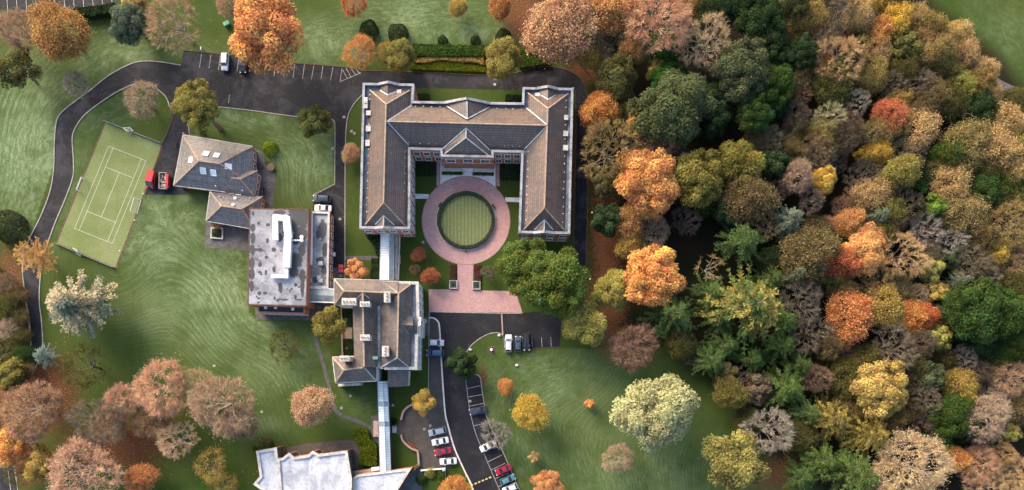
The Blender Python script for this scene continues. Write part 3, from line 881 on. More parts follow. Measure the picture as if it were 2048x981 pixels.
b = MB()
caps(b, [((772, 209, R_), (767, 405, R_)), ((739, 180, B_), (772, 209, R_)), ((820, 181, B_), (772, 209, R_)), ((773.5, 243, R_), (1095, 251, R_)), ((1095.6, 217.6, R_), (1088.7, 416, R_)), ((1055, 186, B_), (1095.6, 217.6, R_)), ((1136.6, 187.7, B_), (1095.6, 217.6, R_)),
         ((730, 450, B_), (767, 405, R_)), ((812.5, 454, B_), (767, 405, R_)), ((1047, 460, B_), (1088.7, 416, R_)), ((1129, 461, B_), (1088.7, 416, R_))])
part(b, "ridge_cap", M['ridge'], hall)
b = MB()
caps(b, [((934.3, 238.6, 12.2), (934, 203, 12.2)), ((934.3, 238.6, 12.25), (892, 212, 9)), ((934.3, 238.6, 12.25), (979, 215, 9)), ((932.5, 256.6, 12.05), (884, 299, 9)), ((932.5, 256.6, 12.05), (980, 301, 9)), ((932.5, 256.6, 12), (931.7, 275.7, 12)),
         ((931.7, 275.7, 12), (887.4, 309.6, 8.95)), ((931.7, 275.7, 12), (977.5, 312, 8.95)), ((773.5, 243, R_), (818, 291.5, B_)), ((1095, 251, R_), (1049, 299, B_)), ((775, 243, R_ - .05), (822, 212, B_)), ((1094, 250.5, R_ - .05), (1052, 216, B_)),
         ((767.6, 431.7, 10.65), (750, 450, 9)), ((767.6, 431.7, 10.65), (789, 451, 9)), ((1088.7, 439.6, 10.65), (1069, 460, 9)), ((1088.7, 439.6, 10.65), (1107, 461, 9)), ((775.5, 191, 10.45), (760, 181, 9)), ((775.5, 191, 10.45), (797, 182, 9)),
         ((1096, 199.8, 10.45), (1077, 188, 9)), ((1096, 199.8, 10.45), (1113, 190, 9)), ((767.6, 431.7, 10.6), (767, 455, 10.6)), ((1088.7, 439.6, 10.6), (1088, 464, 10.6))], 0.26, 0.14)
part(b, "lead_flashing", M['hip_lead'], hall)
def pediment(a, c, z0, z1, t=0.4, name="pediment"):
    A, C = Vector(W(*a, zP)), Vector(W(*c, zP))
    d = (C - A).normalized(); nrm = Vector((d.y, -d.x, 0))
    if nrm.y * (1 if a[1] < 250 else -1) < 0: nrm = -nrm
    mid = (A + C) / 2
    b = MB()
    F = [Vector((A.x, A.y, z0)), Vector((C.x, C.y, z0)), Vector((mid.x, mid.y, z1))]
    F = [p + nrm * 0.06 for p in F]
    Bk = [p - nrm * t for p in F]
    b.face(F); b.face(Bk[::-1])
    for p, q in ((0, 2), (2, 1)):
        b.bar(F[p] - nrm * (t / 2), F[q] - nrm * (t / 2), t + 0.25, 0.2, mi=1)
    part(b, name, [M['brick'], M['coping']], hall)
pediment((889, 204.2), (980, 205.4), zP - 0.1, 12.35)
pediment((757, 167), (798, 167.8), zP - 0.1, 10.75)
pediment((1075, 175.5), (1116, 176.5), zP - 0.1, 10.75)
pediment((748, 457.4), (789, 457.8), zP - 0.1, 10.8)
pediment((1066, 466.5), (1109, 467.3), zP - 0.1, 10.8)
# windows on the sides the photo looks down on
def upx(i, z=zP): return W(*Upx[i], z)
fr, gl = M['white'], M['glass']
for z0, h in ((1.2, 2.3), (5.2, 2.2)):
    windows(hall, upx(15), upx(14), 4, z0, h, 1.5, fr, gl)
    windows(hall, upx(6 + 1), upx(6), 4, z0, h, 1.5, fr, gl)
    windows(hall, upx(13), upx(12), 3, z0, h, 1.4, fr, gl)
    windows(hall, upx(9), upx(8), 3, z0, h, 1.4, fr, gl)
    windows(hall, upx(14), upx(13), 8, z0, h, 1.3, fr, gl)
windows(hall, upx(11), upx(10), 3, 5.2, 2.4, 2.2, fr, gl)
# entrance: brick piers with stone caps, white porch and door
for x in (888.5, 918.5, 949.5, 980):
    p = W(x, 320.5, 3)
    b = MB(); b.box((p.x, p.y, 2.6), (1.1, 1.0, 5.2)); b.box((p.x, p.y, 5.3), (1.4, 1.3, 0.22), mi=1); b.box((p.x, p.y, 0.3), (1.35, 1.25, 0.6), mi=1)
    part(b, "pier", [M['brick'], M['stone']], hall)
p = W(934, 319, 3)
b = MB(); b.box((p.x, p.y - .1, 1.5), (2.6, 0.5, 3.0))
part(b, "entrance_door", M['white'], hall)
b = MB()
for x0, x1 in ((892, 915), (922, 946), (953, 976)):
    a, c = W(x0, 318.5, 3.9), W(x1, 319, 3.9)
    b.box(((a.x + c.x) / 2, (a.y + c.y) / 2 - .2, 3.9), (c.x - a.x, 0.9, 0.3))
part(b, "porch_lintel", M['stone'], hall)
# small roof vents and pale boxes along the gutters
vents = [(739.8, 190), (739.5, 199), (738.5, 222), (738, 249), (737, 299), (736.5, 313), (736, 327), (735.6, 346), (735, 362), (734.6, 377), (734, 396), (733, 410), (733, 424), (810.5, 302), (810, 316), (809.5, 333), (809, 347), (808.6, 366), (808, 382), (807, 396), (806.5, 415), (806, 432),
         (831, 213), (847, 213), (863, 214), (880, 214), (816.5, 285.5), (840, 287), (857, 287), (871, 287), (994, 217), (1012, 218), (1026, 218), (1043, 219), (988, 290.5), (1009, 291.5), (1025, 292), (1039.5, 292.5),
         (1132.5, 201), (1132, 215), (1131, 250), (1130.5, 278), (1129.4, 313), (1129, 328), (1128.6, 345), (1127.8, 364), (1127, 378), (1126.8, 395), (1126.5, 414), (1126, 428), (1125.5, 445), (1056.5, 304), (1055.5, 323), (1055.5, 339), (1055, 353), (1054, 373), (1053.6, 390), (1053, 406), (1052.7, 422), (1052, 440)]
for x, y in vents:
    p = W(x, y, 9.4)
    b = MB(); b.lathe((p.x, p.y, 8.9), [(0.11, 0), (0.11, 0.3), (0.19, 0.34), (0.16, 0.45), (0.04, 0.5)], 8)
    part(b, "roof_vent", M['stone'], hall)
for x, y, w, h in [(731, 201, 1.2, 2.0), (731, 211, 1.1, 1.6), (736.8, 226, 1.5, 1.4), (736.5, 257, 1.5, 1.8), (735, 286, 1.3, 1.9), (798, 185, 1.4, 1.8), (1075, 191.5, 1.6, 1.8), (1132.5, 235, 1.2, 1.5), (1131.5, 267, 1.5, 1.6), (1131, 295.5, 1.6, 1.7)]:
    p = W(x, y, 9.7)
    b = MB(); b.box((p.x, p.y, 9.2), (w * .75, h * .75, 0.7)); b.box((p.x, p.y, 9.58), (w * .75 + .12, h * .75 + .12, 0.08))
    part(b, "roof_hatch", M['stone'], hall)

# ---- the white Georgian house
zE, zr = 9.6, 13.0
house = building("manor_house", "grey slate roofed manor house with white east front and brick chimneys", "building", (765, 670))
e = zE
ewall = flat([(797 - 30, 563.5), (836.5, 565), (838, 634), (841, 636), (840, 671), (835, 673), (834, 739), (770, 739)], e)
eroof = [[(825, 566, e), (820, 737, e), (794.5, 715.8, zr), (797, 587, zr)], [(761, 563, e), (825, 566, e), (797, 587, zr)], [(761, 563, e), (761, 736, e), (794.5, 715.8, zr), (797, 587, zr)], [(761, 736, e), (820, 737, e), (794.5, 715.8, zr)],
         [(802, 649.5, 11.9), (826, 651.5, 11.9), (825, 633, e + .1), (820, 632, e + .1)], [(802, 649.5, 11.9), (826, 651.5, 11.9), (825, 670, e + .1), (819, 671, e + .1)]]
nwall = flat([(670, 559.5), (800, 562), (800, 611), (670, 609)], e)
nroof = [[(668.4, 558.3, e), (797, 561.5, e), (796, 586, zr), (687.5, 582, zr)], [(668.4, 558.3, e), (668.4, 610, e), (687.5, 582, zr)], [(668.4, 610, e), (797, 612, e), (796, 586, zr), (687.5, 582, zr)]]
wwall = flat([(706, 600), (752, 600), (752, 735), (709, 735)], e)
wroof = [[(704.5, 586, e), (709, 735, e), (728, 734, zr - .2), (725.5, 586, zr - .2)], [(756, 586, e), (757, 735, e), (728, 734, zr - .2), (725.5, 586, zr - .2)]]
swall = flat([(667, 716.5), (752, 716), (752, 761), (672.5, 765)], e - 1.2)
z2 = e - 1.0; z3 = 11.8
sroof = [[(665.3, 715, z2), (671, 766, z2), (687.5, 740, z3)], [(665.3, 715, z2), (735, 713, z2), (730, 735, z3), (687.5, 740, z3)], [(671, 766, z2), (752.5, 762, z2), (728, 735, z3), (687.5, 740, z3)], [(752.5, 762, z2), (752.5, 715, z2), (728, 735, z3)]]
b = MB()
b.wall(ewall, 0, e); b.wall(inset(ewall, -0.12), e - 1.5, e - 1.2, mi=1); b.wall(inset(ewall, -0.08), 4.6, 4.9, mi=1)
part(b, "wall", [M['white_wall'], M['stone']], house)
b = MB(); b.wall(nwall, 0, e); b.wall(wwall, 0, e - .02); b.wall(swall, 0, e - 1.1)
part(b, "wall", M['white_wall'], house)
b = MB(); parapet(b, ewall, e - 0.5, e + 0.35, 0.5, 0.2, 0.12)
part(b, "parapet", [M['white_wall'], M['stone']], house)
b = MB(); b.poly(inset(ewall, 0.3), e - 0.35); b.poly([W(745, 600, 0)[:2] + (0,), W(772, 600, 0)[:2] + (0,), W(774, 735, 0)[:2] + (0,), W(745, 735, 0)[:2] + (0,)], e - 0.3)
part(b, "gutter", M['lead'], house)
for fs in (eroof, nroof, wroof, sroof):
    b = MB()
    for f in fs: b.roof([W(*p) for p in f])
    part(b, "roof", M['old_slate'], house)
# pediment of the east front
b = MB()
pa, pc = W(841.5, 636, e), W(840.5, 671, e)
tri = [Vector((pa.x, pa.y, e + .3)), Vector(((pa.x + pc.x) / 2, (pa.y + pc.y) / 2, e + 2.3)), Vector((pc.x, pc.y, e + .3))]
b.face(tri); b.face([p - Vector((.4, 0, 0)) for p in tri][::-1]); b.bar(tri[0], tri[1], .5, .2, mi=1); b.bar(tri[1], tri[2], .5, .2, mi=1)
part(b, "pediment", [M['white_wall'], M['stone']], house)
b = MB()
caps(b, [((797, 587, zr), (794.5, 715.8, zr)), ((687.5, 582, zr), (796, 586, zr)), ((725.5, 586, zr - .2), (728, 734, zr - .2)), ((668.4, 558.3, e), (687.5, 582, zr)), ((668.4, 610, e), (687.5, 582, zr)), ((825, 566, e), (797, 587, zr)),
         ((665.3, 715, z2), (687.5, 740, z3)), ((671, 766, z2), (687.5, 740, z3)), ((687.5, 740, z3), (730, 735, z3))], 0.4, 0.2)
part(b, "ridge_cap", M['ridge'], house)
b = MB()
caps(b, [((761, 563, e + .1), (797, 587, zr)), ((725.5, 586, zr - .1), (708, 603, e + .8)), ((725.5, 586, zr - .1), (750, 607, e + .4)), ((796, 590, zr - .6), (787, 600, 11)), ((787, 600, 11), (770, 608, e + .3)), ((794.5, 715.8, zr), (761, 736, e)), ((794.5, 715.8, zr), (820, 737, e)),
         ((802, 649.5, 12), (820, 632, e + .2)), ((802, 649.5, 12), (819, 671, e + .2)), ((820, 737, e + .1), (761, 737, e + .1)), ((728, 735, z3), (752.5, 762, z2)), ((758, 683, e), (756, 720, e))], 0.26, 0.16)
part(b, "lead_flashing", M['hip_lead'], house)
b = MB()
caps(b, [((668.4, 610, e - .1), (704, 611, e - .1)), ((668.4, 558, e - .1), (668.4, 610, e - .1)), ((668, 558, e - .1), (767, 561, e - .1)), ((665, 715, z2), (671, 766.6, z2)), ((671, 766.6, z2), (753, 762.6, z2)), ((665, 714.5, z2), (710, 713, z2))], 0.22, 0.16, 0)
part(b, "rain_gutter", M['stone'], house)
for x, y, w, h, n in [(697.7, 603.5, 3.3, 1.5, 4), (729.5, 608.5, 2.2, 1.1, 3), (774, 594, 1.3, 2.5, 3), (729.7, 675.5, 2.2, 1.3, 3), (770.5, 703, 1.4, 2.4, 3), (689, 717.5, 2.2, 1.2, 3)]:
    top = 14.3
    p = W(x, y, top)
    b = MB(); b.box((p.x, p.y, 11.4), (w, h, 5.4)); b.box((p.x, p.y, 14.2), (w + .25, h + .25, .22), mi=1)
    c = part(b, "chimney", [M['stone'], M['stone']], house)
    for k in range(n):
        o = (k - (n - 1) / 2) * (max(w, h) / n)
        q = MB(); q.lathe((p.x + (o if w > h else 0), p.y + (0 if w > h else o), 14.3), [(0.2, 0), (0.15, 0.5), (0.19, 0.55), (0.12, 0.56), (0.12, 0.3)], 8)
        sub(q, "chimney_pot", M['brick_orange'], c)
wv = lambda x, y: W(x, y, e)
for z0, h in ((1.1, 2.3), (5.4, 2.1)):
    windows(house, wv(834.2, 737), wv(835.2, 673.5), 4, z0, h, 1.2, fr, gl, 0.6)
    windows(house, wv(838, 633.5), wv(836.6, 567), 4, z0, h, 1.2, fr, gl, 0.6)
    windows(house, wv(840, 670.5), wv(841, 636.5), 3, z0, h, 1.1, fr, gl, 0.6)
    windows(house, W(674, 765, z2 - .1), W(750, 761.1, z2 - .1), 4, z0, h * .9, 1.2, fr, gl)
    windows(house, W(771, 739, e), W(833, 739, e), 3, z0, h, 1.2, fr, gl)
# low south bay
bz = 4.2
sb = flat([(776, 742), (817, 742), (815, 772), (776, 774)], bz)
b = MB(); b.wall(sb, 0, bz)
part(b, "bay_wall", M['white_wall'], house)
b = MB(); b.roof([W(775.5, 741, bz + 1.6), W(817, 741, bz + 1.6), W(815.5, 773, bz + .05), W(775.5, 775, bz + .05)])
part(b, "bay_roof", M['old_slate'], house)
b = MB()
pz = 3.2
bw = flat([(676, 768.5), (722, 766.5), (722, 771), (676, 773.5)], pz)
b.wall(bw, 0, pz); b.poly(bw, pz)
o = part(b, "bay_window", M['stone'], house)
# glazed lantern on the roof well
b = MB(); p = W(748, 716, 10.6); b.box((p.x, p.y, 10.3), (1.9, .8, 1.2))
part(b, "roof_lantern", plain("verdigris copper", (0.28, 0.42, 0.36), 0.6), house)
b = MB(); p0, p1 = W(758, 612, 9.6), W(758.5, 735, 9.6)
b.box(((p0.x + p1.x) / 2, (p0.y + p1.y) / 2, 9.55), (.7, abs(p0.y - p1.y), 0.4))
part(b, "valley_gutter", M['lead'], house)

# ---- flat roofed block (sports hall) with annexe
gz = 7.6
gym = building("sports_hall", "flat roofed block with stained white roof and fat bent white duct", "building", (557, 520))
Gpx = [(499, 416.5), (617.6, 418.6), (613, 612.5), (495.2, 610)]
G = flat(Gpx, gz)
b = MB(); b.wall(G, 0, gz - .3)
part(b, "wall", M['brick'], gym)
b = MB(); b.wall(inset(G, -.06), gz - .3, gz)
i0, i1 = inset(G, -.06), inset(G, 0.22)
for k in range(4):
    j = (k + 1) % 4
    b.face([(*i0[k], gz), (*i0[j], gz), (*i1[j], gz), (*i1[k], gz)])
    b.face([(*i1[j], gz - .1), (*i1[k], gz - .1), (*i1[k], gz), (*i1[j], gz)])
part(b, "roof_edge", M['rust'], gym)
rng = np.random.default_rng(5)
def stained_grid(name, quad_px, z, blobs, nx, ny, material, root):
    """flat roof deck carrying a stain amount per point"""
    u, v = np.meshgrid(np.linspace(0.004, .996, nx), np.linspace(0.004, .996, ny))
    q = np.array(quad_px, float)
    X = (q[0, 0] * (1 - u) + q[1, 0] * u) * (1 - v) + (q[3, 0] * (1 - u) + q[2, 0] * u) * v
    Y = (q[0, 1] * (1 - u) + q[1, 1] * u) * (1 - v) + (q[3, 1] * (1 - u) + q[2, 1] * u) * v
    st = np.zeros(X.shape)
    for bx, by, rx, ry in blobs:
        d = np.sqrt(((X - bx) / rx) ** 2 + ((Y - by) / ry) ** 2)
        st = np.maximum(st, np.clip(1.55 - d, 0, 1))
    k = (H - z) / H * S
    o = grid_object(name, (X - NX) * k, (NY - Y) * k, z, {"stain": st}, material)
    o.parent = root
    o.location = -root.location
    return o
def deck_mat(name, pale, grey, black, mottled=0.5):
    m, nt, bs = new_mat(name)
    p = pos(nt)
    n1 = noise(nt, p, 0.16, 7.0, 0.72, 0.5)
    n2 = noise(nt, p, 0.9, 6.0, 0.7)
    col = mix(nt, ramp(nt, n1, 0.38, 0.58, 0, min(1.0, mottled + .35)), pale, grey)
    col = mix(nt, ramp(nt, n2, 0.48, 0.75, 0, 0.7), col, grey)
    col = mix(nt, ramp(nt, noise(nt, p, 0.5, 8.0, 0.82), 0.54, 0.63, 0, 0.75), col, black)
    s = mth(nt, 'ADD', attr(nt, "stain"), mth(nt, 'MULTIPLY', mth(nt, 'SUBTRACT', noise(nt, p, 0.7, 7.0, 0.8), 0.5), 1.6))
    col = mix(nt, mth(nt, 'MULTIPLY', ramp(nt, s, 0.34, 0.62, 0, 0.95), ramp(nt, attr(nt, "stain"), 0.02, 0.15)), col, black)
    bk = nd(nt, "ShaderNodeTexBrick", {"Vector": p, "Color1": (0, 0, 0), "Color2": (0, 0, 0), "Mortar": (1, 1, 1), "Scale": 1.0, "Mortar Size": 0.03, "Brick Width": 3.2, "Row Height": 1.0})
    col = mix(nt, mth(nt, 'MULTIPLY', bk.outputs[0], 0.25), col, (0.05, 0.05, 0.055))
    nt.links.new(col, bs.inputs["Base Color"])
    bs.inputs["Roughness"].default_value = 0.6
    return m
gb = [(505.6, 456, 5, 8), (505.6, 477, 5, 11), (505.2, 500, 5, 10), (504, 526, 5, 11), (503.5, 549, 5.5, 11), (503, 573, 5, 11), (506, 427, 3, 4), (598, 434, 22, 18), (601, 468, 13, 16), (594, 520, 10, 14), (607, 440, 8, 20), (604, 500, 7, 12), (605, 552, 6, 12), (587, 540, 9, 17), (588, 455, 6, 8), (560, 475, 5, 8), (605, 575, 4, 18), (561, 575, 4, 10), (560, 580, 3, 4),
      (520, 500, 5, 4), (535, 482, 3, 5), (520, 530, 4, 4), (536, 450, 4, 3), (560, 425, 12, 4), (517, 447, 3, 3), (532, 545, 2.5, 5), (519, 587, 4, 4), (530, 587, 4, 3), (548, 540, 3, 6), (590, 480, 6, 10), (520, 545, 4, 2.5), (548, 500, 5, 4), (591, 570, 3, 4), (517, 597, 3, 2), (591, 595, 2.5, 5), (533, 515, 4, 3), (598, 600, 6, 2), (570, 600, 8, 2)]
for _ in range(26):
    gb.append((rng.uniform(512, 612), rng.uniform(422, 606), rng.uniform(1.2, 3.2), rng.uniform(1.2, 3.2)))
stained_grid("roof", Gpx, gz - .06, gb, 80, 130, deck_mat("weathered felt roof", (0.30, 0.31, 0.345), (0.13, 0.134, 0.155), (0.02, 0.021, 0.025)), gym)
def duct(root, px, w, z, h, mat, name="air_duct"):
    b = MB()
    P = [W(x, y, z) for x, y in px]
    for (a, c), ww in zip(zip(P[:-1], P[1:]), w):
        d = (c - a).normalized()
        up = Vector((0, 0, .012 * len(b.f) / 6))
        b.bar(a - d * ww * .42 + up, c + d * ww * .42 + up, ww, h)
    for p, ww in zip(P[1:-1], w[1:]):
        pass
    for i in range(len(P) - 1):
        L = (P[i + 1] - P[i]).length
        for k in range(int(L / 3)):
            q = P[i] + (P[i + 1] - P[i]) * ((k + .5) / max(1, int(L / 3)))
            b.box((q.x, q.y, gz + (z - gz) / 2 - .05), (w[i] * .8, .15, z - gz), mi=0)
    part(b, name, mat, root)
duct(gym, [(551.5, 477), (551.5, 435.5), (574, 438)], [1.25, 1.4], gz + 1.0, 1.1, M['white'])
duct(gym, [(574, 441), (577, 470), (574.6, 530)], [1.8, 1.75], gz + 1.05, 1.3, M['white'])
duct(gym, [(573.5, 530), (573, 553.5), (546, 553)], [1.0, 0.9], gz + 0.8, 0.8, M['white'])
for x, y, r in [(603, 474.5, .55), (603, 481, .5), (590, 481, .25)]:
    p = W(x, y, gz + .8); b = MB(); b.lathe((p.x, p.y, gz - .05), [(r * .7, 0), (r * .7, .6), (r, .7), (r * .8, .95), (0.05, 1.0)], 12)
    part(b, "roof_fan", M['white'], gym)
b = MB(); a, c = W(582, 481, gz + .4), W(600, 481, gz + .4); b.bar(a, c, .3, .3)
part(b, "roof_pipe", M['white'], gym)
az = 4.2
Apx = [(618.5, 424), (660, 425.5), (657, 577), (617, 576)]
A_ = flat(Apx, az)
b = MB(); b.wall(A_, 0, az + .35)
part(b, "annexe_wall", M['brick'], gym)
b = MB(); parapet(b, A_, az - .1, az + .5, .4, .14, .06)
part(b, "annexe_parapet", [M['brick'], M['stone']], gym)
stained_grid("annexe_roof", [(619.5, 427), (657.5, 428.5), (655, 574), (618.5, 573)], az, [(645, 460, 8, 20), (650, 500, 5, 14), (636, 470, 4, 8), (640, 520, 8, 6), (630, 560, 5, 6), (648, 540, 5, 10)], 30, 90, deck_mat("annexe felt roof", (0.34, 0.35, 0.37), (0.16, 0.165, 0.18), (0.035, 0.036, 0.04), .8), gym)
b = MB(); a, c = W(622, 428, az + .5), W(621, 530, az + .5); b.bar(a, c, .9, .6)
part(b, "annexe_duct", M['white'], gym)
for x, y in [(641, 527), (638, 556), (641, 561), (619.5, 527), (619, 561)]:
    p = W(x, y, az + .5); b = MB(); b.box((p.x, p.y, az + .3), (1.1, 1.1, .6)); b.box((p.x, p.y, az + .65), (.75, .75, .12))
    part(b, "roof_hatch", M['stone'], gym)
ya, yb = W(661, 450, az), W(659, 575, az)
windows(gym, (W(657.2, 575, az).x + .07, W(657, 575, az).y), (W(660, 428, az).x + .02, W(660, 428, az).y), 9, 1.0, 1.6, 1.2, fr, gl)
lz = 4.0
Lpx = [(517, 611), (611, 613.5), (610.5, 629), (516.5, 626.5)]
L_ = flat(Lpx, lz)
b = MB(); b.wall(L_, 0, lz + .3)
part(b, "lean_to_wall", M['brick_orange'], gym)
b = MB(); parapet(b, L_, lz - .1, lz + .45, .35, .12, .04)
part(b, "lean_to_parapet", [M['brick'], M['brick_orange']], gym)
b = MB(); b.poly(inset(L_, .3), lz)
part(b, "lean_to_roof", plain("black felt", (0.035, 0.036, 0.04), .7), gym)
for x, y in ((531, 615.5), (551, 615.5), (585.5, 618.5)):
    p = W(x, y, lz + .4); b = MB(); b.box((p.x, p.y, lz + .25), (.7, .7, .5)); part(b, "roof_vent", M['white'], gym)
windows(gym, L_[0], L_[1], 5, .8, 2.2, 2.2, M['white'], gl)
# link roof between block and manor
lk = building("link_corridor", "grey blue flat roofed link between the stained block and the manor house", "corridor", (643, 590))
kz = 4.4
K_ = flat([(616, 577.5), (669, 580), (668, 604.5), (616, 603)], kz)
b = MB(); b.wall(K_, 0, kz); part(b, "wall", M['brick'], lk)
b = MB(); b.roof([W(616, 577, kz), W(669, 579.5, kz), W(669, 592, kz + .5), W(616, 590, kz + .5)]); b.roof([W(669, 592, kz + .5), W(616, 590, kz + .5), W(616, 603.5, kz), W(668, 605, kz)])
part(b, "roof", two_tone("ribbed sheet roof", (0.19, 0.235, 0.25), (0.12, 0.15, 0.165), .4, .4, .65, .45), lk)
b = MB(); caps(b, [((616, 576.5, kz), (669, 579, kz)), ((616, 604, kz), (668, 605.5, kz))], .25, .2); part(b, "fascia", M['white'], lk)

# ---- the hipped lodge
lodge = building("hipped_lodge", "low hipped tile roofed lodge with skylights beside the tennis court", "house", (440, 350))
e1, r1 = 3.4, 7.8
N_ = [(366, 270.5, e1), (505, 293.5, e1), (439, 327.5, r1), (397.5, 322, r1)]
Wf = [(366, 270.5, e1), (347, 371, e1), (397.5, 322, r1)]
Sf = [(347, 371, e1), (506, 391, e1), (439, 327.5, r1), (397.5, 322, r1)]
Ef = [(505, 293.5, e1), (506, 391, e1), (439, 327.5, r1)]
rb = 5.9
B1 = [(456, 355, rb), (480.6, 358.6, rb), (515.3, 341.3, e1), (470, 338, e1)]
B2 = [(480.6, 358.6, rb), (515.3, 341.3, e1), (508.4, 392, e1)]
B3 = [(456, 355, rb), (480.6, 358.6, rb), (508.4, 392, e1), (450, 384.5, e1 + .02)]
ce, crz = 3.1, 5.9
C1 = [(420, 383, ce), (525.7, 393.3, ce), (484, 418, crz), (442.5, 412.4, crz)]
C2 = [(420, 383, ce), (412, 442, ce), (442.5, 412.4, crz)]
C3 = [(412, 442, ce), (510, 459, ce), (484, 418, crz), (442.5, 412.4, crz)]
C4 = [(525.7, 393.3, ce), (510, 459, ce), (484, 418, crz)]
for fs in ((N_, Wf, Sf, Ef), (B1, B2, B3), (C1, C2, C3, C4)):
    b = MB()
    for f in fs: b.roof([W(*p) for p in f])
    part(b, "roof", M['plain_tile'], lodge)
b = MB()
caps(b, [((366, 270.5, e1), (397.5, 322, r1)), ((347, 371, e1), (397.5, 322, r1)), ((397.5, 322, r1), (439, 327.5, r1)), ((439, 327.5, r1), (505, 293.5, e1)), ((439, 327.5, r1), (478, 352, rb - .6)), ((480.6, 358.6, rb), (515.3, 341.3, e1)), ((480.6, 358.6, rb), (508.4, 392, e1)), ((463, 356, rb), (480.6, 358.6, rb)),
         ((420, 383, ce), (442.5, 412.4, crz)), ((412, 442, ce), (442.5, 412.4, crz)), ((442.5, 412.4, crz), (484, 418, crz)), ((484, 418, crz), (525.7, 393.3, ce)), ((484, 418, crz), (510, 459, ce))], .32, .18)
part(b, "ridge_cap", M['ridge'], lodge)
b = MB()
b.wall(flat([(370, 274), (504.3, 296), (505, 388), (352, 369)], e1), 0, e1 + .1)
b.wall(flat([(470, 342), (514.3, 344.5), (507.6, 390), (460, 385)], e1), 0, e1 + .08)
b.wall(flat([(424, 386), (524, 395.5), (509, 457), (416, 440)], ce), 0, ce + .1)
part(b, "wall", M['brick_orange'], lodge)
b = MB()
caps(b, [((366, 270, e1), (505, 293, e1)), ((366, 270, e1), (347, 371.5, e1)), ((347, 371.5, e1), (450, 384.6, e1)), ((412, 442.6, ce), (510, 459.6, ce)), ((420, 383, ce), (412, 442.6, ce))], .2, .16, 0)
part(b, "rain_gutter", M['stone'], lodge)
for pts, x, y in ((N_, 412, 308), (N_, 433, 311.5), (Wf, 382, 320.5), (Sf, 406.5, 342), (Sf, 427, 346), (Ef, 456.7, 333.5)):
    c, ee, tt = on_slope([W(*p) for p in pts], x, y)
    skylight(lodge, c, ee, tt, 1.5, 1.7)
for pts, x, y in ((C1, 471.5, 397.5), (C1, 467.5, 411), (C1, 500.5, 398), (Sf, 432, 373), (Sf, 486, 382), (C1, 440, 394)):
    c, ee, tt = on_slope([W(*p) for p in pts], x, y)
    b = MB(); rr = .45 if x < 480 and y > 396 else .18
    b.lathe((c.x, c.y, c.z - .3), [(rr, 0), (rr, .5), (rr * .9, .75), (.03, .9)], 12); part(b, "roof_vent", M['white'], lodge)
for x, y in ((449, 383.6), (463, 385.5), (477, 388)):
    c, ee, tt = on_slope([W(*p) for p in C1], x, y + 2)
    skylight(lodge, c, ee, tt, 1.7, .7, "roof_window", 'brick')
windows(lodge, W(505, 387, e1), W(504.3, 298, e1), 4, .9, 1.5, 1.7, fr, gl)
windows(lodge, W(507.7, 389, e1), W(514.2, 346, e1), 3, .9, 1.5, 1.2, fr, gl)
windows(lodge, W(509.3, 455, ce), W(524, 397, ce), 2, .9, 1.3, 1.4, fr, gl)
windows(lodge, W(416.2, 440, ce), W(505, 456.2, ce), 4, .9, 1.4, 1.4, fr, gl)

# ---- glazed walkways
def walkway(name, label, px, zc, rise, n, dark=()):
    """px: left eave, ridge, right eave at both ends"""
    (l0, m0, r0), (l1, m1, r1_) = px
    o = building(name, label, "glazed walkway", m0)
    for k in range(n):
        t0, t1 = k / n, (k + 1) / n
        def q(a, c, t, z): return W(a[0] + (c[0] - a[0]) * t, a[1] + (c[1] - a[1]) * t, z)
        b = MB()
        b.face([q(l0, l1, t0, zc), q(l0, l1, t1, zc), q(m0, m1, t1, zc + rise), q(m0, m1, t0, zc + rise)], mi=0)
        b.face([q(m0, m1, t0, zc + rise), q(m0, m1, t1, zc + rise), q(r0, r1_, t1, zc), q(r0, r1_, t0, zc)], mi=1 if not dark else 0)  # the two slopes differ by the sky reflection painted into their glass
        mm = [M['sky_glass'], M['blue_glass']] if k not in dark else [M['blue_glass'], M['blue_glass']]
        part(b, "roof_pane", mm, o)
    b = MB()
    for k in range(n * 2 + 1):
        t = k / (2 * n)
        for a, a2, c, c2, za, zb in ((l0, l1, m0, m1, zc, zc + rise), (m0, m1, r0, r1_, zc + rise, zc)):
            b.bar(W(a[0] + (a2[0] - a[0]) * t, a[1] + (a2[1] - a[1]) * t, za + .03), W(c[0] + (c2[0] - c[0]) * t, c[1] + (c2[1] - c[1]) * t, zb + .03), .09, .1)
    for a, a2, z in ((l0, l1, zc), (m0, m1, zc + rise), (r0, r1_, zc)):
        b.bar(W(*a, z + .03), W(*a2, z + .03), .16, .14)
    part(b, "glazing_frame", M['hip_lead'], o)
    b = MB()
    for a, a2 in ((l0, l1), (r0, r1_)):
        A, B2_ = W(*a, zc), W(*a2, zc)
        d = (B2_ - A).normalized(); nn = Vector((-d.y, d.x, 0)) * .06
        for s in (1, -1):
            pts = [A + nn * s, B2_ + nn * s]
            b.face([(pts[0].x, pts[0].y, 0), (pts[1].x, pts[1].y, 0), (pts[1].x, pts[1].y, zc), (pts[0].x, pts[0].y, zc)])
    part(b, "side_glazing", M['glass_green'], o)
    return o
w1 = walkway("glazed_walkway", "pale glass roofed walkway from the U shaped hall to the manor house", (((761.5, 464), (779, 464), (788, 464)), ((759.5, 559), (777.5, 560), (786.5, 560))), 3.6, .9, 10)
w2 = walkway("glazed_walkway", "long glass roofed walkway with two dark panels running south from the manor", (((755.3, 763), (766, 763), (775, 763)), ((760.5, 944), (772, 944), (781.5, 944))), 3.4, .7, 18, (4, 8))
bb = building("boundary_wall", "low pale wall along the east side of the northern glass walkway", "wall", (795, 510))
b = MB(); b.strip([W(793, 472, 1), W(791, 560, 1)], .9, 0, 1.6); b.box((*W(797, 519, 1)[:2], .7), (.9, 2.2, 1.4)); part(b, "wall", M['stone'], bb)
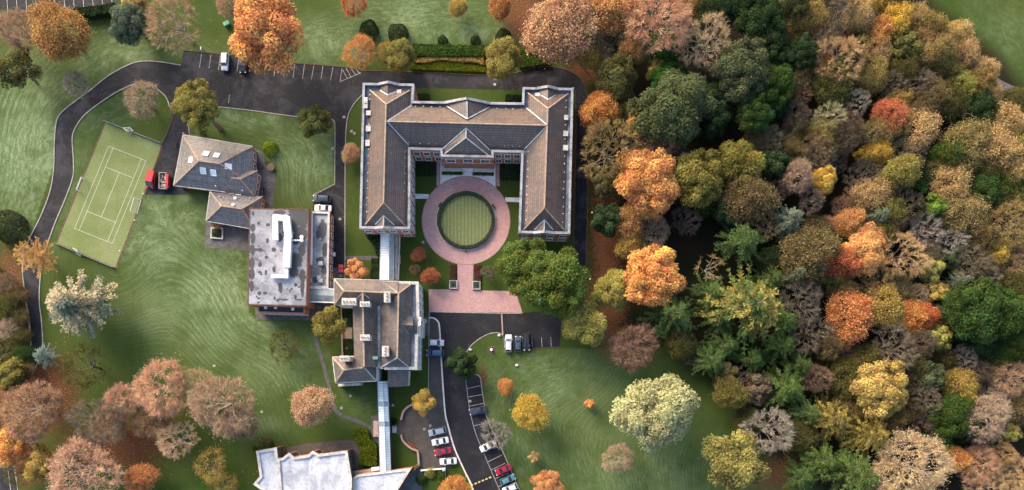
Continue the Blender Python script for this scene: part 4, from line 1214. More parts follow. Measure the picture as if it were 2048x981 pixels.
b = MB(); b.strip([W(799, 474, 1), W(796, 560, 1)], .25, 0, 1.0); part(b, "kerb_wall", M['white_wall'], bb)

# ---- the low angular block at the bottom edge
lowb = building("angular_block", "angular flat white roofed building with zigzag brick edge at the bottom of the photo", "building", (620, 960))
vz = 6.2
Vpx = [(512.5, 903), (552.5, 895.7), (555, 918), (566, 916), (577.6, 906.2), (588, 915.5), (616, 911), (625.5, 902.5), (637, 909.5), (694, 902), (703, 958), (702, 1040), (560, 1060), (528, 984), (507, 969), (520, 953)]
V = flat(Vpx, vz)
b = MB(); b.wall(V, 0, vz - .14); part(b, "wall", M['brick_orange'], lowb)
b = MB(); parapet(b, V, vz - .6, vz, .55, .14, .08)
div = [W(555, 918, vz), W(560.5, 985, vz), W(562, 1050, vz)]
b.strip(div, 1.0, vz - .6, vz + .04, mi=1)
part(b, "parapet", [M['white_wall'], M['stone']], lowb)
b = MB(); b.poly(inset(V, .5), vz - .4)
def mottled_deck():
    m, nt, bs = new_mat("patched white roof")
    p = pos(nt)
    mp = nd(nt, "ShaderNodeMapping", {"Vector": p, "Scale": (1.0, 0.55, 1.0)}).outputs[0]
    a = noise(nt, mp, 0.22, 7.0, 0.75, 0.6)
    c = noise(nt, mp, 1.1, 5.0, 0.75)
    col = mix(nt, ramp(nt, a, 0.44, 0.62, 0, .75), (0.46, 0.48, 0.52), (0.22, 0.24, 0.28))
    col = mix(nt, ramp(nt, c, 0.56, 0.72, 0, .85), col, (0.10, 0.105, 0.12))
    bk = nd(nt, "ShaderNodeTexBrick", {"Vector": p, "Color1": (0, 0, 0), "Color2": (0, 0, 0), "Mortar": (1, 1, 1), "Scale": 1.0, "Mortar Size": 0.025, "Brick Width": 4.0, "Row Height": 1.1})
    col = mix(nt, mth(nt, 'MULTIPLY', bk.outputs[0], .3), col, (.12, .12, .13))
    nt.links.new(col, bs.inputs["Base Color"]); bs.inputs["Roughness"].default_value = .55
    return m
M['mottled'] = mottled_deck()
part(b, "roof", M['mottled'], lowb)
xz = 4.6
Xpx = [(703.5, 957.5), (716, 950), (822, 937.5), (792, 985), (778, 1040), (704, 1040)]
X_ = flat(Xpx, xz)
b = MB(); b.wall(X_, 0, xz - .14); part(b, "wing_wall", M['brick_orange'], lowb)
b = MB(); parapet(b, X_, xz - .4, xz, .5, .14, .08); part(b, "wing_parapet", [M['white_wall'], M['stone']], lowb)
b = MB(); b.poly(inset(X_, .45), xz - .25)
part(b, "wing_roof", two_tone("clean white roof", (0.47, 0.50, 0.54), (0.34, 0.36, 0.40), .25, .45, .7, .5, .25, 2.0), lowb)
va = lambda i: W(*Vpx[i], vz)
windows(lowb, va(2), va(1), 1, 1.0, 4.0, 2.3, M['dark'], M['glass_green'], bars=2)
windows(lowb, va(10), va(9), 4, .8, 4.3, 1.6, M['dark'], M['glass_green'])
windows(lowb, va(9), va(8), 3, 1.0, 2.5, 1.4, M['dark'], gl)
windows(lowb, va(5), va(4), 1, 1.0, 4.2, .7, M['dark'], gl, bars=0)
windows(lowb, va(8), va(7), 1, 1.0, 4.2, .7, M['dark'], gl, bars=0)
b = MB(); b.bar(W(709, 947, 2.5), W(752, 940.5, 2.5), 1.2, .25); part(b, "canopy", M['brick_orange'], lowb)
b = MB(); b.bar(W(743, 939, 3.4), W(759, 937, 3.4), .9, .3); part(b, "canopy_edge", M['white'], lowb)
# ------------------------------------------------------------------ trees: prototypes of unit crown radius, built from many small faces
def unit(v):
    return v / np.maximum(np.linalg.norm(v, axis=1, keepdims=True), 1e-9)

def leaf_quads(C, Nn, size, rg, aspect=0.7, tone=None):
    """rhombic leaf clumps at C facing roughly Nn"""
    n = len(C)
    r = rg.normal(size=(n, 3))
    t = unit(r - Nn * np.sum(r * Nn, 1, keepdims=True))
    bt = np.cross(Nn, t)
    s = (size * rg.uniform(0.6, 1.4, n))[:, None]
    v = np.stack([C + t * s, C + bt * s * aspect, C - t * s, C - bt * s * aspect], 1).reshape(-1, 3)
    f = np.arange(4 * n).reshape(n, 4)
    tn = np.repeat(tone if tone is not None else rg.uniform(0, 1, n), 4)
    return v, f, tn

def blade_quads(P, D, L, Wd, rg, tone):
    """long narrow sprays from P along D"""
    n = len(P)
    r = rg.normal(size=(n, 3)); r[:, 2] = np.abs(r[:, 2]) + 0.8
    sde = unit(np.cross(D, r))
    L = L[:, None]; Wd = Wd[:, None]
    v = np.stack([P, P + D * L * .5 + sde * Wd, P + D * L, P + D * L * .5 - sde * Wd], 1).reshape(-1, 3)
    return v, np.arange(4 * n).reshape(n, 4), np.repeat(tone, 4)

def seg_prisms(A, B, ra, rb, tone=None):
    """three-sided twigs"""
    n = len(A)
    d = unit(B - A)
    up = np.where(np.abs(d[:, 2:3]) > .9, np.array([[1., 0, 0]]), np.array([[0, 0, 1.]]))
    x = unit(np.cross(d, up)); y = np.cross(d, x)
    vs = []
    for P, r in ((A, ra), (B, rb)):
        for k in range(3):
            a = 2 * math.pi * k / 3
            vs.append(P + (x * math.cos(a) + y * math.sin(a)) * r[:, None])
    v = np.stack(vs, 1).reshape(-1, 3)
    b = np.arange(n)[:, None] * 6
    f = np.concatenate([b + np.array([[k, (k + 1) % 3, 3 + (k + 1) % 3, 3 + k]]) for k in range(3)], 0)
    return v, f, np.repeat(tone if tone is not None else np.full(n, .5), 6)

def join(parts_):
    V, F, T, o = [], [], [], 0
    for v, f, t in parts_:
        V.append(v); F.append(f + o); T.append(t); o += len(v)
    return np.concatenate(V), np.concatenate(F), np.concatenate(T)

def lobes(rg, n, flat=.75, cz=1.3, low=-.35, jitter=.16):
    """clump centres spread over an uneven dome of radius 1"""
    out = []
    ph = rg.uniform(0, 6.28, 6)
    while len(out) < n:
        d = rg.normal(size=3); d /= np.linalg.norm(d)
        if d[2] < low: continue
        a = math.atan2(d[1], d[0])
        rim = 1 + .12 * math.sin(2 * a + ph[0]) + .10 * math.sin(3 * a + ph[1]) + .10 * math.sin(5 * a + ph[2]) + .05 * math.sin(9 * a + ph[3])
        R = .78 * rim * (1 - abs(rg.normal()) * jitter) * (1.14 if rg.random() < .1 else 1)
        p = np.array([d[0] * R, d[1] * R, d[2] * R * flat + cz])
        if out and min(np.linalg.norm(p - q[0]) for q in out) < .17: 
            if rg.random() < .8: continue
        out.append((p, rg.uniform(.12, .28), rg.uniform(0, 1)))
    return out

def limbs_mesh(name, rg, targets, cz, r0=.055):
    """tapered trunk with limbs reaching towards the clumps"""
    segs = []
    top = np.array([rg.normal() * .05, rg.normal() * .05, cz * .72])
    prev = np.zeros(3)
    for k in range(1, 6):
        p = top * k / 5 + rg.normal(size=3) * .012
        segs.append((prev, p, r0 * (1.25 - .17 * (k - 1)), r0 * (1.25 - .17 * k)))
        prev = p
    for tg in targets:
        a = top * rg.uniform(.72, 1.0)
        m = a * .5 + tg * .5 + np.array([0, 0, .08])
        segs.append((a, m, r0 * .42, r0 * .26)); segs.append((m, tg, r0 * .26, r0 * .09))
    A, B, ra, rb = (np.array([s[i] for s in segs]) for i in range(4))
    v, f, t = seg_prisms(A, B, ra, rb)
    return np_mesh(name, v, f, {"tone": t})

def proto_broad(seed, n=60, per=200, leaf=.036, flat=.75, low=-.3, cz=1.3, up=.5):
    rg = np.random.default_rng(seed)
    lb = lobes(rg, n, flat, cz, low)
    ps = []
    for p, r, tn in lb:
        k = int(per * (r / .24) ** 2)
        d = unit(rg.normal(size=(k, 3)))
        d[:, 2] = np.where(d[:, 2] < -.25, -d[:, 2], d[:, 2])
        rad = r * (1 + rg.normal(size=k) * .13)
        C = p + d * rad[:, None] * np.array([1, 1, .85])
        Nn = unit(d * .9 + rg.normal(size=(k, 3)) * .55 + np.array([0, 0, up + .35]))
        ps.append(leaf_quads(C, Nn, leaf, rg, .7, np.clip(tn * .6 + (d[:, 2] * .18) + rg.uniform(-.05, .4, k), 0, 1)))  # crown shading put into the leaf tone: clump tops paler, undersides darker
    v, f, t = join(ps)
    tr = limbs_mesh("trunk", rg, [p for p, _, _ in lb[:14]], cz)
    return np_mesh("crown", v, f, {"tone": t}), tr

def proto_bare(seed, leaves=0, leaf=.035, ends_n=260, twigs=34, height=1.0, thick=1.0, flat=.72, sparse=0.0):
    """bare crown: limbs, boughs and branches fanning from the trunk to an even dome, each end a spray of twigs"""
    rg = np.random.default_rng(seed)
    top = np.array([rg.normal() * .04, rg.normal() * .04, .62 * height])
    cz = 1.15 * height
    ph = rg.uniform(0, 6.28, 3)
    E = []
    while len(E) < ends_n:
        d = rg.normal(size=3); d /= np.linalg.norm(d)
        if d[2] < -.32: continue
        a = math.atan2(d[1], d[0])
        rim = 1 + .10 * math.sin(2 * a + ph[0]) + .08 * math.sin(3 * a + ph[1]) + .05 * math.sin(7 * a + ph[2])
        if sparse and math.sin(3 * a + ph[2]) + math.sin(2 * d[2] * 3 + ph[0]) < -1.9 + sparse: continue
        R = .84 * rim * rg.uniform(.62, 1.0) ** .6
        E.append([d[0] * R, d[1] * R, d[2] * R * flat + cz])
    E = np.array(E)
    def cluster(P, k):
        c = P[rg.choice(len(P), k, replace=False)]
        for _ in range(6):
            lab = np.argmin(((P[:, None] - c[None]) ** 2).sum(2), 1)
            c = np.array([P[lab == q].mean(0) if (lab == q).any() else c[q] for q in range(k)])
        return c, lab
    mids, lab1 = cluster(E, max(10, ends_n // 6))
    bigs, lab2 = cluster(mids, 9)
    wob = lambda p, s: p + rg.normal(size=3) * s
    big, fine = [], []
    def path(a, c, r0, r1, n, dst, s):
        q = a
        for k in range(1, n + 1):
            t = k / n
            e = a + (c - a) * t + np.array([0, 0, .10 * math.sin(math.pi * t) * np.linalg.norm((c - a)[:2])])
            if k < n: e = wob(e, s)
            dst.append((q, e, r0 + (r1 - r0) * (k - 1) / n, r0 + (r1 - r0) * t)); q = e
    big.append((np.zeros(3), top * .5, .062, .052)); big.append((top * .5, top, .052, .044))
    bp = [top + (b_ - top) * .55 for b_ in bigs]
    for p in bp: path(top * rg.uniform(.78, 1), p, .030 * thick, .017 * thick, 3, big, .025)
    mp = []
    for k, m in enumerate(mids):
        b_ = bp[lab2[k]]
        p = b_ + (m - b_) * .72
        path(b_, p, .015 * thick, .0085 * thick, 3, big, .022); mp.append(p)
    for k, e in enumerate(E):
        path(mp[lab1[k]], e, .0078 * thick, .0045 * thick, 3, fine, .016)
    rr = np.random.default_rng(seed + 1)
    A, B, ra, rb = (np.array([q[i] for q in fine]) for i in range(4))
    v, f, t = seg_prisms(A, B, ra, rb, rr.uniform(.5, 1, len(A)))
    ps = [(v, f, t)]
    if twigs:
        Q = np.repeat(E, twigs, 0)
        base = np.repeat(np.array([mp[l] for l in lab1]), twigs, 0)
        o = unit(Q - base)
        tn = np.repeat(rr.uniform(0, .5, len(E)), twigs)
        P = base + (Q - base) * rr.uniform(.35, 1.0, (len(Q), 1)) + rr.normal(size=Q.shape) * .012
        out = unit(Q - np.array([0, 0, .8 * height]))
        dq = unit(o * .7 + out * .5 + rr.normal(size=Q.shape) * .55)
        ps.append(blade_quads(P, dq, rr.uniform(.07, .17, len(Q)), np.full(len(Q), .0036), rr, np.clip(tn + rr.uniform(-.15, .5, len(Q)), 0, 1)))
    if leaves:
        pick = E[rr.integers(0, len(E), leaves)] + rr.normal(size=(leaves, 3)) * .085
        ps.append(leaf_quads(pick, unit(rr.normal(size=(leaves, 3)) + np.array([0, 0, .9])), leaf, rr, .65, rr.uniform(0.1, 1, leaves)))
    v, f, t = join(ps)
    A, B, ra, rb = (np.array([q[i] for q in big]) for i in range(4))
    v2, f2, t2 = seg_prisms(A, B, ra, rb)
    return np_mesh("crown", v, f, {"tone": t}), np_mesh("trunk", v2, f2, {"tone": t2})

def proto_conifer(seed, tiers=9, height=2.3, droop=.22, per=15, spray=.17, width=.011, top=.10, tipup=0.0, rough=.25):
    rg = np.random.default_rng(seed)
    P, D, L, Wd, T = [], [], [], [], []
    br = []
    for k in range(tiers):
        u = k / (tiers - 1)
        z = height * (.32 + .64 * u)
        R = (1 - u) ** .75 * (1 - top) + top
        n = int(7 + 5 * (1 - u))
        for j in range(n):
            a = rg.uniform(0, 6.283)
            Rb = R * rg.uniform(.87 - rough, .87 + rough)
            d = np.array([math.cos(a), math.sin(a), 0])
            tn = rg.uniform(0, 1)
            m = max(4, int(per * Rb))
            pts = []
            for i in range(m + 1):
                s = i / m
                zz = z + Rb * (.14 * s - droop * s * s + tipup * s ** 3)
                pts.append(d * Rb * s * .93 + np.array([rg.normal() * .012, rg.normal() * .012, zz]))
            br.append((pts[0], pts[m // 2], .012, .008)); br.append((pts[m // 2], pts[-1], .008, .003))
            for i in range(1, m + 1):
                dd = pts[i] - pts[i - 1]; dd /= np.linalg.norm(dd)
                side = np.array([-dd[1], dd[0], 0])
                for sgn in (-1, 1, 0, .6, -.6, -1, 1):
                    q = dd * (1 if sgn == 0 else .8) + side * sgn * .7 + np.array([0, 0, rg.normal() * .16 - .05]) + rg.normal(size=3) * .12
                    P.append(pts[i] - dd * .02); D.append(q / np.linalg.norm(q))
                    L.append(spray * rg.uniform(.6, 1.15) * (1.15 - .5 * i / m)); Wd.append(width * rg.uniform(.7, 1.3))
                    T.append(np.clip(tn * .4 + .35 * i / m + rg.uniform(0, .35), 0, 1))
    v, f, t = blade_quads(np.array(P), np.array(D), np.array(L), np.array(Wd), rg, np.array(T))
    segs = [(np.zeros(3), np.array([0, 0, height * .5]), .05, .035), (np.array([0, 0, height * .5]), np.array([0, 0, height * .97]), .035, .006)] + br
    A, B, ra, rb = (np.array([s[i] for s in segs]) for i in range(4))
    v2, f2, t2 = seg_prisms(A, B, ra, rb)
    return np_mesh("crown", v, f, {"tone": t}), np_mesh("trunk", v2, f2, {"tone": t2})

def proto_bush(seed, n=2600, leaf=.05, spike=0, tall=1.0):
    """dense clipped or spiky shrub sitting on the ground"""
    rg = np.random.default_rng(seed)
    d = unit(rg.normal(size=(n, 3))); d[:, 2] = np.abs(d[:, 2]) * 1.0 - .12
    d = unit(d)
    a = np.arctan2(d[:, 1], d[:, 0])
    rr = (1 + .05 * np.sin(3 * a + seed) + .04 * np.sin(5 * a + 2 * seed)) * (1 - np.abs(rg.normal(size=n)) * .05)
    C = d * rr[:, None] * np.array([1, 1, tall]) + np.array([0, 0, .12])
    if spike:
        st = C * .25
        v, f, t = blade_quads(st, unit(d + rg.normal(size=(n, 3)) * .12), np.linalg.norm(C, axis=1) * rg.uniform(.5, 1.05, n), np.full(n, .022), rg, rg.uniform(0, 1, n))
    else:
        v, f, t = leaf_quads(C, unit(d + rg.normal(size=(n, 3)) * .45), leaf, rg, .75, rg.uniform(0, 1, n))
    tr = seg_prisms(np.array([[0, 0, 0.]]), np.array([[0, 0, .8 * tall]]), np.array([.06]), np.array([.03]))
    return np_mesh("crown", v, f, {"tone": t}), np_mesh("trunk", *tr[:2], {"tone": tr[2]})

def foliage_mat(name, soft=.35, patch_scale=.22, deep=.42, light=1.6, spread=.06, second=None):
    m = bpy.data.materials.new(name)
    m.use_nodes = True
    nt = m.node_tree
    nt.nodes.remove(nt.nodes["Principled BSDF"])
    out = nt.nodes["Material Output"]
    oi = nd(nt, "ShaderNodeObjectInfo")
    p = pos(nt)
    tn = attr(nt, "tone")
    pt = noise(nt, p, patch_scale, 4.0, 0.6)
    base = oi.outputs["Color"]
    # second hue: alpha below .5 turns patches greener and darker, above .5 yellower and paler
    al = oi.outputs["Alpha"]
    warm = nd(nt, "ShaderNodeHueSaturation", {"Hue": 0.545, "Saturation": 0.95, "Value": 1.25, "Color": base}).outputs[0]
    cool = nd(nt, "ShaderNodeHueSaturation", {"Hue": 0.46, "Saturation": 1.0, "Value": 0.85, "Color": base}).outputs[0]
    col = mix(nt, mth(nt, 'MULTIPLY', ramp(nt, pt, .46, .62), mth(nt, 'MULTIPLY', mth(nt, 'SUBTRACT', al, .5), 2.0, clamp=True)), base, warm)
    col = mix(nt, mth(nt, 'MULTIPLY', ramp(nt, pt, .54, .40), mth(nt, 'MULTIPLY', mth(nt, 'SUBTRACT', .5, al), 2.0, clamp=True)), col, cool)
    if second:
        col = mix(nt, mth(nt, 'MULTIPLY', ramp(nt, pt, .42, .6), ramp(nt, tn, .2, .7, .3, 1.0)), base, second)
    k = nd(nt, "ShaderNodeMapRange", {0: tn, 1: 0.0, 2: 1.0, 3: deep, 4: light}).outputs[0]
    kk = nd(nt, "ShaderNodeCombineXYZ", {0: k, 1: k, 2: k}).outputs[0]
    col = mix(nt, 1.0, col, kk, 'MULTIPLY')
    h = mth(nt, 'MULTIPLY_ADD', mth(nt, 'SUBTRACT', noise(nt, p, .9, 4.0), .5), spread * 2.6, mth(nt, 'MULTIPLY_ADD', tn, spread * .6, .5 - spread * .3))
    col = nd(nt, "ShaderNodeHueSaturation", {"Hue": h, "Color": col}).outputs[0]
    df = nd(nt, "ShaderNodeBsdfDiffuse", {"Color": col})
    tr = nd(nt, "ShaderNodeBsdfTranslucent", {"Color": col})
    ms = nd(nt, "ShaderNodeMixShader", {0: soft})
    nt.links.new(df.outputs[0], ms.inputs[1]); nt.links.new(tr.outputs[0], ms.inputs[2])
    nt.links.new(ms.outputs[0], out.inputs[0])
    return m
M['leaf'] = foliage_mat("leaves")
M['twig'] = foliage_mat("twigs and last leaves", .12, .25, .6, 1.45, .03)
M['needle_tan'] = foliage_mat("needles with cones and sunlit tan", .15, .16, .5, 1.6, .02, (.46, .36, .215))  # tan patches in the colour: pale cones plus light on the upper boughs
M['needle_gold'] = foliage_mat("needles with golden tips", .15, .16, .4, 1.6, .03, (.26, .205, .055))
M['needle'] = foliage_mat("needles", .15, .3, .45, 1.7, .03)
def bark_mat(nm, c1, c2):
    m, nt, bs = new_mat(nm)
    nt.links.new(mix(nt, ramp(nt, noise(nt, pos(nt), 3.0, 5.0, .7), .35, .65), c1, c2), bs.inputs["Base Color"])
    bs.inputs["Roughness"].default_value = .9
    return m
M['bark'] = bark_mat("bark", (.075, .058, .045), (.19, .16, .13))
M['mid_bark'] = bark_mat("grey brown bark", (.10, .08, .066), (.2, .165, .14))
M['pale_bark'] = bark_mat("pale bark", (.24, .20, .165), (.42, .35, .29))

PROTO = {}
def reg(kind, lst, mat, bark='bark'):
    for c, t in lst:
        c.materials.append(M[mat]); t.materials.append(M[bark])
    PROTO[kind] = lst
reg('broad', [proto_broad(s, 78, 330, .029) for s in (11, 12, 13)], 'leaf')
reg('fluffy', [proto_broad(s, 100, 260, .03, .85, -.45, 1.3, .35) for s in (21, 22)], 'leaf')
reg('open', [proto_broad(s, 44, 210, .034, .7, -.2) for s in (31, 32)], 'leaf')
reg('small', [proto_broad(s, 46, 220, .05, .85, -.5, 1.15) for s in (41, 42)], 'leaf')
reg('bare', [proto_bare(q, 0, .03, 230, 30) for q in (51, 52, 53)], 'twig', 'pale_bark')
reg('haze', [proto_bare(q, 5200, .013, 300, 36) for q in (61, 62, 63)], 'twig', 'pale_bark')
reg('leafy', [proto_bare(q, 15000, .024, 280, 14) for q in (71, 72, 73)], 'leaf')
reg('wispy', [proto_bare(q, 2600, .02, 150, 12, 1.0, .8, .6, .5) for q in (75, 76)], 'leaf')
reg('snag', [proto_bare(q, 0, .03, 60, 9, 1.0, 1.2, .7, .9) for q in (81, 82)], 'twig', 'pale_bark')
reg('cedar', [proto_conifer(s) for s in (91, 92, 93)], 'needle')
reg('atlas', [proto_conifer(s, 14, 1.9, .14, 18, .12, .012, .2, 0, .11) for s in (191, 192)], 'needle_tan')
reg('golden', [proto_conifer(s, 11, 2.1, .2, 17, .13, .013, .16, 0, .2) for s in (195, 196)], 'needle_gold')
reg('spire', [proto_conifer(s, 12, 3.0, .38, 12, .15, .012, .06) for s in (95, 96)], 'needle')
reg('larch', [proto_conifer(s, 7, 1.9, .05, 17, .15, .007, .25, .1) for s in (97,)], 'needle')
reg('bush', [proto_bush(s) for s in (101, 102)], 'leaf')
reg('spiky', [proto_bush(s, 1500, .05, 1) for s in (105,)], 'leaf')
reg('ball', [proto_bush(107, 3000, .045, 0, 1.0)], 'leaf')
CZ = {'broad': 1.5, 'fluffy': 1.5, 'open': 1.5, 'small': 1.3, 'bare': 1.3, 'haze': 1.35, 'leafy': 1.35, 'wispy': 1.3, 'snag': 1.3, 'cedar': 1.15, 'atlas': 1.0, 'golden': 1.1, 'spire': 1.5, 'larch': 1.0, 'bush': .5, 'spiky': .5, 'ball': .5}
TR = np.random.default_rng(2024)
TREES = []
COLR = {  # crown colours (linear), alpha steers the second hue
    'orange': (.52, .235, .09, .7), 'deep_orange': (.46, .195, .09, .6), 'brown_orange': (0.425, 0.223, 0.092, .6), 'red': (0.442, 0.138, 0.073, .6), 'salmon': (.50, .295, .185, .65), 'pink': (.40, .25, .165, .6),
    'yellow': (0.510, 0.340, 0.076, .6), 'gold': (.36, .25, .075, .5), 'olive_gold': (.185, .155, .045, .65), 'yellow_green': (.25, .225, .065, .6), 'olive': (.11, .105, .036, .4), 'pale_green': (.36, .345, .185, .6), 'green': (.046, .072, .018, .8),
    'lime': (.11, .165, .03, .6), 'bright_green': (.052, .105, .022, .7), 'dark_green': (.034, .055, .022, .5), 'grey_green': (.068, .080, .038, .6), 'blue_green': (.10, .125, .085, .6), 'blue': (.155, .215, .20, .5), 'tan': (.42, .285, .135, .6),
    'pale_tan': (.46, .335, .20, .55), 'grey': (.30, .27, .225, .5), 'purple_grey': (.19, .155, .11, .5), 'dark_purple': (.115, .09, .066, .5), 'brown_pink': (.25, .16, .10, .5), 'green_sunlit': (.085, .105, .022, .95), 'cedar_gold': (.22, .195, .058, .35),  # green crowns with yellow patches: sunlit highlights put into the colour
    'cedar_pale': (.34, .285, .165, .3), 'fir': (.062, .095, .026, .6), 'fir_gold': (.15, .12, .032, .45), 'tan_olive': (.265, .20, .08, .5), 'rust': (0.510, 0.276, 0.103, .5), 'olive_brown': (.17, .13, .06, .45), 'pinkish': (.38, .275, .19, .5)}
WORDS = {'orange': 'orange', 'deep_orange': 'deep orange', 'brown_orange': 'brownish orange', 'red': 'rusty red', 'salmon': 'salmon pink', 'pink': 'dusky pink', 'yellow': 'yellow', 'gold': 'golden', 'olive_gold': 'olive gold', 'yellow_green': 'yellow green', 'olive': 'dark olive',
         'pale_green': 'pale green', 'green': 'mid green', 'lime': 'lime green', 'bright_green': 'bright green', 'dark_green': 'dark green', 'grey_green': 'grey green', 'blue_green': 'bluish green', 'blue': 'silvery blue', 'tan': 'tan', 'pale_tan': 'pale tan', 'grey': 'pale grey',
         'purple_grey': 'purplish grey', 'dark_purple': 'dark purplish', 'brown_pink': 'brownish pink', 'green_sunlit': 'green and yellow', 'cedar_gold': 'golden green', 'cedar_pale': 'tan and green', 'fir': 'deep green', 'fir_gold': 'golden', 'tan_olive': 'tan and olive', 'rust': 'rust brown',
         'olive_brown': 'olive brown', 'pinkish': 'pale pinkish'}
KWORD = {'broad': 'leafy', 'fluffy': 'billowy', 'open': 'loose leafy', 'small': 'round leafy', 'bare': 'bare', 'haze': 'nearly bare', 'leafy': 'thinning', 'wispy': 'thin wispy', 'snag': 'dead bare', 'cedar': 'spreading conifer', 'atlas': 'cedar', 'golden': 'cedar', 'spire': 'spiky conifer', 'larch': 'feathery', 'bush': 'dense', 'spiky': 'spiky', 'ball': 'round'}

def tree(px, py, r, kind, col, label=None, group="trees of the autumn wood", name=None, cat="tree", hs=1.0, rot=None, lean=None, sx=1.0, sy=1.0, variant=None, jit=.10, trunk=None):
    """a crown of r photo pixels seen at (px, py); stands where the photo puts its foot"""
    zc = CZ[kind]
    r = r * ((1.17 if kind in ('leafy', 'haze', 'bare') else 1.1) if group.startswith('trees of') else 1.03)
    R = r * S * .95
    for _ in range(3):
        R = r * S * (H - zc * R * hs) / H
    z = zc * R * hs
    base = W(px, py, z)
    nm = name or {'cedar': 'conifer_tree', 'atlas': 'cedar_tree', 'golden': 'cedar_tree', 'spire': 'conifer_tree', 'larch': 'larch_tree', 'bush': 'shrub', 'spiky': 'shrub', 'ball': 'topiary_ball', 'bare': 'bare_tree', 'snag': 'dead_tree', 'haze': 'bare_tree'}.get(kind, 'broadleaf_tree')
    root = thing(nm, label, cat, (base.x, base.y, -.05), rot if rot is not None else TR.uniform(0, 6.28), group)
    root.scale = (R * sx, R * sy, R * hs)
    c, t = PROTO[kind][int(TR.integers(0, len(PROTO[kind]))) if variant is None else variant]
    k = TR.uniform(1 - jit, 1 + jit)
    cc = COLR[col]
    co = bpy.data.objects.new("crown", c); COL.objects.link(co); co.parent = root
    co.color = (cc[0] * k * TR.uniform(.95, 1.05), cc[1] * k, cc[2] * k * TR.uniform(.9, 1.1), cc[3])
    to = bpy.data.objects.new("trunk", trunk or t); COL.objects.link(to); to.parent = root
    if col in ('purple_grey', 'dark_purple', 'brown_pink', 'tan', 'tan_olive', 'olive_brown', 'grey') and kind in ('bare', 'haze'):
        to.material_slots[0].link = 'OBJECT'
        to.material_slots[0].material = M['mid_bark']
    if lean:
        root.rotation_euler = (lean[0], lean[1], root.rotation_euler[2])
    TREES.append((px, py, r, kind, col, root))
    return root

COLR['ball_lime'] = (.20, .27, .02, .5); WORDS['ball_lime'] = 'lime green'
LG = "trees and shrubs on the lawns"
def lawn(px, py, r, kind, col, label, **kw):
    return tree(px, py, r, kind, col, label, kw.pop('group', LG), **kw)
lawn(530, 56, 76, 'broad', 'orange', "huge round orange tree overhanging the parking bays at the top", hs=.95)
lawn(112, 58, 62, 'leafy', 'brown_orange', "big brownish orange tree below the top left car park")
lawn(32, 55, 46, 'haze', 'pink', "reddish bare tree cut by the left edge near the top left car park")
lawn(30, 138, 42, 'open', 'olive', "dark olive tree at the left edge above the silvered lawn")
lawn(258, 44, 40, 'broad', 'blue_green', "bluish green tree with yellow top beside the pale bare tree")
lawn(268, 14, 26, 'small', 'gold', "golden tree top rising behind the bluish green tree")
lawn(340, 36, 66, 'bare', 'pale_tan', "large pale bare tree with thick white limbs at the top", hs=1.1)
lawn(150, 168, 30, 'bare', 'grey', "small grey bare tree leaning over the outer kerb of the curved drive")
lawn(280, 196, 40, 'haze', 'pinkish', "pinkish grey bare tree on the grass island above the tennis court")
lawn(452, 8, 26, 'haze', 'pink', "pink bare tree tucked left of the huge round orange tree")
lawn(628, 240, 33, 'small', 'olive', "dark bronze holly on the corner of the lodge lawn")
lawn(539, 296, 14.5, 'ball', 'ball_lime', "lime green clipped ball shrub beside the lodge", cat="shrub", hs=.9)
lawn(403, 262, 18, 'spire', 'green_sunlit', "small green conifer touching the north eave of the lodge", hs=.8)
lawn(700, 306, 20, 'leafy', 'salmon', "small salmon pink tree on the grass strip west of the brick hall")
lawn(14, 452, 32, 'bush', 'grey_green', "grey green round bush at the left edge by the drive", cat="shrub")
lawn(72, 512, 46, 'larch', 'rust', "rust brown feathery larch leaning across the drive", hs=1.1)
COLR['atlas'] = (.135, .17, .14, .5); WORDS['atlas'] = 'bluish'
lawn(154, 612, 84, 'atlas', 'atlas', "broad blue cedar with tan upper boughs south of the tennis court", hs=.85)
lawn(88, 711, 27, 'cedar', 'blue', "small silvery blue spruce beside the drive", hs=.9)
lawn(165, 735, 56, 'wispy', 'olive', "sparse olive tree just below the broad blue cedar", hs=.8)
lawn(55, 822, 66, 'haze', 'pink', "large brownish pink bare tree near the bottom left road", hs=.95)
RS = "tangled trees along the left edge"
for i_, (x, y, r, kd, cl, lab) in enumerate([(14, 566, 26, 'haze', 'brown_pink', "brownish pink tangled tree below the feathery larch at the left edge"), (34, 590, 22, 'leafy', 'olive_brown', "olive brown tangled tree by the kerb left of the broad cedar"), (12, 612, 28, 'leafy', 'olive', "dark olive tangled tree at the left edge, level with the broad cedar"),
        (36, 632, 22, 'leafy', 'olive_brown', "olive brown tangled tree by the kerb, level with the lower broad cedar"), (14, 656, 26, 'haze', 'pinkish', "pinkish bare tangle at the left edge above the lower left road"), (40, 672, 22, 'leafy', 'olive', "dark olive tangle above the silvery blue spruce"), (44, 712, 24, 'leafy', 'green', "mid green tangle left of the silvery blue spruce"), (42, 745, 26, 'leafy', 'olive_brown', "olive brown tangle below left of the silvery blue spruce")]):
    lawn(x, y, r, kd, cl, lab, group=RS, hs=.7)
lawn(20, 752, 34, 'small', 'olive_gold', "olive gold bush at the left edge above the pink bare tree")
lawn(215, 850, 40, 'haze', 'pink', "dusky pink bare tree squeezed between the purplish and the salmon trees", hs=.8)
lawn(300, 845, 42, 'haze', 'brown_pink', "brownish pink bare tree in the hollow of the bottom left clump", hs=.75)
lawn(395, 770, 40, 'haze', 'pale_tan', "pale tan bare tree behind the wide tan one of the bottom left clump", hs=.85)
lawn(475, 845, 42, 'haze', 'brown_pink', "brownish pink bare tree on the outer side of the wide tan one", hs=.85)
lawn(190, 842, 60, 'bare', 'purple_grey', "purplish grey bare tree left of the salmon bare trees", hs=.9)
lawn(238, 805, 42, 'haze', 'salmon', "salmon bare tree with pale limbs spreading left, west of its bigger neighbour", hs=.9)
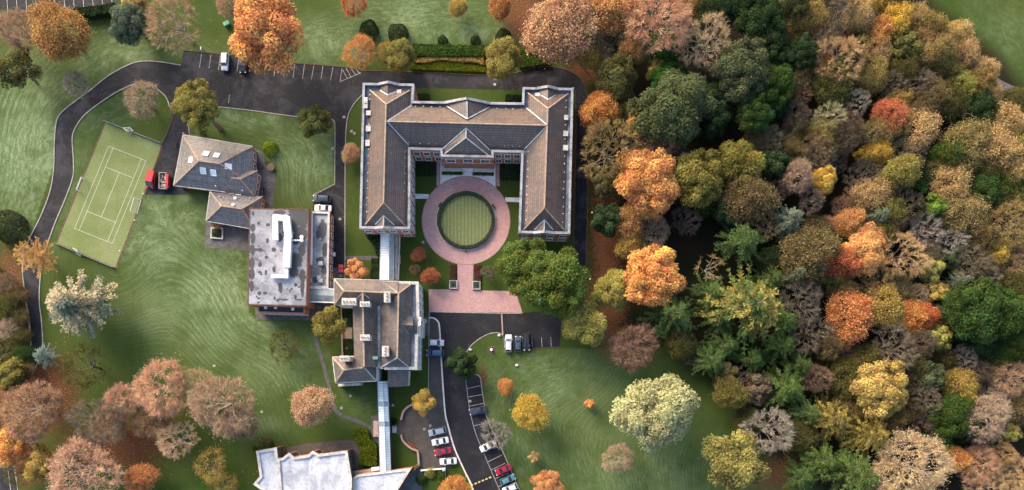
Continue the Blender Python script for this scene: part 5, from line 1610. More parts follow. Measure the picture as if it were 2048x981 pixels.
lawn(316, 776, 62, 'haze', 'salmon', "salmon bare tree reaching up into the big lawn", hs=.9)
lawn(440, 812, 72, 'haze', 'pinkish', "wide tan bare tree, the easternmost of the bottom left clump", hs=.9)
lawn(352, 880, 46, 'bare', 'pale_tan', "pale silvery bare tree low in the bottom left clump", hs=.85)
lawn(160, 948, 76, 'haze', 'salmon', "huge salmon bare tree with white limbs cut by the bottom edge", hs=.9)
lawn(280, 958, 34, 'leafy', 'deep_orange', "small deep orange tree near the bottom edge")
lawn(28, 892, 42, 'open', 'orange', "orange yellow tree beside the road corner at bottom left")
lawn(82, 930, 36, 'open', 'gold', "golden loose tree between the road corner and the huge salmon tree")
lawn(30, 950, 30, 'wispy', 'olive', "thin olive tree over the white lines of the road corner")
lawn(420, 932, 40, 'wispy', 'gold', "sparse golden sapling left of the angular white roofed block", hs=.8)
lawn(450, 972, 30, 'wispy', 'gold', "sparse golden sapling at the bottom edge beside the angular block", hs=.8)
lawn(654, 648, 37, 'open', 'olive_gold', "olive yellow tree beside the manor garden beds")
lawn(565, 694, 38, 'wispy', 'olive', "faint sparse tree alone on the big lawn", hs=.7)
lawn(622, 812, 44, 'leafy', 'salmon', "orange tan tree with green fringe beside the grey garden path", hs=.95)
lawn(845, 803, 26, 'open', 'yellow', "yellow tree at the edge of the round forecourt")
lawn(925, 727, 31, 'small', 'dark_green', "dark green tree with a yellow top beside the curving road")
lawn(1011, 774, 18, 'leafy', 'orange', "small orange tree on the right hand lawn near the parking bays")
lawn(1062, 827, 39, 'leafy', 'yellow', "yellow tree with pale pink middle on the right hand lawn")
lawn(992, 868, 35, 'bare', 'grey', "silvery grey bare tree over the white parked car")
lawn(1180, 808, 11, 'small', 'orange', "tiny orange shrub alone on the lawn", cat="shrub")
lawn(1315, 825, 75, 'fluffy', 'pale_green', "big billowy pale green willow on the lawn", hs=.95, variant=1, rot=.6)
lawn(1237, 918, 34, 'haze', 'pinkish', "pinkish bare tree left below the big pale willow")
lawn(1068, 915, 12, 'small', 'tan', "tiny tan shrub near the red parked car", cat="shrub")
lawn(1466, 924, 68, 'open', 'yellow_green', "spreading yellow green tree low on the lawn by the wood", hs=.85)
lawn(1270, 694, 53, 'haze', 'brown_pink', "round reddish brown bare tree where the lawn meets the wood")
lawn(1168, 645, 47, 'fluffy', 'yellow_green', "yellow green domed tree right of the black car park")
lawn(1050, 530, 56, 'broad', 'green_sunlit', "large green tree with sunlit yellow patches against the round court", hs=1.0)
lawn(1112, 566, 69, 'broad', 'green_sunlit', "largest green tree between the black car park and the hall", hs=1.0)
lawn(1098, 976, 32, 'broad', 'deep_orange', "deep orange tree cut by the bottom edge right of the parked cars")
lawn(908, 985, 36, 'leafy', 'orange', "orange tan tree at the bottom edge beside the yellow road blocks")
lawn(711, 540, 23, 'small', 'deep_orange', "round orange red maple north of the manor")
lawn(916, 14, 20, 'leafy', 'gold', "small golden tree alone on the top lawn")
lawn(1000, 12, 26, 'leafy', 'deep_orange', "deep orange tree near the wood at the top edge", hs=1.1)
lawn(705, 2, 30, 'haze', 'red', "reddish bare tree at the top edge above the lawn")
lawn(717, 102, 37, 'haze', 'orange', "orange spiky shrub at the end of the parking bays", cat="shrub")
lawn(772, 104, 26, 'haze', 'gold', "golden spiky shrub second from the parking bays", cat="shrub")
lawn(800, 110, 31, 'fluffy', 'olive_gold', "olive gold rounded shrub left of the long hedge", cat="shrub")
lawn(1005, 115, 39, 'fluffy', 'cedar_gold', "yellow green willow bush at the right end of the long hedge", cat="shrub")
TG = "dark clipped balls on the top lawn"
lawn(737, 58, 19, 'ball', 'dark_green', "large dark clipped ball behind the orange spiky shrub", cat="topiary", group=TG)
lawn(795, 65, 20, 'ball', 'dark_green', "large dark clipped ball behind the golden spiky shrub", cat="topiary", group=TG)
lawn(885, 80, 10, 'ball', 'dark_green', "small dark clipped ball left of its twin on the top lawn", cat="topiary", group=TG, hs=1.5)
lawn(951, 80, 10, 'ball', 'dark_green', "small dark clipped ball between its twin and the willow bush", cat="topiary", group=TG, hs=1.5)
lawn(1007, 72, 16, 'ball', 'dark_green', "medium dark clipped ball above the yellow green willow bush", cat="topiary", group=TG)
lawn(836, 509, 16, 'leafy', 'red', "upper reddish shrub in the grass corner by the round court", cat="shrub", group="reddish shrubs by the round court")
lawn(829, 538, 12, 'haze', 'brown_pink', "smallest brownish pink shrub by the round court", cat="shrub", group="reddish shrubs by the round court")
lawn(860, 552, 19, 'leafy', 'red', "largest red shrub by the round court", cat="shrub", group="reddish shrubs by the round court")
lawn(976, 545, 16, 'haze', 'purple_grey', "greyish bare shrub beside the right heather bed", cat="shrub")
lawn(434, 446, 13, 'haze', 'brown_orange', "rusty shrub overhanging the lodge planter", cat="shrub")
lawn(434, 466, 9, 'bush', 'green', "green shrub filling the square lodge planter", cat="shrub")
lawn(786, 845, 9, 'spiky', 'green', "green spiky plant beside the long glass walkway", cat="shrub")
lawn(530, 890, 16, 'bush', 'olive', "low olive bush at the corner of the angular block", cat="shrub", hs=.7)
lawn(516, 896, 11, 'bush', 'green_sunlit', "small green bush beside the olive bush at the angular block", cat="shrub", hs=.7)
lawn(842, 960, 11, 'bush', 'green', "rounded green bush in the bottom garden", cat="shrub")
lawn(860, 947, 12, 'bush', 'yellow_green', "low yellow green bush behind the bottom garden wall", cat="shrub", hs=.7)
for x, y in ((694, 640), (699, 634)):
    pass
# the leaning pine, foot on the lodge lawn and crown over the lane
pine = tree(385, 196, 47, 'broad', 'olive_gold', "tall leaning pine with a bare red trunk and golden crown over the lane", LG, "pine_tree", hs=.7)
pz = 13.0
foot, head = W(440, 258, 0), W(390, 205, pz)
Rp = 47 * S * (H - pz) / H
pine.location = (head.x, head.y, pz - 1.5 * Rp * .7)
pine.scale = (Rp, Rp, Rp * .7)
for ch in list(pine.children):
    if ch.name.startswith("trunk"):
        bpy.data.objects.remove(ch)
pb = MB()
inv = Matrix.LocRotScale(pine.location, pine.rotation_euler, pine.scale).inverted()
def loc(p): return inv @ Vector(p)
mid = foot.lerp(head, .55) + Vector((0, 0, .6))
def taper(a, c, r0, r1_, n=7):
    a, c = Vector(a), Vector(c)
    d = (c - a).normalized(); x = d.orthogonal().normalized(); y = d.cross(x)
    A = [a + (x * math.cos(6.283 * k / n) + y * math.sin(6.283 * k / n)) * r0 for k in range(n)]
    C = [c + (x * math.cos(6.283 * k / n) + y * math.sin(6.283 * k / n)) * r1_ for k in range(n)]
    for k in range(n):
        pb.face([loc(A[k]), loc(A[(k + 1) % n]), loc(C[(k + 1) % n]), loc(C[k])])
taper(foot - Vector((0, 0, .2)), foot.lerp(head, .3), .75, .5); taper(foot.lerp(head, .3), mid, .5, .38); taper(mid, head + Vector((0, 0, -.5)), .38, .2)
for dx, dy, dz in ((-2, 2, 1.5), (2, 2.5, 1.2), (-2.5, -1, 1), (1.5, -2.0, .6)):
    taper(foot.lerp(head, .72), head + Vector((dx, dy, dz)), .2, .06)
pb.build("trunk", plain("reddish pine bark", (.20, .125, .085), .9, var=.4, scale=1.6), pine)

# the wood: crown centre, radius in photo pixels, kind, colour, own label where something sets the tree apart
F = [
 (1124, 46, 68, 'leafy', 'salmon', "broad salmon and yellow beech at the wood's top left corner"), (1228, 16, 50, 'leafy', 'brown_orange', "brownish orange beech at the top edge between two salmon beeches"), (1198, 92, 36, 'bare', 'purple_grey', "purplish grey bare tree just inside the wood by the bend of the drive"),
 (1320, 24, 70, 'haze', 'salmon', "broad salmon beech at the top edge above the bright green tree"), (1331, 90, 37, 'fluffy', 'bright_green', "bright green round tree between the salmon beech and the huge dark oak"), (1415, 82, 56, 'bare', 'pale_tan', "large pale tan bare tree at the top of the wood"),
 (1269, 92, 30, 'leafy', 'brown_orange'), (1233, 154, 41, 'fluffy', 'olive', "domed olive green tree at the bend of the drive"), (1318, 140, 24, 'small', 'gold'), (1200, 217, 36, 'leafy', 'orange', "narrow orange tree beside the hall's north east corner"), (1238, 222, 21, 'leafy', 'gold'), (1257, 199, 17, 'bare', 'grey'),
 (1345, 218, 70, 'broad', 'grey_green', "huge dark lobed evergreen oak, the biggest crown beside the hall"), (1338, 160, 36, 'broad', 'bright_green', "bright green crown top rising from the huge evergreen oak"), (1220, 294, 62, 'bare', 'tan_olive', "large pale olive bare tree leaning over the east drive"),
 (1318, 306, 42, 'haze', 'salmon', "salmon tree top above the tall orange tree"), (1298, 364, 62, 'broad', 'orange', "tall broad orange tree east of the hall drive"), (1397, 352, 52, 'broad', 'olive_gold', "golden green tree right of the tall broad orange tree"), (1306, 269, 20, 'small', 'dark_green'), (1378, 148, 32, 'bare', 'dark_purple'),
 (1215, 437, 31, 'small', 'dark_green', "dark green round holly on the litter strip by the drive"), (1260, 443, 33, 'leafy', 'brown_orange'), (1305, 462, 36, 'haze', 'pinkish'), (1262, 490, 27, 'leafy', 'gold'), (1228, 580, 37, 'fluffy', 'yellow_green', "yellow green tree beside the round orange tree"), (1305, 557, 57, 'broad', 'orange', "round orange tree behind the largest green tree"),
 (1354, 568, 20, 'bare', 'brown_pink'), (1345, 632, 57, 'cedar', 'fir', "deep green conifer above the lawn's north east corner"), (1420, 536, 34, 'snag', 'tan', "twisted pale dead tree deep in the wood"), (1484, 484, 54, 'cedar', 'fir', "deep green feathery conifer right of the black gap"),
 (1479, 327, 46, 'fluffy', 'olive_gold'), (1500, 396, 49, 'leafy', 'olive_brown'), (1598, 352, 33, 'haze', 'pinkish', "pale pinkish bare tree beside the small yellow tree"), (1649, 359, 25, 'fluffy', 'yellow', "small yellow tree beside the grass gap in the wood"), (1624, 400, 28, 'bare', 'purple_grey'), (1576, 443, 40, 'spire', 'blue_green', "bluish green spruce with pale tips in the middle of the wood"),
 (1622, 506, 54, 'leafy', 'olive_brown'), (1685, 524, 34, 'leafy', 'red', "rusty red tree in the middle of the wood"), (1668, 558, 22, 'small', 'yellow_green'), (1583, 551, 29, 'spire', 'blue_green', "smaller bluish green spruce below the other spruce"), (1605, 604, 47, 'bare', 'purple_grey'), (1704, 632, 47, 'leafy', 'deep_orange', "deep orange round tree, the brightest of the lower wood"),
 (1660, 449, 20, 'haze', 'salmon'), (1702, 443, 28, 'leafy', 'rust'), (1686, 415, 22, 'haze', 'brown_pink'), (1732, 499, 43, 'broad', 'rust', "rust brown oak with clumped crown in the middle of the wood"), (1495, 615, 90, 'golden', 'fir', "enormous golden green cedar at the lawn's upper right corner"), (1420, 590, 44, 'cedar', 'fir'),
 (1547, 330, 32, 'small', 'dark_green'), (1732, 350, 37, 'bare', 'dark_purple'), (1642, 312, 37, 'bare', 'purple_grey'), (1730, 312, 19, 'small', 'yellow'), (1518, 34, 47, 'broad', 'dark_green'), (1540, 76, 40, 'broad', 'dark_green'), (1487, 136, 56, 'broad', 'grey_green', "grey green lobed evergreen at the top of the wood"), (1545, 172, 44, 'broad', 'green', "green evergreen with yellow tips right of the grey green evergreen"),
 (1622, 36, 36, 'leafy', 'tan_olive'), (1608, 106, 30, 'broad', 'dark_green'), (1682, 116, 52, 'bare', 'tan', "wide tan bare tree in the upper wood"), (1602, 183, 26, 'bare', 'brown_pink'), (1595, 230, 31, 'bare', 'dark_purple'), (1659, 236, 36, 'bare', 'pale_green', "pale greenish bare tree in the upper wood"), (1713, 204, 30, 'bare', 'grey'), (1541, 281, 30, 'bare', 'purple_grey'),
 (1669, 165, 40, 'leafy', 'olive'), (1686, 22, 33, 'bare', 'purple_grey'), (1721, 28, 30, 'leafy', 'tan'), (1635, 297, 36, 'bare', 'brown_pink'), (1588, 10, 32, 'open', 'olive'), (1436, 14, 38, 'broad', 'dark_green'), (1480, 10, 30, 'broad', 'dark_green'), (1763, 62, 37, 'leafy', 'orange', "orange yellow tree in the upper wood near the meadow"), (1754, 102, 35, 'leafy', 'tan'),
 (1795, 36, 33, 'leafy', 'yellow', "yellow tree at the top of the wood near the meadow"), (1713, 110, 34, 'bare', 'tan_olive'), (1750, 148, 32, 'leafy', 'tan_olive'), (1830, 34, 32, 'haze', 'tan'), (1860, 52, 32, 'leafy', 'tan_olive'), (1846, 84, 30, 'haze', 'tan'), (1874, 100, 34, 'leafy', 'tan_olive'), (1915, 69, 30, 'leafy', 'tan'), (1932, 104, 28, 'leafy', 'tan'), (1970, 140, 27, 'leafy', 'tan'),
 (1890, 136, 32, 'leafy', 'olive'), (1812, 136, 32, 'leafy', 'olive'), (1846, 116, 28, 'haze', 'brown_pink'), (1924, 172, 30, 'leafy', 'yellow_green'), (1962, 162, 30, 'leafy', 'tan_olive'), (1868, 190, 34, 'leafy', 'olive_brown'), (1840, 168, 32, 'bare', 'purple_grey'), (1802, 92, 32, 'small', 'olive'), (1980, 188, 24, 'leafy', 'tan'), (1908, 204, 30, 'leafy', 'olive'),
 (1848, 210, 32, 'haze', 'olive_brown'), (1784, 231, 32, 'leafy', 'red', "rusty red tree in the upper right of the wood"), (1802, 200, 26, 'leafy', 'gold'), (1760, 260, 33, 'haze', 'tan_olive'), (1758, 303, 26, 'leafy', 'yellow'), (1841, 256, 40, 'leafy', 'tan'), (1821, 303, 42, 'bare', 'purple_grey'), (1924, 236, 28, 'snag', 'tan', "pale dead tree in a dark gap near the right edge"), (1958, 216, 40, 'broad', 'dark_green'),
 (2018, 247, 40, 'leafy', 'tan'), (1937, 288, 48, 'leafy', 'tan_olive'), (1900, 310, 32, 'leafy', 'green_sunlit'), (1998, 298, 44, 'leafy', 'tan'), (2040, 290, 40, 'leafy', 'yellow_green'), (1748, 386, 37, 'leafy', 'tan', "tan tree with an orange side right of the small rust trees"), (1772, 374, 20, 'leafy', 'orange'), (1752, 434, 28, 'spire', 'blue_green'), (1806, 342, 34, 'leafy', 'yellow_green'),
 (1837, 371, 20, 'small', 'bright_green', "small bright green tree inside the right half of the wood"), (1814, 408, 38, 'bare', 'dark_purple'), (1869, 416, 28, 'small', 'lime', "lime green tree inside the right half of the wood"), (1904, 368, 42, 'leafy', 'tan'), (1932, 423, 44, 'leafy', 'tan_olive'), (1856, 463, 38, 'bare', 'grey', "pale grey bare tree inside the right half of the wood"), (1808, 511, 50, 'bare', 'tan', "large tan grey bare tree right of the rust brown oak"),
 (1906, 484, 32, 'bare', 'grey'), (1948, 522, 40, 'haze', 'purple_grey'), (1996, 500, 26, 'leafy', 'yellow'), (1861, 537, 28, 'small', 'yellow_green'), (1872, 581, 24, 'small', 'gold'), (1913, 563, 26, 'spire', 'blue_green'), (1757, 566, 38, 'bare', 'tan'), (1839, 592, 23, 'haze', 'pinkish'), (1772, 614, 40, 'leafy', 'gold'), (1828, 632, 36, 'leafy', 'orange', "orange tree with a red side in the lower right wood"), (1852, 630, 26, 'leafy', 'red'),
 (1880, 624, 20, 'small', 'grey_green'), (1955, 620, 62, 'broad', 'green', "big bright topped evergreen near the right edge"), (2020, 628, 52, 'broad', 'green', "dark evergreen cut by the right edge"), (1977, 382, 42, 'broad', 'green'), (1974, 338, 36, 'leafy', 'olive'), (2025, 448, 50, 'haze', 'tan_olive'), (2018, 358, 40, 'leafy', 'green_sunlit'), (2036, 402, 40, 'leafy', 'olive'), (2034, 520, 36, 'haze', 'tan'), (1977, 553, 30, 'bare', 'purple_grey'),
 (1792, 698, 50, 'bare', 'purple_grey', "wide dark grey bare tree below the deep orange round tree"), (1878, 677, 27, 'small', 'yellow_green'), (1932, 715, 27, 'bare', 'grey', "small white grey bare tree in the lower right wood"), (1858, 757, 34, 'small', 'grey_green'), (1764, 774, 54, 'broad', 'gold', "golden tan oak, the broadest crown of the lower right wood"), (1924, 774, 36, 'leafy', 'gold'), (1852, 798, 34, 'bare', 'purple_grey'),
 (1904, 833, 44, 'broad', 'green'), (1974, 838, 50, 'haze', 'pinkish'), (1988, 800, 38, 'bare', 'grey'), (2027, 757, 42, 'haze', 'pink'), (2020, 864, 22, 'small', 'yellow_green'), (1707, 711, 24, 'haze', 'brown_pink'), (1698, 760, 40, 'leafy', 'olive'), (1655, 838, 58, 'golden', 'fir_gold', "golden spiky conifer in the lower wood"), (1735, 868, 58, 'golden', 'fir_gold', "golden spiky conifer nearest the bottom edge"),
 (1706, 948, 66, 'cedar', 'fir', "deep green conifer at the bottom edge below the golden conifers"), (1828, 934, 74, 'haze', 'pale_tan', "huge pale tan bare tree at the bottom edge"), (1914, 920, 28, 'leafy', 'orange'), (1966, 934, 40, 'haze', 'pink'), (2003, 906, 30, 'bare', 'tan'), (1974, 976, 42, 'bare', 'pale_tan'), (1869, 884, 36, 'small', 'green'), (1787, 840, 27, 'leafy', 'olive_brown'), (1882, 898, 24, 'leafy', 'gold'), (2036, 955, 40, 'haze', 'tan'),
 (1420, 722, 42, 'cedar', 'fir'), (1463, 787, 32, 'leafy', 'olive_gold'), (1566, 774, 55, 'cedar', 'fir', "deep green feathery conifer beside the lawn's right edge"), (1611, 826, 40, 'spire', 'fir'), (1538, 864, 52, 'bare', 'grey', "big grey bare tree at the lawn's right edge"), (1637, 757, 30, 'haze', 'brown_pink'), (1625, 670, 42, 'bare', 'purple_grey'), (1640, 920, 48, 'cedar', 'fir'), (1560, 690, 44, 'cedar', 'fir'), (1500, 720, 40, 'cedar', 'fir'),
 (1660, 690, 30, 'haze', 'olive_brown'), (1735, 720, 30, 'leafy', 'olive'), (1690, 580, 26, 'leafy', 'olive_brown'), (1560, 380, 26, 'bare', 'dark_purple'), (1450, 420, 30, 'small', 'dark_green'), (1425, 240, 34, 'small', 'dark_green'), (1570, 120, 28, 'broad', 'dark_green'), (1790, 170, 28, 'bare', 'purple_grey'), (1700, 270, 32, 'haze', 'dark_purple'), (1960, 690, 36, 'small', 'dark_green'), (2015, 700, 36, 'leafy', 'green'), (1940, 860, 30, 'small', 'dark_green'),
 (1600, 950, 40, 'cedar', 'fir'), (1770, 950, 36, 'bare', 'tan'), (1440, 640, 40, 'cedar', 'fir'), (1375, 440, 30, 'bare', 'dark_purple'), (1830, 730, 30, 'leafy', 'olive'), (2040, 680, 34, 'leafy', 'green_sunlit'), (1890, 715, 24, 'leafy', 'olive'), (1970, 470, 30, 'leafy', 'olive_brown'), (1905, 440, 24, 'leafy', 'olive_gold'), (1880, 340, 28, 'haze', 'tan_olive'),
 (1788, 450, 28, 'bare', 'dark_purple'), (1712, 386, 26, 'bare', 'brown_pink'), (1840, 690, 34, 'haze', 'dark_purple'), (1540, 560, 42, 'golden', 'fir'), (1560, 640, 46, 'cedar', 'fir'), (2045, 820, 36, 'leafy', 'olive_brown'), (1960, 745, 30, 'haze', 'dark_purple'), (1450, 690, 40, 'cedar', 'fir'), (1685, 670, 26, 'leafy', 'orange'), (1595, 730, 34, 'cedar', 'fir'), (1930, 640, 30, 'broad', 'dark_green'), (2042, 575, 34, 'leafy', 'olive'),
 (1405, 200, 34, 'broad', 'dark_green'), (1440, 190, 36, 'broad', 'dark_green'), (1510, 230, 34, 'broad', 'green'), (1560, 215, 26, 'small', 'dark_green'), (1290, 60, 30, 'haze', 'brown_orange'), (1175, 110, 28, 'leafy', 'gold'), (1100, 90, 30, 'leafy', 'gold'), (1660, 70, 30, 'haze', 'purple_grey'), (1740, 12, 28, 'leafy', 'gold'), (1790, -6, 30, 'leafy', 'tan_olive'), (2030, 340, 30, 'leafy', 'tan'),
]
GAPS = [(1405, 500, 62), (1432, 280, 46), (1440, 440, 40), (1385, 620, 30), (1665, 420, 28), (1900, 500, 10), (1575, 60, 30), (1700, 300, 24)]
pal = ['olive_brown', 'olive', 'olive', 'olive_brown', 'brown_orange', 'purple_grey', 'olive_gold', 'dark_purple', 'green', 'grey_green', 'dark_green', 'tan_olive']
FR = np.random.default_rng(77)
NF = len(F)
pts_ = [(f[0], f[1], f[2]) for f in F]
tries = 0
while len(pts_) < NF + 58 and tries < 6000:
    tries += 1
    x, y = FR.uniform(1200, 2060), FR.uniform(-5, 985)
    if not in_poly(np.array([x]), np.array([y]), WOOD)[0] or any(math.hypot(x - a, y - b_) < r for a, b_, r in GAPS) or x < 1330 and 380 < y < 700: continue
    if any(math.hypot(x - a, y - b_) < r * .8 for a, b_, r in pts_): continue
    r = FR.uniform(20, 34)
    pts_.append((x, y, r))
    kd = ['leafy', 'haze', 'leafy', 'bare', 'small', 'leafy'][int(FR.integers(0, 6))]
    cl = pal[int(FR.integers(0, len(pal)))]
    if kd == 'bare': cl = ['purple_grey', 'tan', 'brown_pink', 'dark_purple'][int(FR.integers(0, 4))]
    F.append((round(x), round(y), round(r), kd, cl))
hs_kind = {'golden': .95, 'cedar': .95, 'spire': .95, 'broad': 1.0, 'bare': 1.0}
for row in F:
    x, y, r, kind, col = row[:5]
    k = 1.0 if r > 34 else 1.35
    if F.index(row) >= NF: k *= .8
    tree(x, y, r, kind, col, row[5] if len(row) > 5 else None, hs=hs_kind.get(kind, 1.0) * k * TR.uniform(.92, 1.1))
# labels for the rest: look, then where it stands among its labelled neighbours
own = [(t[0], t[1], t[5]["label"]) for t in TREES if t[5].get("label")]
short = {}
for row in F:
    if len(row) > 5:
        w = row[5].split()
        cut = next((i for i, a in enumerate(w) if i > 1 and a in ('at', 'beside', 'between', 'just', 'above', 'below', 'leaning', 'rising', 'east', 'right', 'on', 'behind', 'deep', 'with', 'in', 'cut', 'inside', 'near', 'of', 'nearest', 'and') and not (a == 'and' and i < 3) and not (a == 'deep' and i < 2)), len(w))
        nm = ' '.join(w[:cut]).rstrip(',')
        short.setdefault(nm, []).append((row[0], row[1], row[2]))
marks = [(n, *v[0]) for n, v in short.items() if len(v) == 1]
def rel_word(dx, dy):
    a = math.degrees(math.atan2(-dy, dx)) % 360
    return ['right of', 'upper right of', 'above', 'upper left of', 'left of', 'lower left of', 'below', 'lower right of'][int((a + 22.5) // 45) % 8]
used = set()
allT = [(t[5], t[0], t[1], t[2], t[3], t[4]) for t in TREES if not t[5].get("label")]
for root, x, y, r, kind, col in allT:
    size = 'small' if r < 27 else ('mid sized' if r < 40 else 'large')
    near = sorted((math.hypot(m[1] - x, m[2] - y), m) for m in marks)
    look = f"{size} {WORDS[col]} {KWORD[kind]}" + ('' if 'conifer' in KWORD[kind] else ' tree')
    for _, mk in near[:8]:
        lab = f"{look} {rel_word(x - mk[1], y - mk[2])} the {mk[0]}"
        if lab not in used and len(lab.split()) <= 16:
            break
    used.add(lab)
    root["label"] = lab
# ------------------------------------------------------------------ hedges and beds
def hedge(name, label, cat, px, h, col, n=2600, leaf=.16, group=None, closed=True, w=1.0, dens=None, fill=.75):
    """leafy mass over a ground polygon, a dark twiggy core inside"""
    P = flat(px, h * .7)
    c = Vector((sum(p[0] for p in P) / len(P), sum(p[1] for p in P) / len(P), 0))
    root = thing(name, label, cat, c, 0, group)
    core = MB(); ins = inset(P, min(.3, .12 * h + .05)); L = rel(root, ins)
    core.wall(L, 0, h * .86); core.poly(L, h * .86)
    core.build("branches", plain("hedge core", tuple(x * .35 for x in COLR[col][:3]), .95), root)
    rg = np.random.default_rng(int(abs(c.x * 7 + c.y * 13)) + 3)
    X0, X1 = min(p[0] for p in P), max(p[0] for p in P); Y0, Y1 = min(p[1] for p in P), max(p[1] for p in P)
    k = 0; C = []; Nn = []
    xy = np.stack([rg.uniform(X0, X1, n * 4), rg.uniform(Y0, Y1, n * 4)], 1)
    ok = in_poly(xy[:, 0], xy[:, 1], P)
    xy = xy[ok][:n]
    lump = .10 * h * (np.sin(xy[:, 0] * 2.1) + np.sin(xy[:, 1] * 2.6 + 1) + np.sin((xy[:, 0] + xy[:, 1]) * 1.1))
    top = np.stack([xy[:, 0], xy[:, 1], h * .92 + lump * .5 + rg.normal(size=len(xy)) * .06 * h], 1)
    per = []
    m = n // 2
    seg = [(P[i], P[(i + 1) % len(P)]) for i in range(len(P))]
    ln = np.array([math.hypot(b_[0] - a[0], b_[1] - a[1]) for a, b_ in seg])
    pick = rg.choice(len(seg), m, p=ln / ln.sum())
    t = rg.uniform(0, 1, m)
    A = np.array([s[0][:2] for s in seg])[pick]; B_2 = np.array([s[1][:2] for s in seg])[pick]
    dd = (B_2 - A) / np.maximum(np.linalg.norm(B_2 - A, axis=1, keepdims=True), 1e-6)
    out = np.stack([dd[:, 1], -dd[:, 0]], 1)
    sp = A + (B_2 - A) * t[:, None] + out * rg.normal(size=(m, 1)) * .07
    side = np.stack([sp[:, 0], sp[:, 1], rg.uniform(.02, h * .95, m)], 1)
    C = np.concatenate([top, side]) - np.array([c.x, c.y, 0])
    Nn = np.concatenate([np.tile([0, 0, 1.], (len(top), 1)), np.concatenate([out, np.full((m, 1), .3)], 1)])
    Nn = unit(Nn + rg.normal(size=Nn.shape) * .5)
    v, f, tn = leaf_quads(C, Nn, leaf, rg, .7)
    me = np_mesh("foliage", v, f, {"tone": tn}); me.materials.append(M['leaf'])
    o = bpy.data.objects.new("foliage", me); COL.objects.link(o); o.parent = root
    o.color = COLR[col]
    return root
def ringband(cx, cy, r0, r1, a0, a1, n=40):
    return arc(cx, cy, r1, a0, a1, n) + arc(cx, cy, r0, a1, a0, n)
COLR['hedge_dark'] = (.035, .058, .032, .5); COLR['heather'] = (.13, .045, .035, .5); COLR['hedge'] = (.062, .10, .02, .6); COLR['hedge_lime'] = (.105, .125, .012, .6)
def strip_poly(px, w):
    pts = [W(*p) for p in px]; L, R = [], []
    for i, p in enumerate(px):
        a, b_ = px[max(i - 1, 0)], px[min(i + 1, len(px) - 1)]
        d = Vector((b_[0] - a[0], b_[1] - a[1])).normalized(); nn = Vector((-d.y, d.x)) * w / 2
        L.append((p[0] + nn.x, p[1] + nn.y)); R.append((p[0] - nn.x, p[1] - nn.y))
    return L + R[::-1]
# the ring hedge: one closed hedge built as a circular leafy wall
root = thing("ring_hedge", "circular clipped dark hedge round the striped lawn in the court", "hedge", W(CX, CY))
core = MB()
core.strip([(W(*p) - root.location)[:2] for p in arc(CX, CY, 54.3, 0, 352, 60)], .6, 0, .8, closed=True)
core.build("branches", plain("ring hedge core", (.012, .02, .012), .95), root)
rg = np.random.default_rng(9)
a = rg.uniform(0, 6.283, 9000); rr = (54.3 + rg.uniform(-3.4, 3.4, 9000)) * S
C = np.stack([np.cos(a) * rr, np.sin(a) * rr, rg.uniform(.75, 1.0, 9000)], 1)
ed = np.abs(rr / S - 54.3) > 2.8
C[ed, 2] = rg.uniform(.05, .95, ed.sum())
v, f, tn = leaf_quads(C, unit(np.stack([rg.normal(size=9000), rg.normal(size=9000), np.full(9000, 1.4)], 1)), .12, rg, .7)
me = np_mesh("foliage", v, f, {"tone": tn}); me.materials.append(M['leaf'])
o = bpy.data.objects.new("foliage", me); COL.objects.link(o); o.parent = root; o.color = (.085, .11, .07, .5)

hedge("clipped_hedge", "low green clipped hedge left of the entrance steps", "hedge", [(883.5, 344), (925, 344.5), (925, 349.5), (883.5, 349)], .7, 'hedge', 700, .11, "hedges on the pale terrace")
hedge("clipped_hedge", "low green clipped hedge right of the entrance steps", "hedge", [(945.5, 345.5), (987, 346), (987, 351), (945.5, 350.5)], .7, 'hedge', 700, .11, "hedges on the pale terrace")
hedge("long_hedge", "long flat topped green hedge below the top lawn", "hedge", [(824, 89), (900, 91), (984, 94), (984, 112), (900, 113), (824, 112)], 1.6, 'hedge', 6500, .17)
hedge("border_planting", "golden border plants along the dark ditch beside the drive", "border", cr([(828, 118), (850, 116), (875, 110), (884, 104), (905, 108), (925, 112), (945, 108), (968, 110)], 3) + cr([(968, 130), (945, 124), (920, 124), (900, 122), (880, 120), (850, 126), (828, 124)], 3), 1.0, 'gold', 3600, .2)
hedge("low_hedge", "lush low green hedge along the north drive", "hedge", cr([(822, 130), (850, 127), (880, 124), (905, 126), (940, 130), (978, 136)], 3) + [(978, 145), (900, 142), (822, 139)], .6, 'hedge_lime', 4200, .18)
hedge("clipped_hedge", "bright green hedge end at the bend of the north drive", "hedge", [(1040, 104), (1082, 104), (1100, 128), (1070, 132), (1040, 136)], 1.2, 'hedge', 3000, .18, None)
hedge("ground_juniper", "large lobed lime green juniper between the angular block and walkway", "shrub", cr([(706, 872), (712, 860), (724, 857), (736, 863), (741, 880), (752, 888), (754, 915), (752, 932), (735, 931), (720, 926), (720, 900), (714, 884)], 3, True), 1.7, 'hedge_lime', 6000, .17)
hedge("yew_block", "dark green yews at the north west side of the northern glass walkway", "hedge", cr([(733, 470), (745, 468), (760, 470), (760, 510), (752, 508), (749, 488), (738, 480)], 2, True), 2.4, 'dark_green', 2600, .17)
hedge("yew_block", "dark green yews between the orange maple and the glass walkway", "hedge", [(744, 518), (760, 518), (760, 557), (742, 557)], 2.4, 'dark_green', 2200, .17)
hedge("privet_hedge", "green hedge beside the white post in the bottom garden", "hedge", [(877, 944), (889, 943), (890, 970), (878, 971)], 1.5, 'hedge', 1600, .15)
hedge("tall_hedge", "dark hedge below the top left car park", "hedge", [(150, 18), (195, 14), (230, 8), (228, 26), (190, 33), (152, 34)], 2.0, 'dark_green', 3200, .2)
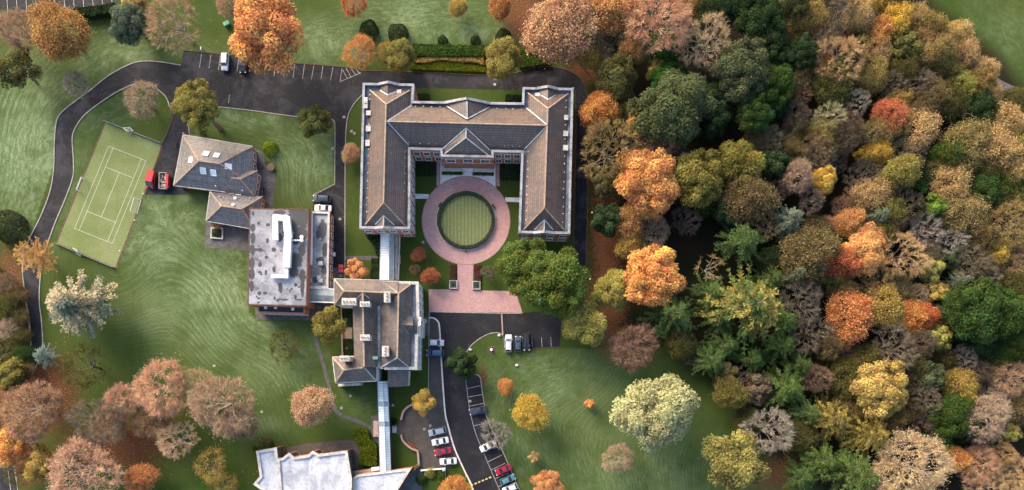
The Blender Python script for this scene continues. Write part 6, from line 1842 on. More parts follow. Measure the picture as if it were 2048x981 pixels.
hedge("roadside_hedge", "low dark undergrowth along the left edge", "hedge", cr([(-20, 545), (20, 552), (34, 600), (40, 660), (50, 735), (20, 750), (-20, 690)], 3, True), .7, 'olive', 7000, .2)
hedge("heather_bed", "left heather bed along the paved stem of the court", "flower bed", [(901, 531), (911.5, 531), (912, 560), (901, 560)], .4, 'heather', 900, .12, "heather beds beside the stem")
hedge("heather_bed", "right heather bed along the paved stem of the court", "flower bed", [(949, 532), (962, 531), (962, 562), (949, 562)], .4, 'heather', 900, .12, "heather beds beside the stem")
hedge("flower_bed", "dark rose bed in the corner of the left court lawn", "flower bed", [(831, 320), (872, 321), (872, 352), (831, 352)], .35, 'dark_green', 1500, .14)
hedge("flower_bed", "dark evergreen bed filling the right court lawn", "flower bed", [(1000, 326), (1039, 327), (1037, 360), (1000, 360)], .35, 'dark_green', 1500, .14)
hedge("shade_bed", "dark shrub bed under the north wall of the hall's left wing", "flower bed", [(832, 188), (858, 189), (858, 200), (832, 199)], .8, 'dark_green', 1100, .14)
hedge("shade_bed", "dark shrub bed under the north wall beside the hall's right wing", "flower bed", [(1012, 190), (1042, 191), (1042, 202), (1012, 202)], .8, 'dark_green', 1100, .14)
for lab, q in (("upper garden bed with pale clipped plants behind the manor", [(685, 617), (703, 617), (703, 653), (685, 653)]), ("lower garden bed with pale clipped plants behind the manor", [(688, 679), (706, 679), (706, 709), (688, 709)])):
    hedge("garden_bed", lab, "flower bed", q, .4, 'dark_green', 900, .14, "garden beds behind the manor")
for lab, x, y in (("pale green clipped plant in the upper manor bed", 693, 640), ("pale green clipped plant in the lower manor bed", 694, 697)):
    lawn(x, y, 4, 'ball', 'pale_green', lab, cat="shrub", group="clipped plants in the manor beds", name="clipped_plant")
b = MB(); b.strip([W(684, 654), W(684, 678), ], .3, 0, .03); b.poly([W(684, 654), W(704, 654), W(704, 678), W(684, 678)], .03)
tag(b.build("garden_paving", brick_mat("brick garden paving", (.33, .25, .20), (.25, .19, .15), (.1, .09, .07), .9, .5)), "worn brick paving between the manor garden beds", "paving", kind="structure")
gw = thing("garden_wall", "thin brick garden wall along the manor beds", "wall", W(683, 660))
b = MB(); b.strip(rel(gw, [W(683.5, 612), W(686, 712)]), .3, 0, .8); b.build("wall", M['brick_orange'], gw)

# ------------------------------------------------------------------ cars
def paint_mat():
    m, nt, bs = new_mat("car paint")
    oi = nd(nt, "ShaderNodeObjectInfo")
    nt.links.new(oi.outputs["Color"], bs.inputs["Base Color"])
    bs.inputs["Roughness"].default_value = .28
    bs.inputs["Metallic"].default_value = .25
    bs.inputs["Coat Weight"].default_value = .6
    bs.inputs["Coat Roughness"].default_value = .08
    return m
M['paint_car'] = paint_mat()
M['car_glass'] = glass_mat("car glass", (.02, .025, .03), .05)
M['tyre'] = plain("tyre", (.018, .018, .018), .85)
M['rim'] = plain("alloy rim", (.45, .45, .46), .35, .8)
M['lamp'] = plain("headlamp lens", (.62, .64, .66), .15)
M['tail'] = plain("tail lamp", (.35, .02, .02), .3)

def car_proto(name, L, Wd, Hh, hood, boot, ws, rs, belt=.92, roof_h=None, ride=.2):
    """L length; cabin from hood to L-boot; ws, rs screen runs; x forward"""
    root = thing(name, "", "car")
    hw = Wd / 2
    st = [(-L / 2, .80, belt - .12, .40), (-L / 2 + .12, .93, belt - .02, .28), (-L / 2 + boot * .7 + .2, .99, belt + .02, ride), (0, 1.0, belt, ride), (L / 2 - hood, .985, belt - .01, ride), (L / 2 - hood * .4, .96, belt - .10, ride), (L / 2 - .15, .88, belt - .24, .25), (L / 2, .66, belt - .36, .36)]
    b = MB()
    rings = []
    for x, w, zt, zb in st:
        y = hw * w
        rings.append([(x, 0, zt + .02), (x, y * .62, zt + .015), (x, y * .90, zt - .02), (x, y * .99, zt - .16), (x, y, (zt + zb) / 2), (x, y * .95, zb), (x, 0, zb), (x, -y * .95, zb), (x, -y, (zt + zb) / 2), (x, -y * .99, zt - .16), (x, -y * .90, zt - .02), (x, -y * .62, zt + .015)])
    for a, c in zip(rings[:-1], rings[1:]):
        for k in range(12):
            j = (k + 1) % 12
            b.face([a[k], a[j], c[j], c[k]])
    b.face(rings[0]); b.face(rings[-1][::-1])
    body = b.build("body", M['paint_car'], root, True)
    # cabin: ring at the belt and ring at the roof
    x0, x1 = -L / 2 + boot, L / 2 - hood
    r0, r1_ = x0 + rs, x1 - ws
    yb, yr = hw * .90, hw * .70
    zb, zr_ = belt - .01, Hh - .06
    bl = [(x1, -yb), (x1, yb), (x0, yb), (x0, -yb)]
    rf = [(r1_, -yr), (r1_, yr), (r0, yr), (r0, -yr)]
    b = MB()
    n = 5
    G_ = []
    for i in range(n + 1):
        u = i / n
        x = r1_ + (r0 - r1_) * u
        cr_ = .05 * math.sin(math.pi * (.15 + .7 * u))
        G_.append([(x, -yr, zr_), (x, -yr * .5, zr_ + .02 + cr_), (x, 0, zr_ + .03 + cr_), (x, yr * .5, zr_ + .02 + cr_), (x, yr, zr_)])
    for a, c in zip(G_[:-1], G_[1:]):
        for k in range(4):
            b.face([a[k], a[k + 1], c[k + 1], c[k]])
    for s in (-1, 1):   # pillars
        for (xa, ya), (xb, yb_) in (((x1, yb * s), (r1_, yr * s)), ((x0, yb * s), (r0, yr * s)), (((x0 + x1) / 2, yb * s), ((r0 + r1_) / 2, yr * s))):
            b.bar((xa, ya, zb), (xb, yb_, zr_), .09, .07)
        b.bar((r1_, yr * s, zr_), (r0, yr * s, zr_), .09, .06)
    b.build("roof", M['paint_car'], root, False)
    def glass(nm, pts):
        g_ = MB(); g_.face(pts); g_.build(nm, M['car_glass'], root)
    glass("windscreen", [(x1, -yb, zb), (x1, yb, zb), (r1_, yr, zr_), (r1_, -yr, zr_)])
    glass("rear_window", [(x0, yb, zb), (x0, -yb, zb), (r0, -yr, zr_), (r0, yr, zr_)])
    for s in (-1, 1):
        glass("side_window", [(x0, yb * s, zb), (x1, yb * s, zb), (r1_, yr * s, zr_), (r0, yr * s, zr_)])
    for sx in (-1, 1):
        for s in (-1, 1):
            wx = sx * L * .31 + .02
            w = MB()
            ang = [2 * math.pi * k / 18 for k in range(18)]
            o_, i_ = hw * 1.0, hw * 1.0 - .2
            for k in range(18):
                a, c = ang[k], ang[(k + 1) % 18]
                p = lambda t, y, r: (wx + r * math.cos(t), y * s, .32 + r * math.sin(t))
                w.face([p(a, o_, .32), p(c, o_, .32), p(c, i_, .32), p(a, i_, .32)])
                w.face([p(a, o_, .32), p(c, o_, .32), p(c, o_, .2), p(a, o_, .2)])
                w.face([p(a, i_, .32), p(c, i_, .32), p(c, i_, .02), p(a, i_, .02)])
            wo = w.build("wheel", M['tyre'], root)
            q = MB(); q.face([(wx + .2 * math.cos(t), (o_ + .004) * s, .32 + .2 * math.sin(t)) for t in ang]); q.build("rim", M['rim'], wo)
    for s in (-1, 1):
        q = MB(); q.box((L / 2 - .17, s * hw * .68, belt - .27), (.3, .34, .12)); q.build("headlight", M['lamp'], root)
        q = MB(); q.box((-L / 2 + .07, s * hw * .72, belt - .16), (.16, .32, .16)); q.build("tail_light", M['tail'], root)
        q = MB(); q.box((x1 - .25, s * (hw + .06), belt + .06), (.16, .2, .13)); q.build("mirror", M['paint_car'], root)
    q = MB(); q.box((L / 2 - .01, 0, .5), (.06, Wd * .45, .16)); q.build("grille", M['dark'], root)
    q = MB(); q.box((-L / 2 - .005, 0, .62), (.03, .5, .12)); q.build("number_plate", M['lamp'], root)
    return root
protos = {'hatch': car_proto("parked_car", 4.15, 1.78, 1.48, 1.05, .12, .78, .42), 'saloon': car_proto("parked_car", 4.6, 1.82, 1.45, 1.15, .75, .85, .75), 'suv': car_proto("parked_car", 4.65, 1.9, 1.70, 1.05, .12, .62, .38, 1.05),
          'estate': car_proto("parked_car", 4.7, 1.84, 1.55, 1.15, .12, .8, .45)}
first = set()
def set_paint(o, c):
    for ch in o.children:
        if ch.name.split('.')[0] in ('body', 'roof', 'mirror'):
            ch.color = (*c, 1)
def car(kind, px, py, to, color, label):
    """to: pixel direction the bonnet points"""
    o = protos[kind]
    if kind in first:
        o = copy_tree(o)
    else:
        first.add(kind)
    c = W(px, py, .7)
    o.location = (c.x, c.y, .028)
    o.rotation_euler = (0, 0, math.atan2(-to[1], to[0]))
    tag(o, label, "car", "parked cars")
    set_paint(o, color)
    return o
WHT, SIL, RED, NAVY, BLK, BLU, TEAL = (.72, .72, .71), (.36, .40, .44), (.36, .012, .035), (.035, .048, .075), (.018, .018, .022), (.035, .085, .19), (.09, .22, .26)
car('suv', 450, 124, (-.05, 1), WHT, "white car parked nose down in the top bays beside a black one")
car('suv', 485.5, 129, (.02, 1), BLK, "black car parked next to the white one in the top bays")
car('suv', 643.5, 398, (-1, -.05), NAVY, "dark car parked by the lodge lawn, above the white dark roofed one")
car('saloon', 646, 417, (-1, -.05), WHT, "white car parked directly above the annexe of the stained block")
car('estate', 1017, 687, (.02, -1), (.55, .58, .60), "silver estate car, leftmost of the three in the black car park")
car('hatch', 1036, 688, (.02, -1), (.04, .07, .11), "dark blue hatchback between the silver estate and the black car")
car('suv', 1053, 684, (.03, 1), BLK, "black car with pale windscreen, rightmost of three in the black car park")
car('hatch', 872.5, 686, (1, .03), (.60, .62, .63), "small silver car parked across the white kerb near the manor door")
car('suv', 870.5, 706.5, (-1, -.02), BLU, "blue car parked below the silver one beside the manor")
car('estate', 874.5, 863.5, (-1, .22), (.30, .35, .40), "silver blue estate, topmost of four cars on the forecourt strip")
car('saloon', 880.5, 883, (-1, .2), WHT, "white saloon above the red car on the forecourt strip")
car('saloon', 885.5, 903.5, (-1, .2), RED, "crimson car between two white cars on the forecourt strip")
car('saloon', 896.5, 923, (-1, .06), WHT, "white saloon lowest of the four on the forecourt strip")
car('saloon', 955.5, 821, (-1, .25), NAVY, "navy saloon alone in the bays along the curving road")
car('saloon', 976, 893, (-1, .45), WHT, "white car half hidden under the silvery bare tree")
car('saloon', 1007, 940, (-1, .42), RED, "red car above the teal one near the bottom edge")
car('hatch', 1015.5, 959.5, (1, -.45), TEAL, "teal hatchback between the red and the white car near the bottom edge")
car('hatch', 1020, 977, (-1, .42), WHT, "white car cut by the bottom edge below the teal hatchback")

# red van and red tipper beside the tennis court
van = thing("delivery_van", "red van with dark windscreen parked beside the tennis court", "van", W(306, 361), math.radians(-104))
L, hw = 4.4, .95
b = MB()
prof = [(-2.2, .35, 1.95), (-2.1, .3, 2.1), (.9, .3, 2.12), (1.35, .3, 1.55), (2.05, .3, 1.15), (2.2, .4, .8)]
for (xa, za, ta), (xb, zb_, tb) in zip(prof[:-1], prof[1:]):
    for s in (-1, 1):
        b.face([(xa, hw * s, za), (xb, hw * s, zb_), (xb, hw * s, tb - .12), (xa, hw * s, ta - .12)])
        b.face([(xa, hw * s, ta - .12), (xb, hw * s, tb - .12), (xb, hw * .85 * s, tb), (xa, hw * .85 * s, ta)])
    b.face([(xa, -hw * .85, ta), (xb, -hw * .85, tb), (xb, hw * .85, tb), (xa, hw * .85, ta)])
b.face([(-2.2, -hw, .35), (-2.2, hw, .35), (-2.2, hw, 1.83), (-2.2, -hw, 1.83)]); b.face([(2.2, -hw, .4), (2.2, hw, .4), (2.2, hw, .68), (2.2, -hw, .68)])
o = b.build("body", M['paint_car'], van); o.color = (.42, .03, .025, 1)
q = MB(); q.face([(.95, -.78, 2.11), (.95, .78, 2.11), (1.9, .82, 1.27), (1.9, -.82, 1.27)]); q.v = [(x + .02, y, z + .03) for x, y, z in q.v]; q.build("windscreen", M['car_glass'], van)
def wheels(root, xs_, hw_, r=.36):
    for wx in xs_:
        for s in (-1, 1):
            w = MB(); w.tube([(wx, hw_ * s, r), (wx, (hw_ - .24) * s, r)], r, 16); wo = w.build("wheel", M['tyre'], root)
            q = MB(); q.tube([(wx, (hw_ + .006) * s, r), (wx, (hw_ - .1) * s, r)], r * .55, 12); q.build("rim", M['rim'], wo)
wheels(van, (-1.4, 1.4), hw + .01)
for s in (-1, 1):
    q = MB(); q.box((2.2, s * .7, .75), (.1, .3, .2)); q.build("headlight", M['lamp'], van)
    q = MB(); q.box((1.2, s * 1.08, 1.4), (.15, .22, .25)); q.build("mirror", M['dark'], van)
    q = MB(); q.face([(.1, (hw + .01) * s, 1.25), (1.0, (hw + .01) * s, 1.25), (.75, (hw + .01) * s, 1.85), (.1, (hw + .01) * s, 1.85)]); q.build("side_window", M['car_glass'], van)
tip = thing("tipper_truck", "red truck with open pale bed full of debris by the lodge", "truck", W(330, 365), math.radians(-91))
b = MB(); b.box((-.1, .95, .95), (4.2, .08, .9)); b.box((-.1, -.95, .95), (4.2, .08, .9)); b.box((-2.2, 0, .95), (.08, 1.98, .9)); b.box((2.0, 0, .95), (.08, 1.98, .9)); b.box((-.1, 0, .6), (4.2, 1.9, .1), mi=1)
b.build("truck_bed", [plain("pale bed sides", (.50, .42, .36), .8, var=.3), M['wood']], tip)
b = MB(); b.box((0, 1.32, .98), (3.6, .66, 1.1)); b.box((.1, 1.32, 1.58), (2.4, .55, .14))
o = b.build("side_locker", M['paint_car'], tip); o.color = (.40, .02, .02, 1)
rg2 = random.Random(4)
b = MB()
for _ in range(34):
    b.box((rg2.uniform(-1.9, 1.7), rg2.uniform(-.75, .75), rg2.uniform(.7, 1.1)), (rg2.uniform(.2, .7), rg2.uniform(.15, .5), rg2.uniform(.1, .35)), rg2.uniform(0, 3))
b.build("debris_load", plain("builders rubble", (.36, .30, .27), .9, var=.6, scale=3), tip)
wheels(tip, (-1.3, 1.3), 1.0)
b = MB(); b.bar((2.0, 0, .5), (2.7, 0, .5), .12, .1); b.build("tow_bar", M['dark'], tip)

# ------------------------------------------------------------------ tennis court furniture
def goal(label, a, b_, depth, h=2.0, group="small goals round the tennis court"):
    A, B2 = W(*a), W(*b_)
    root = thing("goal_frame", label, "goal", (A + B2) / 2, 0, group)
    A, B2 = A - root.location, B2 - root.location
    D = W(a[0] + depth[0], a[1] + depth[1]) - W(*a)
    up = Vector((0, 0, h))
    b = MB()
    for p, q in ((A, A + up), (B2, B2 + up), (A + up, B2 + up), (A, A + D), (B2, B2 + D), (A + D, B2 + D), (A + up, A + D), (B2 + up, B2 + D)):
        b.tube([p, q], .075, 6)
    b.build("frame", M['white'], root)
    n = MB()
    for k in range(1, 10):
        t = k / 10
        n.bar(A.lerp(B2, t) + up, A.lerp(B2, t) + D, .018); 
    for k in range(1, 6):
        t = k / 6
        n.bar((A + up).lerp(A + D, t), (B2 + up).lerp(B2 + D, t), .018)
    n.build("net", M['stone'], root)
goal("white goal on the west side line beside the curved drive", (171, 359), (161.5, 384), (-8, -3))
goal("white goal on the east side line beside the big lawn", (276, 399.5), (268, 426), (6, 2))
goal("white goal at the north end of the court by the grass island", (254, 261), (261, 268), (5, -6), 1.8)
goal("white goal at the south end of the court by the broad cedar", (154, 499), (163, 506), (-2, 7), 1.8)
def fence(name, label, a, b_, h, n, m, rails=(.3, .95), board=False):
    A, B2 = W(*a), W(*b_)
    root = thing(name, label, "fence", (A + B2) / 2)
    A, B2 = A - root.location, B2 - root.location
    for k in range(n + 1):
        p = A.lerp(B2, k / n); q = MB(); q.box((p.x, p.y, h / 2), (.12, .12, h)); q.build("post", m, root)
    q = MB()
    for r in rails:
        q.bar(A + Vector((0, 0, h * r)), B2 + Vector((0, 0, h * r)), .07, .12)
    q.build("rail", m, root)
    if board:
        q = MB(); q.bar(A + Vector((0, 0, .2)), B2 + Vector((0, 0, .2)), .1, .4); q.build("kick_board", M['rust'], root)
fence("court_fence", "grey fence across the north end of the tennis court", (212, 244.6), (325, 288.6), 1.3, 12, plain("grey steel", (.22, .23, .24), .5), (.35, .97), True)
fence("court_fence", "grey fence across the south end of the tennis court", (114, 487.6), (230, 536.5), 1.3, 12, plain("grey steel rail", (.24, .24, .25), .5), (.35, .97), True)
for lab, q, mm in (("brown leafy strip along the west side of the court", [(211, 245.6), (209, 244.8), (111.5, 485.5), (114.3, 486.7)], 'rust'), ("brown leafy strip along the east side of the court", [(325, 289.5), (327.5, 290.5), (286, 399), (233.5, 537), (230.5, 535.6)], 'rust')):
    b = MB(); b.poly([W(*p) for p in q], .03); tag(b.build("edge_strip", M[mm]), lab, "edging", kind="structure")
for i, (x, y, lab) in enumerate([(288, 389, "white floodlight post at the corner of court and lawn"), (271, 442, "white lamp post low on the east side of the court"), (242, 503, "white lamp post near the south east corner of the court"), (368, 268, "small post where the lodge meets the lane")]):
    p = W(x, y, .6)
    root = thing("marker_post", lab, "post", (p.x, p.y, 0), 0, "short white posts")
    b = MB(); b.lathe((0, 0, 0), [(.1, 0), (.09, 1.0), (.04, 1.05)], 8); b.build("shaft", M['stone'], root)
    b = MB(); b.lathe((0, 0, 1.0), [(.16, 0), (.16, .2), (.05, .28)], 8); b.build("lamp_head", M['white'], root)

# ------------------------------------------------------------------ court and terrace furniture
def bench(label, x, y, rz, m='wood', w=1.7):
    root = thing("garden_bench", label, "bench", (*W(x, y)[:2], .02), rz, "benches")
    b = MB()
    for k in range(3): b.box((0, -.16 + .16 * k, .45), (w, .13, .04))
    b.build("seat", M[m], root)
    b = MB()
    for k in range(2): b.box((0, .27, .62 + .18 * k), (w, .04, .13))
    b.build("backrest", M[m], root)
    for sx in (-1, 1):
        b = MB(); b.box((sx * w * .44, -.18, .22), (.07, .07, .44)); b.box((sx * w * .44, .26, .42), (.07, .07, .84)); b.box((sx * w * .44, .03, .6), (.06, .5, .05)); b.build("leg_frame", M[m], root)
bench("dark bench set into the south side of the ring hedge", 931.5, 497, math.pi, 'dark', 2.0)
bench("small dark bench on the paving north west of the ring hedge", 881, 411, math.radians(60), 'dark', 1.3)
bench("small dark bench on the paving north east of the ring hedge", 986.5, 414, math.radians(-60), 'dark', 1.3)
bench("weathered timber bench in the lane west of the lodge", 352, 291, math.radians(80))
bench("dark bench on the lodge terrace by its east windows", 530, 384, math.radians(90), 'dark')
def bollard(label, x, y):
    root = thing("lamp_bollard", label, "bollard", (*W(x, y)[:2], .02), 0, "dark lamp bollards round the court")
    b = MB(); b.lathe((0, 0, 0), [(.14, 0), (.13, .8)], 10); b.build("shaft", M['dark'], root)
    b = MB(); b.lathe((0, 0, .8), [(.18, 0), (.2, .1), (.06, .2)], 10); b.build("cap", M['dark'], root)
bollard("dark bollard just below the bench of the ring hedge", 932, 504)
bollard("dark bollard at the east side of the ring hedge", 987, 437)
for lab, x, y in (("left square planter with a clipped box ball by the apron", 907, 570), ("right square planter with a clipped box ball by the apron", 953, 571.5)):
    root = thing("square_planter", lab, "planter", (*W(x, y)[:2], .02), 0, "square planters")
    b = MB(); sq = [(-1.05, -1.1), (1.05, -1.1), (1.05, 1.1), (-1.05, 1.1)]
    b.wall(sq, 0, .6); b.wall(inset(sq, .18)[::-1], .2, .6)
    o1, i1 = sq, inset(sq, .18)
    for k in range(4):
        j = (k + 1) % 4; b.face([(*o1[k], .6), (*o1[j], .6), (*i1[j], .6), (*i1[k], .6)])
    b.build("box", M['stone'], root)
    b = MB(); b.poly([(*p, 0) for p in inset(sq, .16)], .45); b.build("soil", M['dark'], root)
    lawn(x, y - .5, 4.6, 'ball', 'bright_green', lab.replace("square planter with a clipped box ball", "clipped box ball in the square planter"), cat="topiary", name="box_ball", group="box balls in the planters")
    bx = x - 1
    hedge("box_hedge", lab.split()[0] + " bright green tuft above the square planter", "shrub", [(bx - 3, y - 13), (bx + 5, y - 13), (bx + 5, y - 8), (bx - 3, y - 8)], .6, 'bright_green', 250, .12, "green tufts above the planters")
st = thing("entrance_steps", "pale stone steps in the middle of the terrace", "steps", W(935, 335))
b = MB()
for k in range(4):
    a, c = W(924.5, 324 + k * 5.5), W(946, 329.5 + k * 5.5)
    b.box(((a.x + c.x) / 2 - st.location.x, (a.y + c.y) / 2 - st.location.y, (.62 - .15 * k) / 2 + .03), (abs(c.x - a.x), abs(c.y - a.y), .62 - .15 * k))
b.build("flight", M['slab'], st)
tw = thing("terrace_wall", "low white kerb walls framing the entrance terrace", "wall", W(935, 345))
for q in ([(882.3, 322), (882.3, 369)], [(989.8, 324), (989.8, 371)], [(883, 343), (924, 343.5)], [(946, 344.5), (989, 345)]):
    b = MB(); b.strip(rel(tw, [W(*p) for p in q]), .3, 0, .45); b.build("wall_run", M['white_wall'], tw)
# semicircular forecourt walls
for lab, q in (("upper curved brick wall of the round forecourt", cr([(829, 808.5), (820, 812), (812, 818), (806.5, 826), (803, 840)], 5)), ("lower curved brick wall of the round forecourt", cr([(803, 870), (806, 880), (813, 888.5), (824, 897), (836, 901.5)], 5) + [(837.5, 915), (838.5, 930)])):
    c = W(*q[len(q) // 2]); root = thing("curved_wall", lab, "wall", (c.x, c.y, 0), 0, "curved forecourt walls")
    b = MB(); b.strip(rel(root, [W(*p) for p in q]), .42, 0, .9); b.build("wall", M['brick'], root)
    b = MB(); b.strip(rel(root, [W(*p) for p in q]), .52, .9, 1.0); b.build("coping", plain("pinkish coping", (.30, .20, .17), .8), root)
lw = thing("garden_wall", "low pale wall with two white posts along the bottom garden", "wall", W(866, 940))
b = MB(); b.strip(rel(lw, [W(842, 941), W(860, 939), W(888, 937.5)]), .35, 0, .9); b.build("wall", M['white_wall'], lw)
b = MB(); b.strip(rel(lw, [W(890, 938), W(892, 972)]), .25, 0, .8); b.build("wall", M['stone'], lw)
for x, y in ((888.5, 938.5), (891, 966)):
    p = W(x, y) - lw.location; b = MB(); b.box((p.x, p.y, .7), (.75, .75, 1.4)); b.lathe((p.x, p.y, 1.4), [(.45, 0), (.3, .12), (.02, .3)], 4); b.build("pier", M['white'], lw)
fb = thing("fallen_leaf_bank", "red brown clipped hedge along the slanted white roof", "hedge", W(825, 940))
COL.objects.unlink(fb); bpy.data.objects.remove(fb)
hedge("beech_hedge", "russet beech hedge along the slanted white roof", "hedge", [(822, 938), (836, 929), (839, 931), (826, 945), (808, 963), (805, 958)], 1.2, 'brown_pink', 1500, .17)
hedge("planting_strip", "red leaved planting inside the lower curved brick wall", "flower bed", [(815, 886), (818, 884), (828, 893), (833, 897), (829, 898), (820, 893)], .4, 'red', 350, .13)
# fountain bed
root = thing("stone_sundial", "white stone post in a round brown bed near the black car park", "monument", W(982.7, 700))
b = MB(); b.lathe((0, 0, 0), [(1.05, 0), (1.0, .1), (.01, .14)], 24); b.build("bed", plain("bare soil", (.075, .05, .03), .95, var=.4, scale=4), root)
b = MB(); b.lathe((0, 0, .1), [(.38, 0), (.3, .1), (.22, .7), (.34, .8), (.3, .9)], 12); b.build("pedestal", M['white'], root)
for lab, x, y in (("round white planter, upper of two at the manor door", 849.5, 643.3), ("round white planter, lower of two at the manor door", 845.2, 667.7)):
    root = thing("round_planter", lab, "planter", (*W(x, y)[:2], .02), 0, "round white planters")
    b = MB(); b.lathe((0, 0, 0), [(.3, 0), (.5, .2), (.55, .55), (.38, .55), (.3, .35)], 16); b.build("bowl", M['white'], root)
    b = MB(); b.lathe((0, 0, .3), [(.31, 0), (.28, .15), (.02, .22)], 10); b.build("plant", plain("dark planting", (.02, .028, .014), .9), root)
for lab, x, y in (("small round white stone at the tip of the lawn island", 998.5, 671.5), ("grey boulder on the kerb beside the dark green tree", 941, 700), ("white stone on the right lawn below the black car park", 1034, 731)):
    b = MB(); b.lathe((0, 0, 0), [(.42, 0), (.46, .15), (.3, .38), (.02, .45)], 9); o = b.build("boulder", M['kerb_white'], None, True); o.location = W(x, y); o.scale = (1, .8, 1); tag(o, lab, "stone", "pale stones beside the black car park")
pl = thing("square_planter", "square pale walled planter on the lodge terrace", "planter", W(434, 465))
sq = rel(pl, flat([(422, 455), (446, 456), (446, 479), (421, 477)], .4))
b = MB(); b.wall(sq, 0, .55); b.wall(inset(sq, .3)[::-1], .2, .55)
for k in range(4):
    j = (k + 1) % 4; b.face([(*sq[k], .55), (*sq[j], .55), (*inset(sq, .3)[j], .55), (*inset(sq, .3)[k], .55)])
b.build("box", M['stone'], pl); b = MB(); b.poly([(*p, 0) for p in inset(sq, .28)], .4); b.build("soil", M['dark'], pl)
root = thing("round_table", "round brown garden table on the grass edge by the lodge", "table", W(543.5, 336))
b = MB(); b.lathe((0, 0, .7), [(.98, 0), (1.0, .05), (.02, .07)], 24); b.build("tabletop", M['wood'], root)
b = MB(); b.tube([(0, 0, 0), (0, 0, .7)], .1, 8); b.box((0, 0, .03), (1.0, .14, .06)); b.box((0, 0, .03), (.14, 1.0, .06)); b.build("pedestal", M['wood'], root)
root = thing("picnic_table", "dark table with benches on the lodge terrace near the round table", "table", W(521, 333), math.radians(25))
b = MB(); [b.box((0, -.3 + .2 * k, .74), (1.7, .18, .04)) for k in range(4)]; b.build("tabletop", M['dark'], root)
for s in (-1, 1):
    b = MB(); b.box((0, s * .7, .44), (1.7, .26, .05)); b.build("bench_seat", M['dark'], root)
    b = MB(); b.bar((s * .6, -.7, .42), (s * .6, .7, .42), .07); b.bar((s * .6, -.4, .02), (s * .6, -.2, .72), .07); b.bar((s * .6, .4, .02), (s * .6, .2, .72), .07); b.build("leg_frame", M['dark'], root)
# bins behind the annexe
def bin_(label, x, y, c, size=(1.2, .9, 1.25)):
    root = thing("wheelie_bin", label, "bin", (*W(x, y, size[2])[:2], .03), 0, "bins in the yard")
    b = MB(); w, d, h = size
    lo = [(-w * .42, -d * .42, .1), (w * .42, -d * .42, .1), (w * .42, d * .42, .1), (-w * .42, d * .42, .1)]; hi = [(-w / 2, -d / 2, h * .88), (w / 2, -d / 2, h * .88), (w / 2, d / 2, h * .88), (-w / 2, d / 2, h * .88)]
    for k in range(4): b.face([lo[k], lo[(k + 1) % 4], hi[(k + 1) % 4], hi[k]])
    m = plain("bin plastic " + label.split()[0], c, .5, var=.1); b.build("tub", m, root)
    b = MB(); b.box((0, 0, h * .92), (w * 1.04, d * 1.04, .1)); b.box((0, -d * .5, h * .95), (w * .6, .06, .08)); b.build("lid", m, root)
    b = MB(); b.tube([(-w * .4, d * .4, .1), (w * .4, d * .4, .1)], .1, 8); b.build("wheel", M['tyre'], root)
bin_("red upper bin of the pair left of the orange maple", 681.5, 533, (.42, .04, .06))
bin_("crimson lower bin of the pair left of the orange maple", 681.5, 541.5, (.36, .03, .05))
bin_("green bin under the two red bins", 681, 552, (.03, .12, .05), (.9, .7, 1.1))
bin_("black bin against the annexe wall", 661, 541, (.02, .02, .022), (.7, .8, 1.1))
bin_("white lidded bin against the annexe wall", 661, 551, (.55, .57, .56), (.7, .8, 1.0))
bin_("dark green bin against the annexe wall", 660.5, 560, (.02, .06, .03), (.7, .8, 1.1))
bin_("white cabinet on the road side of the annexe", 667, 509, (.6, .62, .62), (.9, 1.0, 1.0))
gt = thing("grit_bin", "green plastic box on the grass below the pink bare tree", "bin", (*W(455, 50)[:2], 0), .5)
b = MB(); b.box((0, 0, .45), (1.5, 1.0, .9)); b.build("tub", plain("green plastic", (.03, .16, .10), .5), gt); b = MB(); b.box((0, 0, .95), (1.6, 1.1, .12)); b.build("lid", plain("green lid", (.05, .22, .14), .5), gt)
# seat and porch beside the long walkway
root = thing("stone_seat", "square pinkish stone plinth beside the long glass walkway", "seating", W(753, 858))
b = MB(); b.box((0, 0, .25), (1.5, 4.3, .5)); b.box((.1, 0, .56), (.9, 3.4, .12)); b.build("block", plain("pinkish stone", (.42, .30, .25), .85, var=.25), root)
root = thing("porch_step", "pale stone step on the forecourt side of the long walkway", "step", W(789, 858))
b = MB(); b.box((0, 0, .12), (1.1, 2.2, .24)); b.box((-.2, 0, .3), (.7, 1.7, .14)); b.build("block", M['stone'], root)
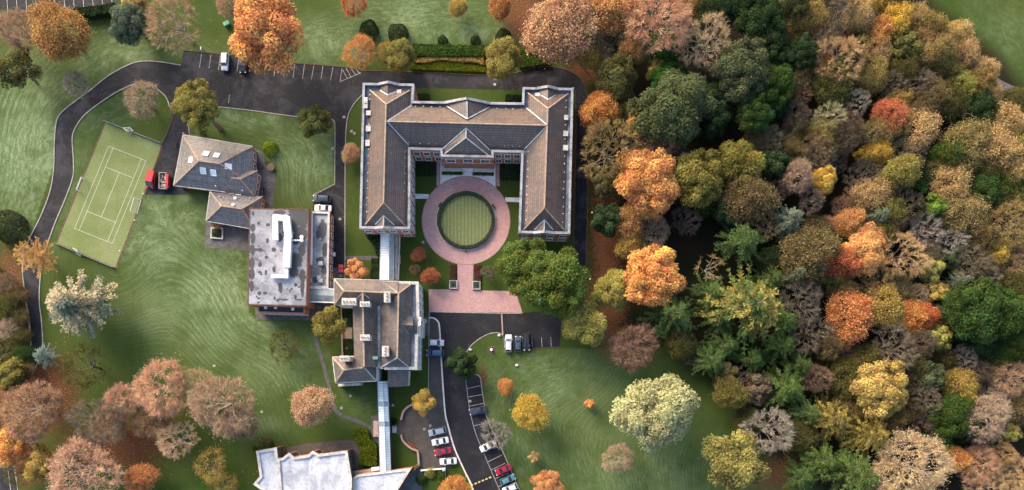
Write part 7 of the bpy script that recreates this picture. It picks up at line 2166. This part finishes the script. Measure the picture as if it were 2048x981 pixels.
# covers and small pale plates
mc = [(428.5, 732, "pale square cover on the lawn above the wide tan bare tree"), (523.5, 824, "grey square cover on the lawn right of the wide tan bare tree"), (522, 881, "pale square cover above the olive bush of the angular block"), (701, 792, "pale square cover below the manor's south west wing"), (683, 816.5, "stone cover beside the grey garden path bend"),
      (786, 811, "grey square cover right of the long glass walkway"), (709, 267, "pale square cover on the grass strip west of the hall"), (703, 263, "stone slab on the grass strip west of the hall"), (990, 158.5, "upper of two square covers in the north drive"), (989.5, 169.5, "lower of two square covers in the north drive"), (940, 803, "square cover in the bays above the navy saloon"),
      (688, 234.5, "square cover in the road south of the north car park"), (860.5, 852, "square cover above the four cars on the forecourt strip"), (979, 619, "round cover in the brick apron"), (848.5, 858.5, "square cover in the brown setts"), (514, 893.0, "white box beside the angular block's corner"), (945, 137, "small white plate on the low hedge by the north drive"), (665, 297.5, "small white sign at the lodge lawn edge"), (680, 438.5, "square cover in the road beside the annexe"), (846, 485, "grey cover on the grass west of the round court")]
for x, y, lab in mc:
    b = MB(); b.box((0, 0, .02), (.66, .66, .06)); b.box((0, 0, .055), (.48, .48, .02)); b.box((0, .2, .07), (.2, .04, .02))
    o = b.build("access_cover", M['kerb']); p = W(x, y); o.location = (p.x, p.y, .025); tag(o, lab, "cover", "access covers")
for lab, x, y in (("thin dark lamp post with white head beside the top parking bays", 412, 106), ):
    root = thing("lamp_post", lab, "lamp", W(x, y)); b = MB(); b.tube([(0, 0, 0), (0, 0, 3.2)], .07, 8); b.build("shaft", M['dark'], root); b = MB(); b.box((0, -.3, 3.2), (.25, .8, .12)); b.build("lamp_head", M['white'], root)
for i, (x, y, lab) in enumerate([(1183, 428, "white lamp standing on the verge left of the dark holly"), (1179, 560, "white lamp on the verge beside the largest green tree"), (1146, 181, "white lamp at the north east corner of the hall")]):
    root = thing("lamp_post", lab, "lamp", W(x, y), 0, "white lamps along the east drive"); b = MB(); b.tube([(0, 0, 0), (0, 0, 1.1)], .06, 8); b.build("shaft", M['dark'], root); b = MB(); b.lathe((0, 0, 1.1), [(.05, 0), (.24, .1), (.24, .3), (.05, .4)], 10); b.build("lamp_head", M['white'], root)
